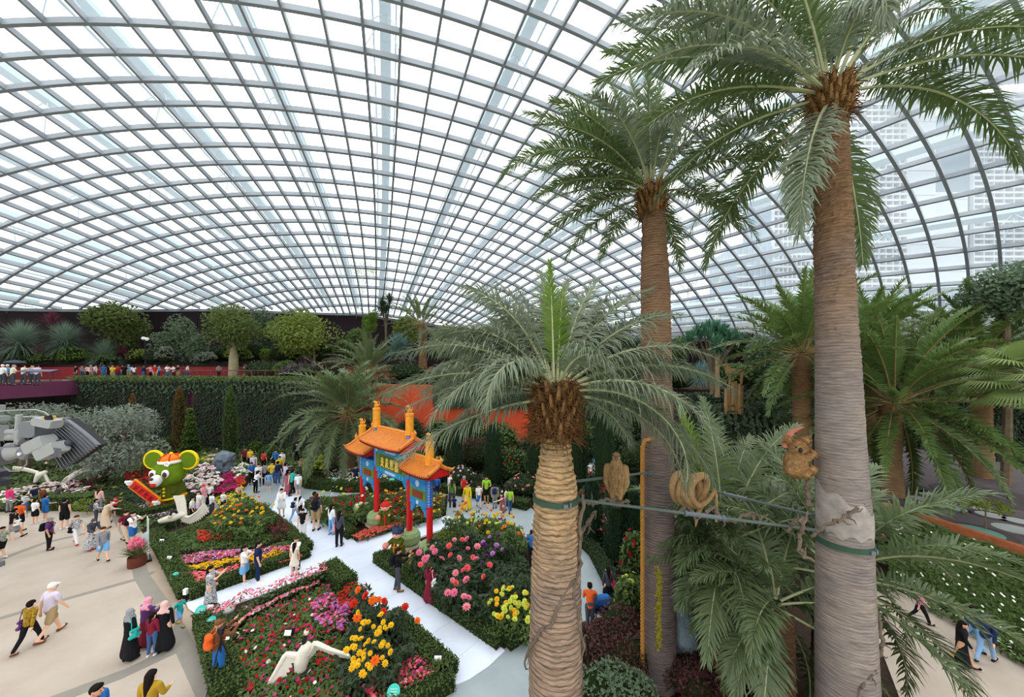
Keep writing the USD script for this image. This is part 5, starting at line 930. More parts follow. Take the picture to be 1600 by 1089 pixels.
hat = obj('cap', MB().lathe([(.55, 0), (.52, .2), (.4, .36), (.2, .44), (0, .46)], 20, (.05, .0, 2.62)), orangep, MT, smooth=40); obj('cap_band', MB().lathe([(.54, -.05), (.6, 0), (.6, .1), (.53, .14)], 20, (.05, 0, 2.6)), white, hat, smooth=40); obj('cap_button', MB().ball([.05, 0, 3.1], .09), yel, hat, smooth=60)
st = MB()
for k in range(6): a = k * PI / 3; st.tube([[.05 + q * math.cos(a), q * math.sin(a), 2.62 + h] for q, h in ((.55, .02), (.53, .2), (.41, .37), (.2, .46))], .035, 5)
obj('cap_stripes', st, redp, hat); fl = MB()
for k in range(5): a = k * PI * 2 / 5; fl.ball([.3 + .1 * math.cos(a), -.58, 2.62 + .1 * math.sin(a)], [.08, .04, .08], 1)
obj('cap_flower', fl, white, hat)
for x in (-.3, .38): e = obj('eye', MB().ball([x, -.78, 2.1], [.2, .1, .24]), white, MT, smooth=60); obj('pupil', MB().ball([x + .02, -.86, 2.06], [.12, .06, .16]), brownp, e, smooth=60)
mz = obj('muzzle', blob([((-.03, -.85, 1.78), .3, (-.03, -.88, 1.6), .2)], .07), white, MT, smooth=60); obj('nose', MB().ball([-.08, -1.15, 1.92], [.13, .08, .09]), paint('nose_brown', sr(70, 52, 40), .3, .5), mz, smooth=60); obj('mouth', MB().ball([-.02, -1.08, 1.55], [.15, .07, .12]), redp, mz, smooth=60)
bd = obj('body', blob([((.15, 0, 1.15), .5, (.2, 0, .7), .55), ((.45, -.1, 1.2), .16, (.5, -.4, .9), .13), ((-.2, -.1, 1.2), .16, (-.55, -.5, 1.25), .13)], .09), moss2, MT, smooth=60)
bt = MB(); [bt.ball([.12, -.56, z], .07, 1) for z in (1.15, .95, .75)]; obj('buttons', bt, yel, bd); obj('sash', MB().tube([[.75 * math.cos(a) * .78 + .18, .56 * math.sin(a), .5 + .08 * math.cos(a)] for a in np.linspace(0, 2 * PI, 20)], .06, 6, False), yel, bd)
obj('trousers', blob([((-.1, 0, .5), .36, (-.25, -.05, .2), .26), ((.45, 0, .5), .36, (.5, -.05, .2), .26)], .09), orangep, MT, smooth=60)
for x in (-.45, .45): s = obj('shoe', MB().ball([x, -.25, .13], [.3, .48, .17]), orangep, MT, smooth=60); obj('shoe_sole', MB().ball([x, -.25, .06], [.33, .52, .08]), yel, s, smooth=60)
R = roty(math.radians(40)); sc = obj('scroll', MB().box([-.75, -.75, 1.05], [1.8, .08, .6], R=R), gold, MT); obj('scroll_paper', MB().box([-.75, -.79, 1.05], [1.6, .06, .44], R=R), redp, sc)
lt = MB()
for k in range(4):
    for x0, z0, x1, z1 in GL[k][::2]:
        a = np.array([-.62 + k * .34 + x0 * .26, -.83, -.14 + z0 * .28]); b = np.array([-.62 + k * .34 + x1 * .26, -.83, -.14 + z1 * .28]); d = b - a; lt.box(((a + b) / 2 * [1, 0, 1]) @ R.T + [-.75, -.83, 1.05], [np.linalg.norm(d) + .02, .02, .03], R=R @ roty(-math.atan2(d[2], d[0])))
obj('scroll_characters', lt, paint('scroll_ink', sr(110, 20, 20), .5, .3), sc)
for x, z in ((-1.5, 1.62), (-.05, .42)):
    m = MB().ball([x, -.8, z], [.17, .14, .15]); [m.ball([x - .12 + k * .08, -.9, z + .1], [.055, .06, .09], 1) for k in range(4)]; obj('glove', m, white, MT, smooth=60)
def child_figure(label, c, rz, hatm, robe, girl):
    t = thing('topiary_child', label, 'topiary figure', c, rz)
    obj('robe', blob([((0, 0, .75), .2, (0, 0, .3), .34), ((0, 0, .3), .34, (0, 0, .12), .36), ((-.2, 0, .8), .1, (-.3, -.25, .72), .09), ((.2, 0, .8), .1, (.22, -.3, .72), .09)], .06), moss2, t, smooth=60)
    tr = MB().tube([[.36 * math.cos(a), .36 * math.sin(a), .14] for a in np.linspace(0, 6.29, 18)], .05, 6, False).tube([[.24 * math.cos(a), .24 * math.sin(a), .58] for a in np.linspace(0, 6.29, 18)], .035, 6, False).tube([[0, -.25, .75], [.02, -.36, .4], [0, -.4, .12]], .03, 5)
    obj('robe_trim', tr, robe, t)
    h = obj('head', MB().ball([0, -.02, 1.1], [.22, .22, .23], 3).ball([0, -.24, 1.08], [.03, .04, .03], 1).ball([-.22, 0, 1.1], [.03, .05, .06], 1).ball([.22, 0, 1.1], [.03, .05, .06], 1), skinp, t, smooth=60)
    obj('eyes', MB().ball([-.08, -.215, 1.13], .025, 1).ball([.08, -.215, 1.13], .025, 1), brownp, h); obj('mouth', MB().ball([0, -.22, 1.0], [.05, .02, .018], 1), redp, h)
    hh = MB().lathe([(.235, 1.13), (.24, 1.2), (.19, 1.3), (.1, 1.36), (0, 1.38)], 16); hh.ball([0, 0, 1.41], .05, 1)
    if girl: hh.ball([-.2, .05, 1.3], .1, 2).ball([.2, .05, 1.3], .1, 2).ball([0, .1, 1.12], [.24, .18, .22], 2)
    obj('hair' if girl else 'hat', hh, hatm, t, smooth=50)
    hn = MB()
    for x, z in ((-.3, .74), (.22, .74)): hn.ball([x, -.32, z], .07, 1)
    obj('hands', hn, skinp, t); obj('flower_ball', MB().ball([-.32, -.42, .72], .14, 2), paint('flower_ball_pink', sr(232, 150, 130), .8, .1, noise=.4, scale=12), t, smooth=60)
child_figure('boy topiary figure in a red hat beside the back gate column', g(602, 824), .25, redp, redp, False)
child_figure('girl topiary figure with dark blue hair buns beside the front gate column', g(621, 872), -.2, paint('dark_blue_hair', sr(38, 50, 78), .5, .3), orangep, True)
# cranes: white bodies, black necks and tails
feather = paint('crane_white', sr(226, 220, 206), .8, .1, noise=.12, scale=12, bump=.25)
def wing(pts, w, th=.05, n=7, side=(0, -1, 0)):
    "a wing along pts (shoulder, wrist, tip) with feather fingers hanging to one side"
    P = np.array(pts, float); s = np.linspace(0, 1, 14); q = np.stack([np.interp(s, np.linspace(0, 1, len(P)), P[:, k]) for k in range(3)], 1); m = MB().tube(q, np.interp(s, [0, .5, 1], [.075, .06, .03]), 7); sd = unit(np.array(side, float))
    for k in range(14):
        d = unit(sd + .5 * unit(q[-1] - q[0]) * s[k]); L_ = w * (.8 + .35 * s[k]); nn = unit(np.cross(q[-1] - q[0], sd)); a = unit(q[min(k + 1, 13)] - q[max(k - 1, 0)]) * .075
        e = q[k] + d * L_; m.add(np.array([q[k] - a + nn * th * .5, q[k] + a + nn * th * .5, e + a * .7 + nn * .008, e - a * .7 + nn * .008, q[k] - a - nn * th * .5, q[k] + a - nn * th * .5, e + a * .7 - nn * .008, e - a * .7 - nn * .008, e + d * .08]), np.array([[0, 1, 2, 3], [7, 6, 5, 4], [0, 4, 5, 1], [1, 5, 6, 2], [3, 7, 4, 0], [2, 6, 8, 8], [3, 2, 8, 8], [7, 3, 8, 8], [6, 7, 8, 8]]))
    return m
def crane(label, c, body, neck, wings, tail, legs, scale=1):
    t = thing('crane_sculpture', label, 'bird sculpture', c, scale=scale)
    obj('body', blob([(body[0], .14, body[1], .2), (body[1], .2, body[2], .11)], .06), feather, t, smooth=60)
    for w in wings: obj('wing', wing(*w), feather, t)
    obj('neck', tube(neck, np.linspace(.07, .05, len(neck)), 8), blackp, t, smooth=60); h = np.array(neck[-1]); d = unit(h - neck[-2])
    hd = obj('head', MB().ball(h + d * .04, [.065, .065, .08]), feather, t, smooth=60); obj('crest', MB().ball(h + d * .1, [.04, .04, .03], 1), redp, hd); obj('beak', MB().tube([h + [0, -.03, .03], h + d * .12 + [0, -.2, -.02]], [.025, .004], 6), paint('beak_yellow', sr(190, 170, 110), .5, .3), hd)
    m = MB()
    for k in range(7): m.add(*leaf_mesh(np.array([tail[0]]), np.array([np.array(tail[1]) + [.25 * (k - 3) / 3, 0, 0]]), np.array([[0, -.3, 1.]]), .45, .16))
    m.ball(np.array(tail[0]) + np.array(tail[1]) * .15, [.14, .14, .1], 2); obj('tail', m, blackp, t)
    lg = MB(); [lg.tube(l, .018, 6) for l in legs]; obj('legs', lg, paint('leg_grey', sr(90, 86, 84), .5, .3), t)
o = g(470, 1066); o[2] = .22; W = lambda x, y, dy=0: at(x, y, o[1] + dy) - o
crane('dancing white crane sculpture with raised wings in the front bed', o, (W(478, 1012), W(472, 1028, .1), W(468, 1056, .2)), [W(474, 1020), W(476, 1010), W(475, 1000), W(478, 990)], [((W(466, 1024), W(446, 1022, -.1), W(430, 1050, -.2), W(411, 1082, -.3)), .28, .06, 7, (.8, .3, -.5)), ((W(480, 1022), W(492, 1004, .1), W(515, 1014, .1), W(541, 1022, .1)), .3, .06, 7, (-.1, .4, -.9))], (W(473, 1046, .1), np.array([.05, .2, -1.])), [(W(468, 1050, .2), (-.05, .1, 0)), (W(472, 1052, .2), (.12, .25, 0))])
o = g(277, 833)
crane('flying white crane sculpture with one wing raised, behind the left bed', o, (W(287, 803), W(272, 808), W(250, 814)), [W(280, 803), W(274, 799, -.1), W(268, 800, -.2), W(266, 806, -.25)], [((W(280, 803), W(279, 794), W(276, 784), W(272, 777)), .42, .06, 7, (.9, 0, -.35)), ((W(284, 806), W(296, 808), W(308, 800), W(318, 788)), .4, .06, 7, (-.2, .2, -.9))], (W(252, 814), np.array([-1., 0, -.15])), [(W(274, 812), (0, 0, 0)), (W(282, 812), (.15, .1, 0))])
o = g(45, 768)
crane('white crane sculpture with a long stretched wing below the grey machine', o, (W(70, 738), W(62, 742), W(56, 752)), [W(66, 736), W(69, 731), W(70, 727), W(72, 724)], [((W(60, 738), W(48, 734), W(36, 731), W(22, 729)), .2, .05, 7, (0, .2, -1)), ((W(70, 740), W(74, 748), W(78, 756), W(80, 764)), .3, .05, 7, (-.5, .2, -.8))], (W(58, 752), np.array([-.2, .1, -1.])), [(W(60, 750), (.4, 0, 0)), (W(64, 750), (.6, 0, 0))])
o = g(118, 765)
crane('small white crane sculpture under the olive tree', o, (W(120, 738), W(116, 742), W(110, 748)), [W(112, 738), W(110, 734), W(108, 730), W(108, 727)], [((W(118, 740), W(124, 735), W(130, 732), W(136, 731)), .2, .05, 7, (0, .2, -1)), ((W(112, 742), W(104, 746), W(98, 752), W(94, 758)), .25, .05, 7, (.5, .2, -.8))], (W(110, 748), np.array([-.2, .1, -1.])), [(W(114, 746), (-.1, 0, 0)), (W(117, 746), (.1, 0, 0))])
# rocks
def rock(label, c, rad, col, seed, name='carved_rock', amp=.35):
    v = ICO[3].vertices.copy(); n = meshkit.fbm(v * 1.6 + seed, 3, seed); v = v * (1 + amp * (np.round(n * 5) / 5 - .5 + .4 * (n - .5)))[:, None]; m = trimesh.Trimesh(v, ICO[3].faces).subdivide(); v = np.array(m.vertices); v += unit(v) * (.1 * (meshkit.noise(v * 6, seed) - .5))[:, None]
    v = v * rad + [0, 0, rad[2] * .85]; v[:, 2] = np.maximum(v[:, 2], -.02); t = thing(name, label, 'rock', c); obj('stone', (v, np.array(m.faces)), col, t, smooth=25)
rock('blue grey carved stone head standing among the flowers', g(349, 742), np.array([.85, .7, .95]), paint('blue_grey_stone', sr(118, 130, 142), .85, .2, noise=.45, scale=2.5, bump=.6), 3, 'stone_head', .95)
rock('tall pale blue boulder right of the second tall trunk', np.array([4.75, 9.7, 0]), np.array([.36, .45, 1.0]), paint('pale_blue_stone', sr(132, 150, 160), .85, .2, noise=.3, scale=3, bump=.3), 8, 'boulder', .3)
# ---------------------------------------------------------------- steel rods between the three trunks, straps, driftwood and carved animals
rod_m = paint('green_grey_rod', sr(74, 84, 79), .45, .4); strap_m = paint('green_strap', sr(44, 70, 56), .6, .3); wood = paint('straw_wood', sr(158, 126, 88), .85, .1, noise=.35, scale=14, bump=.5); drift = paint('grey_driftwood', sr(112, 98, 86), .9, .1, noise=.35, scale=6, bump=.4)
pA, pB, pC = np.array([.79, 6.3]), np.array([3.9, 9.4]), np.array([6.45, 6.8])
for a, za, b, zb_, ra, rb, lb in ((pA, 6.32, pB, 5.72, .33, .4, 'steel rod from the nearest palm trunk to the second tall trunk'), (pB, 5.5, pC, 5.46, .4, .38, 'steel rod from the second tall trunk to the grey trunk'), (pA, 6.08, pC, 5.3, .36, .38, 'long steel rod from the nearest palm trunk to the grey trunk')):
    d = unit(b - a); p0 = np.array([*(a + d * ra), za]); p1 = np.array([*(b - d * rb), zb_]); t = thing('steel_rod', lb, 'rod', p0); e = p1 - p0
    obj('rod', tube([e * 0, e], .028, 10), rod_m, t, smooth=40); obj('turnbuckle', MB().tube([e * .42, e * .58], .042, 8).tube([e * .42, e * .43], .055, 8).tube([e * .57, e * .58], .055, 8), paint('steel_grey', sr(84, 92, 100), .4, .5), t, smooth=40)
    obj('end_plate', MB().box([0, 0, 0], [.12, .12, .1]).box(e, [.12, .12, .1]), rod_m, t)
for (x, y), z, r_s, lb in ((pA, 6.13, .402, 'dark green strap buckled round the nearest palm trunk'), (pC, 5.1, .44, 'dark green strap buckled round the grey trunk')):
    t = thing('tree_strap', lb, 'strap', (x, y, z)); a = np.linspace(0, 2 * PI, 41); o_, i_ = MB(), 0
    pr = [(r_s - .012, -.045), (r_s + .012, -.045), (r_s + .012, .045), (r_s - .012, .045)]
    obj('band', MB().lathe(pr, 40), strap_m, t, smooth=30); obj('buckle', MB().box([.12, -r_s - .015, 0], [.08, .03, .06]).box([.2, -r_s, .01], [.03, .04, .08]), paint('steel_grey', 0), t)
def vine(label, pts, rad=.035, name='driftwood_branch', seed=0, wig=.05, twigs=5):
    r = rng_of(label); P = np.array(pts, float); s = np.linspace(0, 1, 40); q = np.stack([np.interp(s, np.linspace(0, 1, len(P)), P[:, k]) for k in range(3)], 1); q[1:-1] += (meshkit.noise(np.c_[s * 18, s * 0 + seed, s * 0], 1)[1:-1, None] - .5) * wig * 2 * np.array([1, .5, 1]); q[1:-1] += r.normal(0, wig * .2, (38, 3))
    t = thing(name, label, 'branch', q[0]); m = MB().tube(q - q[0], rad * np.interp(s, [0, .7, 1], [1, .9, .4]) * r.uniform(.8, 1.25, 40), 7)
    for k in range(twigs): i = r.integers(6, 36); p = q[i] - q[0]; d = unit(rdir(r, 1)[0] + [0, -.4, .2]); m.tube([p, p + d * .1, p + d * .14 + rdir(r, 1)[0] * .06], [rad * .6, rad * .4, rad * .15], 5)
    obj('branch', m, drift, t, smooth=40)
    return q
vine('driftwood branch winding down the right side of the nearest palm trunk', [at(911, 772, 6.2), at(909, 812, 6.1), at(908, 870, 6.1), at(898, 915, 5.95), at(903, 960, 6.0), at(909, 1010, 6.1), at(906, 1060, 6.1), at(904, 1110, 6.1)], .03, seed=1)
vine('driftwood branch crossing the front of the nearest palm trunk', [at(897, 905, 5.95), at(880, 930, 5.87), at(862, 975, 5.83), at(843, 988, 5.9), at(830, 1008, 6.05), at(820, 1030, 6.2), at(824, 1045, 6.25)], .03, seed=2)
vine('driftwood branch under the rod beside the eagle carving', [at(905, 782, 6.6), at(925, 785, 6.9), at(950, 783, 7.2), at(975, 782, 7.3), at(985, 790, 7.4)], .035, seed=3)
vine('driftwood branch looping from the nearest trunk below the rod', [at(908, 832, 6.5), at(920, 815, 6.8), at(928, 800, 7), at(920, 830, 7)], .03, seed=4)
vine('long driftwood branch lying along the rods between the coiled snake and the grey trunk', [at(1050, 800, 7.6), at(1075, 795, 7.4), at(1095, 805, 7.3), at(1112, 795, 7.2), at(1128, 812, 7.1), at(1160, 805, 7.0), at(1185, 810, 6.9), at(1200, 803, 6.8)], .04, seed=5, wig=.09)
vine('knot of dark driftwood where the rods meet the grey trunk', [at(1232, 830, 6.6), at(1240, 815, 6.5), at(1258, 812, 6.4), at(1248, 840, 6.4), at(1250, 865, 6.4), at(1268, 872, 6.4)], .035, seed=6, wig=.06)
vine('driftwood branch across the front of the grey trunk below the pale patch', [at(1268, 838, 6.5), at(1290, 822, 6.38), at(1315, 812, 6.36), at(1335, 800, 6.4), at(1352, 782, 6.45), at(1368, 776, 6.5)], .03, seed=7)
vine('driftwood branch on the lower right side of the grey trunk', [at(1372, 960, 6.6), at(1378, 1005, 6.55), at(1372, 1030, 6.5), at(1355, 1058, 6.35), at(1340, 1090, 6.3)], .03, seed=8)
# gold cord down the side of the second tall trunk
t = thing('gold_cord', 'thick gold brown cord running down the left side of the second tall trunk', 'cord', (3.42, 9.15, 0)); m = MB(); z = np.linspace(0, 6.4, 120)
for k in range(3): m.tube(np.stack([.028 * np.cos(z * 22 + k * 2.09), .028 * np.sin(z * 22 + k * 2.09), z], 1), .034, 6)
obj('strands', m, paint('gold_cord_brown', sr(176, 124, 54), .8, .2, noise=.3, scale=20), t, smooth=40); obj('top_loop', tube([[0, 0, 6.35], [.05, -.02, 6.55], [.25, -.05, 6.62], [.4, 0, 6.5]], .05, 8), paint('gold_cord_brown', 0), t, smooth=40)
# yellow stain on that trunk is lichen: a thin scaly patch
t = thing('lichen_patch', 'yellow green lichen streak on the second tall trunk', 'lichen', (3.95, 9.4, 1.2)); r = rng_of('lich'); n = 260; a = -PI / 2 - .38 + r.normal(0, .07, n); z = r.uniform(0, 2.1, n); N = np.stack([np.cos(a), np.sin(a), 0 * a], 1); obj('scales', MB().add(*leaf_mesh(N * .455 + np.c_[0 * z, 0 * z, z], rdir(r, n) * [.4, .1, 1] , N, .09, .06, .05)), leafmat('lichen', L((150, 140, 40), (120, 114, 44))), t, kind='stuff')
# eagle
o = at(963, 783, 7.3); t = thing('eagle_carving', 'wooden eagle carving perched on a branch between the trunks', 'bird carving', o, -.3)
obj('body', blob([((0, 0, .2), .1, (0, .02, .55), .19), ((0, .02, .55), .19, (0, 0, .78), .12), ((0, 0, .74), .12, (0, -.02, .86), .07), ((0, -.02, .9), .08, (0, -.04, .95), .085), ((-.07, -.03, .08), .045, (-.07, 0, .25), .08), ((.07, -.03, .08), .045, (.07, 0, .25), .08)], .03), wood, t, smooth=50)
for s in (-1, 1):
    w = blob([((s * .17, 0, .7), .08, (s * .2, .03, .4), .07), ((s * .2, .03, .4), .07, (s * .1, .08, .05), .025)], .03); wg = obj('wing', w, wood, t, smooth=50); m = MB()
    for k in range(9): m.add(*leaf_mesh(np.array([[s * (.25 - .015 * k), .02, .68 - .06 * k]]), np.array([[-s * .12, .05, -1.]]), np.array([[s, -.5, 0.]]), .22, .07))
    obj('feathers', m, paint('dark_straw_wood', sr(122, 90, 58), .85, .1, noise=.35, scale=14), wg)
m = MB(); r = rng_of('eag')
for k in range(120): a = r.uniform(-2.4, -.7); z = r.uniform(.2, .8); q = np.interp(z, [.2, .55, .8], [.12, .19, .13]); m.add(*leaf_mesh(np.array([[q * math.cos(a), q * math.sin(a), z]]), np.array([[0, -.15, -1.]]), np.array([[math.cos(a), math.sin(a), 0]]), .08, .035))
obj('breast_feathers', m, wood, t); tl = MB(); [tl.add(*leaf_mesh(np.array([[0, .06, .2]]), np.array([[.12 * (k - 2), .2, -1.]]), np.array([[0, 1., 0]]), .42, .09)) for k in range(5)]; obj('tail', tl, wood, t)
obj('beak', MB().tube([[0, -.1, .95], [0, -.17, .94], [0, -.19, .88]], [.04, .03, .006], 6), drift, t, smooth=40); obj('eyes', MB().ball([-.06, -.1, .975], .016, 1).ball([.06, -.1, .975], .016, 1), blackp, t); cl = MB(); [cl.tube([[x + dx_, -.02, .06], [x + dx_ * 1.6, -.1, .03], [x + dx_ * 1.8, -.11, -.02]], [.02, .018, .006], 5) for x in (-.07, .07) for dx_ in (-.03, 0, .03)]; obj('claws', cl, drift, t)
# coiled snake
o = at(1082, 766, 7.9); t = thing('snake_carving', 'coiled wooden snake hanging from the rod beside the second tall trunk', 'snake carving', o); a = np.linspace(-.5, 4 * 2 * PI, 150); x = -.3 + .085 * a / 2 / PI * 1.6
p = np.stack([x + .08 * np.cos(a), .3 * np.cos(a) - .0, .3 * np.sin(a) * (1 + .15 * np.sin(a * .7))], 1); p = p @ rotz(-.85).T; p += .03 * np.stack([np.sin(a * 2.3), np.cos(a * 1.7), np.sin(a * 1.3 + 1)], 1)
p = np.vstack([p, [p[-1] + [.05, 0, -.1 * k - .02 * k * k] for k in range(1, 5)]]); obj('body', tube(p, np.r_[np.linspace(.05, .085, 20), np.full(len(p) - 50, .085), np.linspace(.085, .03, 30)], 10), wood, t, smooth=60)
obj('hanging_tail', tube([[.12, -.1, -.28], [.2, -.1, -.2], [.1, -.1, -.42], [.04, -.1, -.6], [.03, -.08, -.78]], [.05, .06, .05, .04, .015], 8), wood, t, smooth=60); obj('head', MB().ball(p[0] + [0, 0, .02], [.08, .1, .06]), wood, t, smooth=60)
# koala of woven straw clinging beside the grey trunk, with a clay crescent above
strw = leafmat('woven_straw', L((150, 110, 70), (184, 146, 102), (120, 84, 50)), .9, .03, .1)
o = at(1243, 745, 6.95); t = thing('koala_carving', 'woven straw koala clinging to a branch beside the grey trunk', 'animal carving', o, -.2)
kb = [((0, 0, .18), .2, (.02, 0, .38), .19), ((.0, -.04, .58), .15, (.02, -.08, .6), .14), ((-.13, -.03, .72), .06, (-.15, -.03, .74), .07), ((.14, -.03, .72), .06, (.16, -.03, .74), .07), ((.1, -.12, .4), .08, (.24, -.14, .5), .06), ((-.12, -.1, .15), .1, (.05, -.2, .12), .08), ((.12, -.1, .12), .1, (.22, -.15, .2), .07)]
v, f = blob(kb, .03); obj('body', (v, f), wood, t, smooth=50); tm_ = trimesh.Trimesh(v, f); r = rng_of('koala'); q, fi = trimesh.sample.sample_surface(tm_, 900, seed=3); N = tm_.face_normals[fi]; obj('straw', MB().add(*leaf_mesh(q, np.cross(N, rdir(r, 900)), N, .09, .022, .3)), strw, t, kind='stuff')
obj('face', MB().ball([-.03, -.22, .58], [.035, .03, .05], 1).ball([-.09, -.19, .63], .016, 1).ball([.04, -.2, .63], .016, 1), blackp, t)
vine('dark branch that the straw koala clings to', [at(1262, 790, 6.9), at(1264, 745, 6.9), at(1262, 700, 6.9), at(1266, 672, 6.9)], .045, seed=9, twigs=3)
t = thing('clay_crescent', 'curved reddish clay crescent above the straw koala', 'ornament', at(1228, 698, 7.0)); o = at(1228, 698, 7.0); P = np.array([at(1227, 699, 7), at(1229, 685, 7), at(1238, 674, 7), at(1252, 668, 7), at(1258, 668, 7)]) - o; obj('crescent', tube(np.stack([np.interp(np.linspace(0, 4, 20), range(5), P[:, k]) for k in range(3)], 1), np.interp(np.linspace(0, 1, 20), [0, .4, 1], [.06, .055, .005]), 8), paint('clay_pink', sr(180, 112, 94), .8, .1, noise=.15), t, smooth=60)
# goat of driftwood on log posts
o = at(1152, 637, 21.6); o = np.array([o[0], 21.9, 5.6]); t = thing('goat_carving', 'driftwood goat standing on tall log posts above the clipped ivy', 'animal carving', o, -.1)
s = 21.9 / F
for k, (dx_, h) in enumerate([(-.5, 1.5), (-.3, 1.75), (-.1, 1.9), (.1, 1.95), (.28, 1.8), (.45, 1.6)]): obj('log_post', MB().tube([[dx_, .1 * (k % 2), -.1], [dx_ + .03, .1 * (k % 2), h]], [.12, .1], 8), wood, t, smooth=40)
gz = 1.8; obj('goat_body', blob([((-.3, 0, gz + .75), .22, (.4, 0, gz + .7), .2), ((-.3, 0, gz + .75), .2, (-.48, 0, gz + 1.15), .12), ((-.48, 0, gz + 1.2), .12, (-.68, -.05, gz + 1.12), .06), ((-.3, -.1, gz + .6), .09, (-.32, -.1, gz), .05), ((-.2, .1, gz + .6), .09, (-.12, .1, gz), .05), ((.4, -.1, gz + .6), .1, (.36, -.1, gz), .05), ((.45, .1, gz + .6), .1, (.5, .1, gz + .02), .05), ((.58, 0, gz + .8), .06, (.7, 0, gz + 1.05), .03)], .06), wood, t, smooth=60)
hr = MB(); [hr.tube([[-.46, y, gz + 1.28], [-.44, y * 1.5, gz + 1.5], [-.34, y * 2, gz + 1.66]], [.045, .035, .01], 6) for y in (-.05, .05)]; obj('horns', hr, drift, t, smooth=40)
# ---------------------------------------------------------------- the grey jointed machine at the left
mg = paint('machine_light_grey', sr(146, 147, 146), .45, .4); mg2 = paint('machine_mid_grey', sr(104, 106, 112), .45, .4); md = paint('machine_dark', sr(58, 58, 66), .5, .4); mdd = paint('machine_black', sr(26, 26, 30), .6, .3); my = paint('machine_yellow', sr(232, 170, 30), .5, .3)
YM = 14.0; o = at(-70, 640, YM); o[2] = 0; t = thing('jointed_machine', 'grey jointed mechanical arm with a dark ribbed bucket head at the left edge', 'machine', o)
Q = lambda x, y, dy=0.0: at(x, y, YM + dy) - o
def rbox(p, q, d, dy=0, bev=.06):
    a, b = Q(p[0], q[1], dy - d / 2), Q(q[0], p[1], dy + d / 2); c_ = (a + b) / 2; e = np.abs(b - a); e[1] = d; c_[1] = Q(0, 0, dy)[1]; m = trimesh.creation.box(np.ones(3)); pts = []
    for sx_ in (-1, 1):
        for sy_ in (-1, 1):
            for sz_ in (-1, 1):
                for k in range(3): w = np.array([sx_, sy_, sz_]) * e / 2; w[k] -= np.array([sx_, sy_, sz_])[k] * bev; pts.append(c_ + w)
    h = m3.Manifold.hull_points(np.array(pts)).to_mesh(); return np.array(h.vert_properties)[:, :3], np.array(h.tri_verts)
def obox(c_, d, ang, bev=.07):
    d = np.array(d) / 2; pts = []
    for s_ in np.ndindex(2, 2, 2):
        s3 = np.array(s_) * 2 - 1
        for k in range(3): w = s3 * d; w[k] -= s3[k] * bev; pts.append(w)
    h = m3.Manifold.hull_points(np.array(pts) @ roty(ang).T + c_).to_mesh(); return np.array(h.vert_properties)[:, :3], np.array(h.tri_verts)
obj('mast', MB().box([0, .2, 3.0], [.7, .7, 6.0]), mg2, t); obj('mast_foot', MB().box([0, .2, .1], [1.4, 1.4, .2]), mg2, t)
for p, q in (((-90, 632), (9, 650)), ((-90, 649), (17, 666)), ((-90, 664), (14, 700)), ((-90, 640), (-20, 720))): obj('housing_block', rbox(p, q, 1.5), mg, t)
cy = MB()
for p, q, r_, dy in (((12, 675), (36, 674), .11, -.2), ((12, 684), (30, 684), .12, .1), ((30, 648), (28, 672), .09, -.2), ((31, 672), (30, 694), .13, -.2), ((12, 697), (32, 696), .13, .2), ((24, 672), (55, 670), .05, .1), ((24, 652), (60, 651), .04, .1)): cy.tube([Q(*p, dy), Q(*q, dy)], r_, 12); cy.tube([Q(*q, dy), Q(*q, dy) + [.02, 0, 0]], r_ * 1.25, 12)
obj('hydraulic_cylinders', cy, mg, t, smooth=40)
obj('lower_arm', blob([(Q(2, 712, -.3), .3, Q(30, 706, -.3), .2), (Q(30, 706, -.3), .2, Q(52, 706, -.3), .2)], .08), mg, t, smooth=60)
for x, y, r_ in ((0, 713, .36), (49, 706, .25)): d = obj('pivot_disc', MB().lathe([(0, -.25), (r_, -.25), (r_, .25), (r_ * .8, .3), (0, .3)], 28, Q(x, y, -.35), rotx(PI / 2)), mg2, t, smooth=30); obj('pivot_bolt', MB().lathe([(.06, 0), (.06, .36)], 8, Q(x, y, -.35), rotx(PI / 2)), white, d)
obj('link_plate', blob([(Q(36, 692, -.5), .12, Q(70, 690, -.5), .12), (Q(70, 690, -.5), .12, Q(106, 693, -.5), .14)], .08), md, t, smooth=60)
obj('head_frame', rbox((54, 652), (92, 684), 1.2, 0, .12), mg2, t); obj('head_cover', obox(Q(74, 660, -.6), (.75, .4, .3), .2), mg, t)
obj('bucket_back', (lambda P_: (np.vstack([P_ - [0, .05, 0], P_ + [0, .5, 0]]), BOXQ))(np.array([Q(66, 690, 0), Q(97, 730, 0), Q(147, 697, 0), Q(98, 656, 0)])), mdd, t)
for k in range(13):
    u = k / 12; a0, a1 = np.array([66, 689]) * (1 - u) + np.array([100, 655]) * u, np.array([96, 732]) * (1 - u) + np.array([150, 695]) * u; mid = (a0 + a1) / 2 + [2, -2]
    P_ = [Q(*a0, -.2), Q(*mid, -.4), Q(*a1, -.3)]; m = MB(); s = np.linspace(0, 1, 9); cu = np.array([(1 - w) ** 2 * P_[0] + 2 * w * (1 - w) * P_[1] + w * w * P_[2] for w in s]); m.add(*bar(cu, np.tile(unit([0, -1, .25]), (9, 1)), .03, .17)); obj('bucket_rib', m, mg2, t)
for p, q in (((50, 684), (76, 704)), ((63, 692), (99, 716))): obj('vented_cover', obox(Q((p[0] + q[0]) / 2, (p[1] + q[1]) / 2, -.75), (.78, .5, .42), -.45), mg, t)
m = MB(); [m.box(Q(66 + k * 2.2, 704 + k * .3, -.98), [.02, .03, .34]) for k in range(14)]; obj('vent_slots', m, mg2, t)
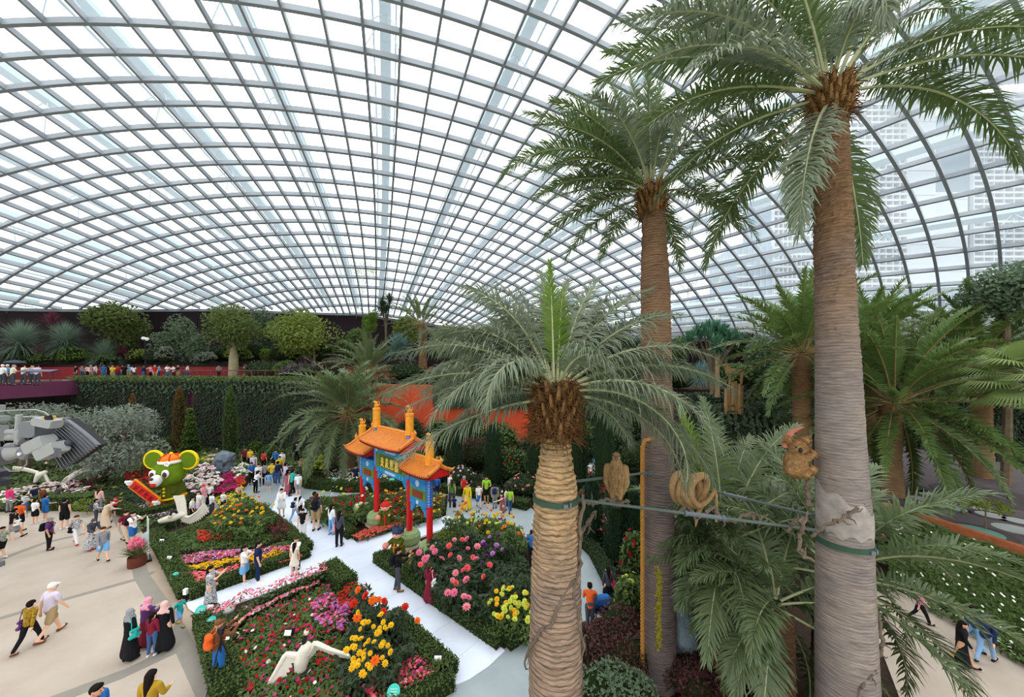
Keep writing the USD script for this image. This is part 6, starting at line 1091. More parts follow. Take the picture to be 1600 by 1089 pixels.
obj('yellow_block', rbox((72, 649), (82, 661), .3, -.5, .03), my, t); obj('yellow_block', rbox((83, 654), (93, 665), .3, -.4, .03), my, t); obj('black_motor', MB().tube([Q(75, 650, -.66), Q(79, 662, -.66)], .1, 10), mdd, t, smooth=40)
m = MB(); [m.tube([Q(x, y, -.3) for x, y in pp], .025, 6) for pp in ([(-30, 645), (20, 641), (55, 640), (70, 644), (77, 650)], [(42, 712), (42, 725), (30, 736), (15, 736), (6, 728)], [(20, 676), (28, 690), (40, 696)])]; obj('cables', m, paint('machine_cable', sr(150, 152, 150), .5, .3), t, smooth=40)
o = at(-60, 740, YM); o[2] = 0
t = thing('machine_part', 'pair of dark ribbed grilles at the left edge, under the grey machine', 'machine part', o)
for x0, y0 in ((-60, 736), (-60, 750)): p0, p1 = at(-50, y0, YM) - o, at(9, y0, YM) - o; obj('grille_frame', MB().box((p0 + p1) / 2, [1.5, .4, .24], R=roty(.15)), md, t); m = MB(); [m.box((p0 + p1) / 2 + [(k - 6) * .11, -.22, -(k - 6) * .016], [.04, .04, .2]) for k in range(13)]; obj('grille_bars', m, mg, t)
obj('post', MB().box([0, .1, 2.6], [.3, .3, 5.2]), mg2, t)
# ---------------------------------------------------------------- railings, pots, lamps, signs
rail_m = paint('brown_rail', sr(104, 62, 58), .5, .3); glassy = pane_mat
def railing(label, P, z, h=1.05, step=1.5, sheet=True, mat=rail_m):
    P = np.array(P, float); ls = sg.LineString(P); t = thing('railing', label, 'railing', (*P[0], z)); o = np.array([*P[0], 0])
    obj('handrail', tube(np.c_[P - P[0], np.full(len(P), h)], .05, 6), mat, t); obj('bottom_rail', tube(np.c_[P - P[0], np.full(len(P), .1)], .03, 6), mat, t)
    for s in np.arange(0, ls.length + .01, step): q = np.array(ls.interpolate(s).coords[0]) - P[0]; obj('post', MB().box([*q, h / 2], [.07, .07, h]), mat, t)
    if sheet:
        m = MB()
        for s in np.arange(.12, ls.length, .16): q = np.array(ls.interpolate(s).coords[0]) - P[0]; m.box([*q, h / 2], [.014, .014, h - .1])
        obj('balusters', m, mat, t, kind='stuff')
railing('brown railing along the left balcony above the purple fascia', [(-52, 25.7), (-46.6, 27.2), (-46.4, 36)], 6.95)
railing('brown railing on the terrace edge above the ivy, by the bottle tree', [(-36, 36.9), (-30, 36.4), (-24, 36.0)], 7.0)
t = thing('sloped_board', 'dark purple sloped panel on top of the left balcony railing', 'panel', (-41.6, 26.6, 8.0)); p = at(60, 578, 26.4); t.GetPrim().GetAttribute('xformOp:translate').Set(Gf.Vec3d(p[0], 26.4, 8.02)); obj('board', MB().box([0, 0, .12], [2.6, .5, .06], R=rotx(.3)), paint('dark_purple_board', sr(60, 40, 76), .4, .4), t); obj('supports', MB().box([-1.0, .1, .02], [.06, .06, .2]).box([1.0, .1, .02], [.06, .06, .2]), rail_m, t)
c = g(214, 884); t = thing('orchid_pot', 'rusty round pot of pink orchids on the plaza edge', 'potted plant', c); obj('pot', MB().lathe([(.24, 0), (.29, .02), (.29, .42), (.26, .43), (.26, .38)], 24), paint('pot_rust', sr(104, 56, 42), .8, .15, noise=.3, scale=5), t, smooth=30)
r = rng_of('orch'); n = 130; a = r.uniform(0, 6.28, n); e = r.uniform(.3, 1.5, n); D = np.stack([np.cos(a) * np.cos(e), np.sin(a) * np.cos(e), np.sin(e)], 1); obj('leaves', MB().add(*leaf_mesh(np.tile([0, 0, .42], (n, 1)) + D * .05, D, np.tile([0, 0, 1.], (n, 1)) + D * .1, .62, .05)), GREEN['mid'], t, kind='stuff'); m = MB()
for k in range(150): q = rdir(r, 1)[0] * [.3, .3, .28] * r.uniform(.5, 1) + [0, 0, .92]; v, f = flower_head('open', r, .06); m.add(v @ (rotx(r.normal(.8, .5)) @ rotz(r.uniform(0, 6))).T + q, f)
obj('blossoms', m, BLOOM['pink'], t, kind='stuff')
c = g(231, 874); t = thing('glass_panel', 'upright glass information panel beside the orchid pot', 'sign', c, 2.45); obj('pane', MB().box([0, 0, .95], [.62, .025, 1.75]), usdkit.material(stage, '/World/Looks/panel_glass', {"p": ("principled_bsdf", {"base_color": (.8, .93, .9), "roughness": .05, "alpha": .38})}, (), surface="p.BSDF"), t); obj('foot', MB().box([0, 0, .05], [.7, .2, .1]), blackp, t)
teal = paint('teal_disc', sr(64, 192, 178), .5, .3); 
for x, y, yb, col, rr, lb in [(313, 954, 975, teal, .16, 'teal leaf shaped plant sign at the corner of the front bed, upper one'), (330, 971, 990, teal, .15, 'teal leaf shaped plant sign at the corner of the front bed, lower one'), (372, 1032, 1048, orangep, .1, 'orange leaf shaped plant sign in the front bed'), (591, 1051, 1066, teal, .1, 'small teal round plant sign below the yellow dahlias'), (615, 1081, 1110, teal, .16, 'larger teal round plant sign at the bottom of the front bed'),
    (273, 900, 915, teal, .14, 'teal leaf shaped plant sign in the left bed'), (522, 752, 764, teal, .2, 'teal round plant sign on the hedge of the round bed, left one'), (612, 751, 764, teal, .2, 'teal round plant sign on the hedge of the round bed, right one'), (693, 918, 930, teal, .07, 'tiny teal round plant sign under the pink dahlias'), (350, 1000, 1020, white, .15, 'white round plant sign beside the photographer at the front bed')]:
    c = g(x, yb); p = at(x, y, c[1]); t = thing('plant_sign', lb, 'sign', c); h = max(p[2], .2); obj('stake', tube([[0, .02, 0], [0, .02, h]], .012, 6), blackp, t); obj('disc', MB().lathe([(rr, 0), (rr, .012)], 20, (0, 0, h), rotx(.9) ), col, t); m = MB(); [m.box(np.array([0, (q - 1) * rr * .3, .0]) @ rotx(.9).T + [0, -.012, h + .012], [rr * 1.1, rr * .06, .004], R=rotx(.9)) for q in range(3)]; obj('print_lines', m, white, t)
for x, y, lb in [(255, 858, 'black floodlight in the left bed behind the hedge'), (267, 886, 'small black floodlight at the left end of the flower strips'), (685, 1050, 'square black floodlight at the lower right of the front bed'), (331, 966, 'black floodlight at the corner of the front bed'), (452, 1008, 'white headed spotlight in the middle of the front bed')]:
    c = g(x, y); t = thing('floodlight', lb, 'lamp', c); obj('stand', MB().tube([[0, 0, 0], [0, 0, .32]], .02, 6), blackp, t); hd_ = obj('lamp_head', MB().box([0, 0, .4], [.24, .14, .18], R=rotx(-.4)), blackp, t); obj('lens', MB().box([0, -.07, .43], [.2, .02, .14], R=rotx(-.4)), white, hd_)
c = g(356, 968); t = thing('lidded_drum', 'small green grey drum with a pale lid among the pink flowers', 'container', c); obj('drum', MB().lathe([(.16, 0), (.17, .3)], 18), paint('drum_green', sr(120, 132, 118), .6, .3), t); obj('lid', MB().lathe([(.19, .3), (.19, .36), (.1, .4), (0, .4)], 18), paint('drum_lid', sr(200, 204, 194), .5, .3), t)
c = g(290, 938); t = thing('utility_box', 'white weatherproof socket box at the corner of the left bed', 'box', c); obj('box', MB().box([0, 0, .32], [.12, .1, .2]), white, t); obj('stake', MB().box([0, 0, .12], [.03, .03, .24]), blackp, t)
c = g(1152, 915); t = thing('paper_lanterns', 'cluster of bright paper lanterns glimpsed under the lower right palm', 'lanterns', c)
for k, (x, z, col) in enumerate([(0, .9, 'hot'), (.12, 1.05, 'white'), (-.12, 1.05, 'purple'), (.3, .8, 'coral'), (.22, .98, 'lilac')]): obj('lantern', MB().ball([x, 0, z], [.11, .11, .12]), BLOOM[col], t, smooth=60)
obj('pole', tube([[0, .05, 0], [0, .05, 1.1]], .02, 6), blackp, t)
c = g(905 - 240, 640); 
for x, y, Y, lb in [(227, 565, 40.2, 'slim lamp post with two white heads on the terrace')]:
    p = at(x, 590, Y); t = thing('lamp_post', lb, 'lamp post', (p[0], Y, 7)); obj('pole', tube([[0, 0, 0], [0, 0, 4.6]], .06, 8), mdd, t); obj('lamp_head', MB().ball([-.2, 0, 4.7], [.25, .15, .2]).ball([.2, 0, 4.6], [.2, .15, .2]), white, t)
# tiny trellis tree on the right terrace
c = g(1540, 826, RZ); t = thing('young_tree', 'small sparse young tree on the right terrace edge', 'tree', c); r = rng_of('yt'); br = MB().tube([[0, 0, 0], [0, 0, .9]], [.03, .02], 6); m = MB()
for k in range(14): a = r.uniform(0, 6.28); q = np.array([math.cos(a) * .7, math.sin(a) * .5, .95 + r.uniform(-.1, .3)]); br.tube([[0, 0, .8], q * .6 + [0, 0, .35], q], [.015, .01, .004], 5); P, N = sphere_pts(r, q, [.2, .2, .1], 60); m.add(*leaves_on(r, P, N, .1, .05))
obj('trunk', br, bark, t); obj('foliage', m, GREEN['yellowgreen'], t, kind='stuff')
# ---------------------------------------------------------------- beyond the glass: towers and trees in the pale light
bw = paint('tower_white', sr(146, 152, 160), .7, .2); bg_ = paint('tower_grid', sr(112, 122, 132), .7, .2); bb = paint('tower_blue_glass', sr(72, 98, 116), .3, .5)
def tower(label, px0, px1, ytop, Y, kind, slabx=None, depth=24, floors=None):
    x0, x1 = (px0 - 800) / F * Y, (px1 - 800) / F * Y; top = CH - (ytop - HY) / F * Y; w = x1 - x0; t = thing('tower', label, 'building', ((x0 + x1) / 2, Y, 0))
    obj('body', MB().box([0, depth / 2, top / 2], [w, depth, top]), bb if kind != 'white' else bw, t)
    if kind == 'grid':
        fl = np.arange(4, top, 3.4)
        for z in fl: obj('balcony', MB().box([0, -.9, z], [w, 1.9, .5]).box([0, -1.7, z + .6], [w, .15, .7]), bw, t)
        m = MB(); [m.box([-w / 2 + k * w / 8, -.9, top / 2], [.5, 1.8, top]) for k in range(9)]; obj('dividing_walls', m, bw, t)
    elif kind == 'glass':
        for z in np.arange(5, top, 5.5): obj('floor_band', MB().box([0, -.3, z], [w, .7, .9]), bw, t)
        m = MB(); [m.box([-w / 2 + k * w / 6, -.25, top / 2], [.5, .6, top]) for k in range(7)]; obj('mullions', m, bg_, t)
    else:
        for z in np.arange(8, top, 14): obj('shadow_joint', MB().box([0, -.05, z], [w, .2, .3]), bg_, t)
tower('white tower with a grid of balconies seen just left of the grey trunk, outside', 1206, 1262, 288, 190, 'grid'); tower('plain white tower end wall beside the left balcony tower, outside', 1264, 1300, 262, 189, 'white')
tower('white tower with a grid of balconies seen right of the grey trunk, outside', 1325, 1412, 160, 200, 'grid'); tower('plain white tower end wall right of the middle balcony tower, outside', 1413, 1462, 130, 199, 'white')
tower('tower with a grid of balconies at the right edge, outside', 1516, 1640, 150, 205, 'grid'); tower('bright plain tower end wall left of the right edge tower, outside', 1462, 1512, 300, 204, 'white')
tower('low blue glass block seen left of the balcony towers, outside', 1150, 1206, 385, 180, 'glass'); tower('low pale glass block left of the blue one, outside', 1085, 1148, 462, 176, 'glass'); tower('blue glass block low between the right towers, outside', 1430, 1520, 455, 150, 'glass')
p0 = at(1300, 100, 195); t = thing('roof_deck', 'long curved roof deck lying across the tower tops, outside', 'building', (p0[0], 195, p0[2])); P_ = np.array([at(x, y, 195) - p0 for x, y in ((1400, 150), (1450, 118), (1520, 92), (1620, 70), (1720, 64))]); obj('deck', bar(P_, np.tile([0, 0, 1.], (5, 1)), 34, 9)[0:2], bg_, t); obj('parapet', bar(P_ + [0, -17, 3], np.tile([0, 0, 1.], (5, 1)), 1.5, 3)[0:2], bw, t)
def bare_tree(label, px, py, Y, h, sp, leaves=0):
    b = at(px, py, Y); t = thing('outdoor_tree', label, 'tree', b); r = rng_of(label); m, lf = MB(), []
    def grow(p, d, ln, rad, k):
        q = p + d * ln; m.tube([p, (p + q) / 2 + rdir(r, 1)[0] * ln * .06, q], [rad, rad * .8, rad * .6], 5)
        if k: [grow(q, unit(d + rdir(r, 1)[0] * sp), ln * .74, rad * .58, k - 1) for _ in range(3)]
        else: lf.append(q)
    m.tube([[0, 0, -7], [0, 0, .05]], [h * .03, h * .022], 6); grow(np.zeros(3), np.array([0, 0, 1.]), h * .3, h * .022, 4); obj('branches', m, paint('pale_branches', sr(150, 146, 138), .9, .1), t)
    if leaves: q = np.repeat(np.array(lf), leaves, 0) + r.normal(0, h * .06, (len(lf) * leaves, 3)); obj('foliage', MB().add(*leaves_on(r, q, np.tile([0, 0, 1.], (len(q), 1)), h * .05, h * .03)), GREEN['yellowgreen'], t, kind='stuff')
bare_tree('bare branched tree outside the glass above the broad spreading tree', 520, 480, 76, 9, .6); bare_tree('leafy tree outside the glass just left of the central arch', 566, 480, 74, 9.5, .5, 5); bare_tree('bare branched tree outside the glass, right of the leafy one', 600, 482, 80, 9, .6)
bare_tree('spreading bare tree outside the glass, right of the second tall trunk', 1120, 480, 90, 16, .8); bare_tree('second spreading bare tree outside the glass, left of the dragon tree', 1075, 482, 90, 13, .8)
for x, y, Y, h, lb in [(40, 478, 60, 3.5, 'green tree outside the glass at the far left'), (200, 478, 66, 4, 'green tree outside the glass above the round terrace tree'), (300, 480, 70, 3.6, 'green tree outside the glass above the bottle tree')]: bare_tree(lb, x, y, Y, h, .6, 6)

# ---------------------------------------------------------------- people
def V(*a): return np.array(a, float)
def skeleton(pose, fem):
    "joints of a 1.70 m figure facing -y; pose: per side (thigh, knee, shoulder pitch, shoulder out, elbow), plus lean and head pitch"
    T, hp = pose['lean'], pose['head']; sh, hw = (.165, .1) if fem else (.19, .09); J = {}
    R = rotx(T); pel = V(0, 0, .93); up = lambda v: pel + R @ (np.array(v) - pel)
    J['pel'], J['belly'], J['chest'], J['neck'] = pel, up((0, 0, 1.08)), up((0, 0, 1.28)), up((0, .01, 1.43)); J['head'] = up((0, -.02 - .06 * hp, 1.56 - .02 * hp)); J['R'] = R; J['hp'] = hp
    for s, n in ((-1, 'l'), (1, 'r')):
        th, kn, sp, so, el = pose[n]
        hip = pel + [s * hw, 0, -.03]; d = V(0, -math.sin(th), -math.cos(th)); k = hip + d * .43; d2 = V(0, -math.sin(th - kn), -math.cos(th - kn)); a = k + d2 * .41; J[n + 'hip'], J[n + 'kn'], J[n + 'an'] = hip, k, a
        fz = V(0, -math.cos(min(max(th - kn, -.5), .3)), math.sin(min(max(th - kn, -.5), .3)) * .8); J[n + 'toe'] = a + fz * .16 + [s * .02, 0, -.045]; J[n + 'heel'] = a + V(0, .045, -.05)
        S = up((s * sh, 0, 1.37)); u = R @ V(s * math.sin(so) * math.cos(sp * .5), -math.sin(sp) * math.cos(so), -math.cos(sp) * math.cos(so)); u = unit(u); e = S + u * .29
        f = R @ unit(V(-s * .35 * math.sin(el) + s * math.sin(so) * .4, -math.sin(sp + el), -math.cos(sp + el))); w = e + f * .25; J[n + 'sh'], J[n + 'el'], J[n + 'wr'], J[n + 'f'] = S, e, w, f
    return J
r0_ = 0.0
POSES = {'stand': dict(lean=0, head=0, l=(.04, .05, .05, .16, .2), r=(-.04, .05, .0, .14, .25)), 'hip': dict(lean=0, head=.1, l=(.06, .05, .1, .2, .3), r=(-.06, .1, .1, .35, 1.6)),
         'walk': dict(lean=.05, head=.1, l=(.42, .15, -.35, .12, .25), r=(-.3, .35, .4, .12, .4)), 'walk2': dict(lean=.05, head=0, l=(-.25, .4, .3, .1, .3), r=(.38, .1, -.3, .14, .3)),
         'photo': dict(lean=-.02, head=0, l=(.08, .05, 1.0, .12, 1.25), r=(-.1, .08, 1.05, .12, 1.2)), 'phone': dict(lean=.03, head=.6, l=(.05, .05, .45, .08, 1.25), r=(-.04, .05, .4, .08, 1.35)),
         'point': dict(lean=.04, head=0, l=(.1, .05, .1, .14, .3), r=(-.1, .08, 1.4, .3, .1)), 'talk': dict(lean=0, head=0, l=(.02, .05, .3, .15, 1.0), r=(.0, .05, .05, .2, .3)), 'lean': dict(lean=.3, head=.3, l=(.1, .1, .8, .15, .7), r=(0, .05, .7, .15, .8)), 'sit': dict(lean=0, head=.1, l=(1.45, 1.45, .5, .1, .8), r=(1.4, 1.4, .5, .1, .8))}
for P_ in POSES.values(): P_['lean'] = -P_['lean'] if False else P_['lean']
_geo = {}
def bones(J, kind, fem):
    "tapered bones of the body or of a garment"
    B = []; R = J['R']; off = lambda p, *d: p + R @ V(*d); sh = .165 if fem else .19
    if kind == 'body':
        B += [(J['pel'], .13, J['belly'], .115), (J['belly'], .115, J['chest'], .135), (off(J['chest'], -.06, 0, .06), .1, off(J['chest'], .06, 0, .06), .1), (J['neck'], .055, J['head'], .055), (off(J['chest'], 0, 0, .1), .08, J['neck'], .055)]
        for n in 'lr':
            B += [(off(J['chest'], 0, 0, .09), .07, J[n + 'sh'], .058), (J[n + 'sh'], .055, J[n + 'el'], .042), (J[n + 'el'], .041, J[n + 'wr'], .028), (J[n + 'hip'], .09, J[n + 'kn'], .06), (J[n + 'kn'], .058, J[n + 'an'], .038), (J[n + 'an'], .04, J[n + 'toe'], .032), (J[n + 'heel'], .035, J[n + 'toe'], .035)]
            f = J[n + 'f']; s = -1 if n == 'l' else 1; w = J[n + 'wr']; side = unit(np.cross(f, [s * .3, 1, .2])); B.append((w, .027, w + f * .075, .034))
        h = J['head']; B += [(off(h, 0, .02, .03), .098, off(h, 0, -.015, -.015), .088), (off(h, 0, -.03, -.05), .06, off(h, 0, -.05, -.085), .032), (off(h, 0, -.1, .0), .016, off(h, 0, -.112, -.025), .017), (off(h, -.095, .01, .0), .02, off(h, -.098, .015, -.03), .016), (off(h, .095, .01, .0), .02, off(h, .098, .015, -.03), .016)]
    elif kind in ('top', 'longtop', 'vest'):
        B += [(off(J['pel'], 0, 0, .0), .15, J['belly'], .138), (J['belly'], .138, J['chest'], .153), (off(J['chest'], -.07, 0, .06), .112, off(J['chest'], .07, 0, .06), .112), (off(J['chest'], 0, 0, .1), .09, off(J['neck'], 0, 0, -.05), .068)]
        for n in 'lr':
            k = .62 if kind == 'top' else 1; B.append((off(J['chest'], 0, 0, .09), .08, J[n + 'sh'], .072))
            if kind != 'vest': B.append((J[n + 'sh'], .072, J[n + 'sh'] + (J[n + 'el'] - J[n + 'sh']) * k, .068 if k < 1 else .056))
            if kind == 'longtop': B.append((J[n + 'el'], .056, J[n + 'wr'] * .93 + J[n + 'el'] * .07, .043))
    elif kind in ('pants', 'shorts', 'slim'):
        i = .014 if kind != 'slim' else .006; B.append((J['pel'] + [0, 0, .07], .138, J['pel'] - [0, 0, .02], .142))
        for n in 'lr':
            B.append((J[n + 'hip'], .095 + i, J[n + 'kn'] if kind != 'shorts' else J[n + 'hip'] * .2 + J[n + 'kn'] * .8, (.062 if kind != 'shorts' else .092) + i))
            if kind != 'shorts': B.append((J[n + 'kn'], .062 + i, J[n + 'an'] + [0, 0, .03], .05 + i * .8))
    elif kind in ('skirt', 'longskirt'):
        z = .5 if kind == 'skirt' else .12; w = .15 if kind == 'skirt' else .2; c = (J['lkn'] + J['rkn']) / 2; c[2] = z
        for s in (-1, 1): B += [(J['pel'] + [0, 0, .08], .125, V(c[0] + s * .1, c[1], z + .06), w)]
        B.append((J['pel'] + [0, 0, .1], .13, J['pel'], .145))
    elif kind == 'hijab':
        h = J['head']; B += [(off(h, 0, .02, .035), .112, off(h, 0, .01, -.06), .1), (off(h, 0, .02, -.06), .095, off(J['chest'], 0, 0, .08), .15), (off(J['chest'], -.12, 0, .06), .1, off(J['chest'], .12, 0, .06), .1), (off(J['chest'], 0, -.02, .08), .14, off(J['belly'], 0, -.02, .08), .12)]
    elif kind in ('hair', 'longhair', 'bun'):
        h = J['head']; B += [(off(h, 0, .03, .045), .103, off(h, 0, .05, .0), .095), (off(h, -.04, -.03, .075), .06, off(h, .04, -.03, .075), .06)]
        if kind == 'longhair': B += [(off(h, 0, .06, -.02), .09, off(h, 0, .1, -.2), .075), (off(h, 0, .1, -.2), .075, off(h, 0, .13, -.36), .04)]
        if kind == 'bun': B += [(off(h, 0, .13, .06), .05, off(h, 0, .15, .04), .045), (off(h, 0, .1, -.0), .05, off(h, 0, .13, -.24), .03)]
    elif kind == 'cap':
        h = J['head']; B += [(off(h, 0, .02, .06), .106, off(h, 0, .02, .07), .1), (off(h, -.04, -.08, .07), .03, off(h, -.03, -.16, .06), .015), (off(h, .04, -.08, .07), .03, off(h, .03, -.16, .06), .015)]
    elif kind == 'shoes':
        for n in 'lr': B += [(J[n + 'heel'] + [0, 0, .0], .044, J[n + 'toe'], .041)]
    return B
def geo(pose, fem, kind):
    k = (pose, fem, kind)
    if k not in _geo:
        J = skeleton(POSES[pose], fem); bs = bones(J, kind, fem)
        out = [m3.Manifold.hull_points(np.vstack([ICO[1].vertices * r + p, ICO[1].vertices * s + q])) for p, r, q, s in bs]
        if kind == 'shoes': _geo[k] = [(np.array((m := o.to_mesh()).vert_properties)[:, :3], np.array(m.tri_verts)) for o in out]
        else:
            if kind == 'body':
                m = m3.Manifold.batch_boolean(out, m3.OpType.Add).refine_to_length(.05).to_mesh(); t = trimesh.Trimesh(np.array(m.vert_properties)[:, :3], np.array(m.tri_verts)); trimesh.smoothing.filter_taubin(t, iterations=6)
                fg = []
                for n in 'lr':                      # four fingers and a thumb on each palm, slightly curled
                    f, w = J[n + 'f'], J[n + 'wr']; s = -1 if n == 'l' else 1; a = unit(np.cross(f, [0, 0, 1.]) + 1e-6) if abs(f[2]) < .9 else V(0, 1., 0); cu = unit(np.cross(a, f))
                    for q, ln in ((-1.5, .06), (-.5, .07), (.5, .067), (1.5, .052)):
                        p = w + f * .085 + a * q * .017; p2 = p + f * ln * .55; p3 = p2 + unit(f + cu * .6) * ln * .45
                        for u, v in ((p, p2), (p2, p3)): fg.append(m3.Manifold.hull_points(np.vstack([ICO[0].vertices * .0095 + u, ICO[0].vertices * .008 + v])))
                    p = w + f * .03 + a * s * .03; fg.append(m3.Manifold.hull_points(np.vstack([ICO[0].vertices * .012 + p, ICO[0].vertices * .0085 + p + unit(f + a * s * .7) * .055])))
                base = m3.Manifold(m3.Mesh(np.array(t.vertices, np.float32), np.array(t.faces, np.uint32)))
                m = m3.Manifold.batch_boolean([base] + fg, m3.OpType.Add).to_mesh()
            else:
                m = m3.Manifold.batch_boolean(out, m3.OpType.Add).refine_to_length(.06).to_mesh(); t = trimesh.Trimesh(np.array(m.vert_properties)[:, :3], np.array(m.tri_verts)); trimesh.smoothing.filter_taubin(t, iterations=5); m = None
            _geo[k] = (np.array(t.vertices), np.array(t.faces)) if m is None else (np.array(m.vert_properties)[:, :3], np.array(m.tri_verts))
    return _geo[k]
SKIN = [paint('skin_light', sr(226, 180, 150), .55, .3), paint('skin_tan', sr(200, 150, 116), .55, .3), paint('skin_brown', sr(150, 104, 76), .55, .3)]
CL = dict(black=(24, 24, 28), white=(232, 232, 234), grey=(138, 140, 146), navy=(30, 42, 76), blue=(44, 104, 176), sky=(112, 168, 216), denim=(62, 92, 134), ldenim=(128, 160, 196), mustard=(170, 136, 42), yellow=(226, 198, 44), red=(196, 40, 44), maroon=(120, 32, 52), pink=(226, 150, 168), hot=(206, 52, 112), teal=(44, 166, 158), green=(74, 132, 66), lime=(150, 200, 60),
          khaki=(168, 144, 108), beige=(214, 190, 166), brown=(116, 76, 50), orange=(216, 92, 40), purple=(96, 58, 110), lilac=(206, 196, 214), dgrey=(70, 72, 80), rose=(218, 178, 172), cream=(232, 222, 204), hairb=(26, 20, 18), hairbr=(66, 42, 30), hairg=(150, 150, 150), print=(92, 92, 104))
def cloth(c):
    if c == 'print': return paint('cloth_print', sr(230, 230, 232), .8, .1, c2=sr(40, 44, 58), scale=22, detail=2)
    if c == 'check': return paint('cloth_check', sr(60, 80, 50), .8, .1, c2=sr(200, 206, 190), scale=26, detail=1)
    if c == 'batik': return paint('cloth_batik', sr(176, 138, 40), .8, .1, c2=sr(96, 78, 30), scale=16, detail=2)
    if c == 'floral': return paint('cloth_floral', sr(30, 26, 34), .8, .1, c2=sr(210, 120, 140), scale=20, detail=2)
    if c == 'stripe': return paint('cloth_stripe', sr(232, 232, 234), .8, .1, c2=sr(30, 36, 60), scale=12, detail=0, stretch=(.1, .1, 4))
    return paint('cloth_' + c, sr(*CL[c]), .8, .1)
def person(label, c, deg, pose, h, fem, top, bottom, hair=('hair', 'hairb'), skin=0, shoe='black', extra=(), group=None):
    t = thing('person', label, 'person', c, math.radians(deg), group=group, scale=h / 1.70)
    J = skeleton(POSES[pose], fem); lo = min(J['lan'][2], J['ran'][2]) - .09 if pose != 'sit' else .45 - .08
    def part(name, g_, m, par=t, s=60): v, f = g_; return obj(name, (v - [0, 0, lo], f), m, par, smooth=s)
    body = part('body', geo(pose, fem, 'body'), SKIN[skin])
    if top: part({'top': 'shirt', 'longtop': 'long_sleeved_top', 'vest': 'sleeveless_top'}[top[0]], geo(pose, fem, top[0]), cloth(top[1]))
    if bottom: part({'pants': 'trousers', 'slim': 'slim_trousers', 'shorts': 'shorts', 'skirt': 'skirt', 'longskirt': 'long_skirt'}[bottom[0]], geo(pose, fem, bottom[0]), cloth(bottom[1]))
    if hair: part({'cap': 'cap', 'hijab': 'head_scarf'}.get(hair[0], 'hair'), geo(pose, fem, hair[0]), cloth(hair[1]))
    for k in geo(pose, fem, 'shoes'): part('shoe', k, cloth(shoe))
    hd = J['head']; R = J['R']; m = MB(); [m.ball(hd + R @ V(s * .035, -.098, .012), .011, 0) for s in (-1, 1)]; part('eyes', m.mesh(), cloth('hairb')); part('mouth', MB().ball(hd + R @ V(0, -.098, -.052), [.024, .008, .007], 0).mesh(), paint('lips', sr(170, 84, 80), .5, .3))
    for e in extra:
        if e == 'hatcap': part('cap', geo(pose, fem, 'cap'), cloth('white'))
        if e == 'strap': part('cross_strap', tube([J['lsh'] + [0, -.11, .05], J['chest'] + [0, -.17, 0], J['pel'] + [.17, -.06, .05]], .014, 5), cloth('black'))
    return t, J, lo
def carried(name, label, cat, t, J, lo, h, mesh, mat, c, deg, straps=None):
    b = thing(name, label, cat, c, math.radians(deg), scale=h / 1.70); v, f = mesh.mesh() if isinstance(mesh, MB) else mesh; obj('bag_body' if cat != 'phone' else 'case', (v - [0, 0, lo], f), mat, b, smooth=50)
    if straps: v, f = straps.mesh(); obj('straps', (v - [0, 0, lo], f), mat, b, smooth=50)
def bag(kind, label, col, t, J, lo, h, c, deg):
    R = J['R']
    if kind == 'backpack':
        p = J['chest'] + R @ V(0, .22, -.04); st = MB()
        for s in (-1, 1): st.tube([p + R @ V(s * .09, -.06, .17), J['chest'] + R @ V(s * .1, -.0, .2), J['chest'] + R @ V(s * .1, -.17, .05), J['chest'] + R @ V(s * .13, -.1, -.14), p + R @ V(s * .1, -.05, -.14)], .017, 5)
        carried('backpack', label, 'backpack', t, J, lo, h, blob([(p + R @ V(-.06, 0, .1), .09, p + R @ V(.06, 0, .1), .09), (p + R @ V(-.07, .02, -.12), .1, p + R @ V(.07, .02, -.12), .1), (p + R @ V(0, 0, .1), .1, p + R @ V(0, .02, -.12), .12)], .06, 3), cloth(col), c, deg, st)
    else:
        p = J['pel'] + V(.22, .0, .0) if kind == 'side' else J['pel'] + V(-.24, .0, .02); s = 1 if kind == 'side' else -1
        carried('handbag', label, 'bag', t, J, lo, h, blob([(p + V(0, -.09, .08), .05, p + V(0, .09, .08), .05), (p + V(0, -.11, -.12), .065, p + V(0, .11, -.12), .065), (p + V(0, 0, .08), .06, p + V(0, 0, -.12), .08)], .05, 3), cloth(col), c, deg, MB().tube([p + V(0, -.08, .1), p + V(-s * .05, -.06, .35), J['rsh' if s > 0 else 'lsh'] + V(0, -.04, .075), J['rsh' if s > 0 else 'lsh'] + V(0, .05, .07), p + V(0, .08, .1)], .013, 5))
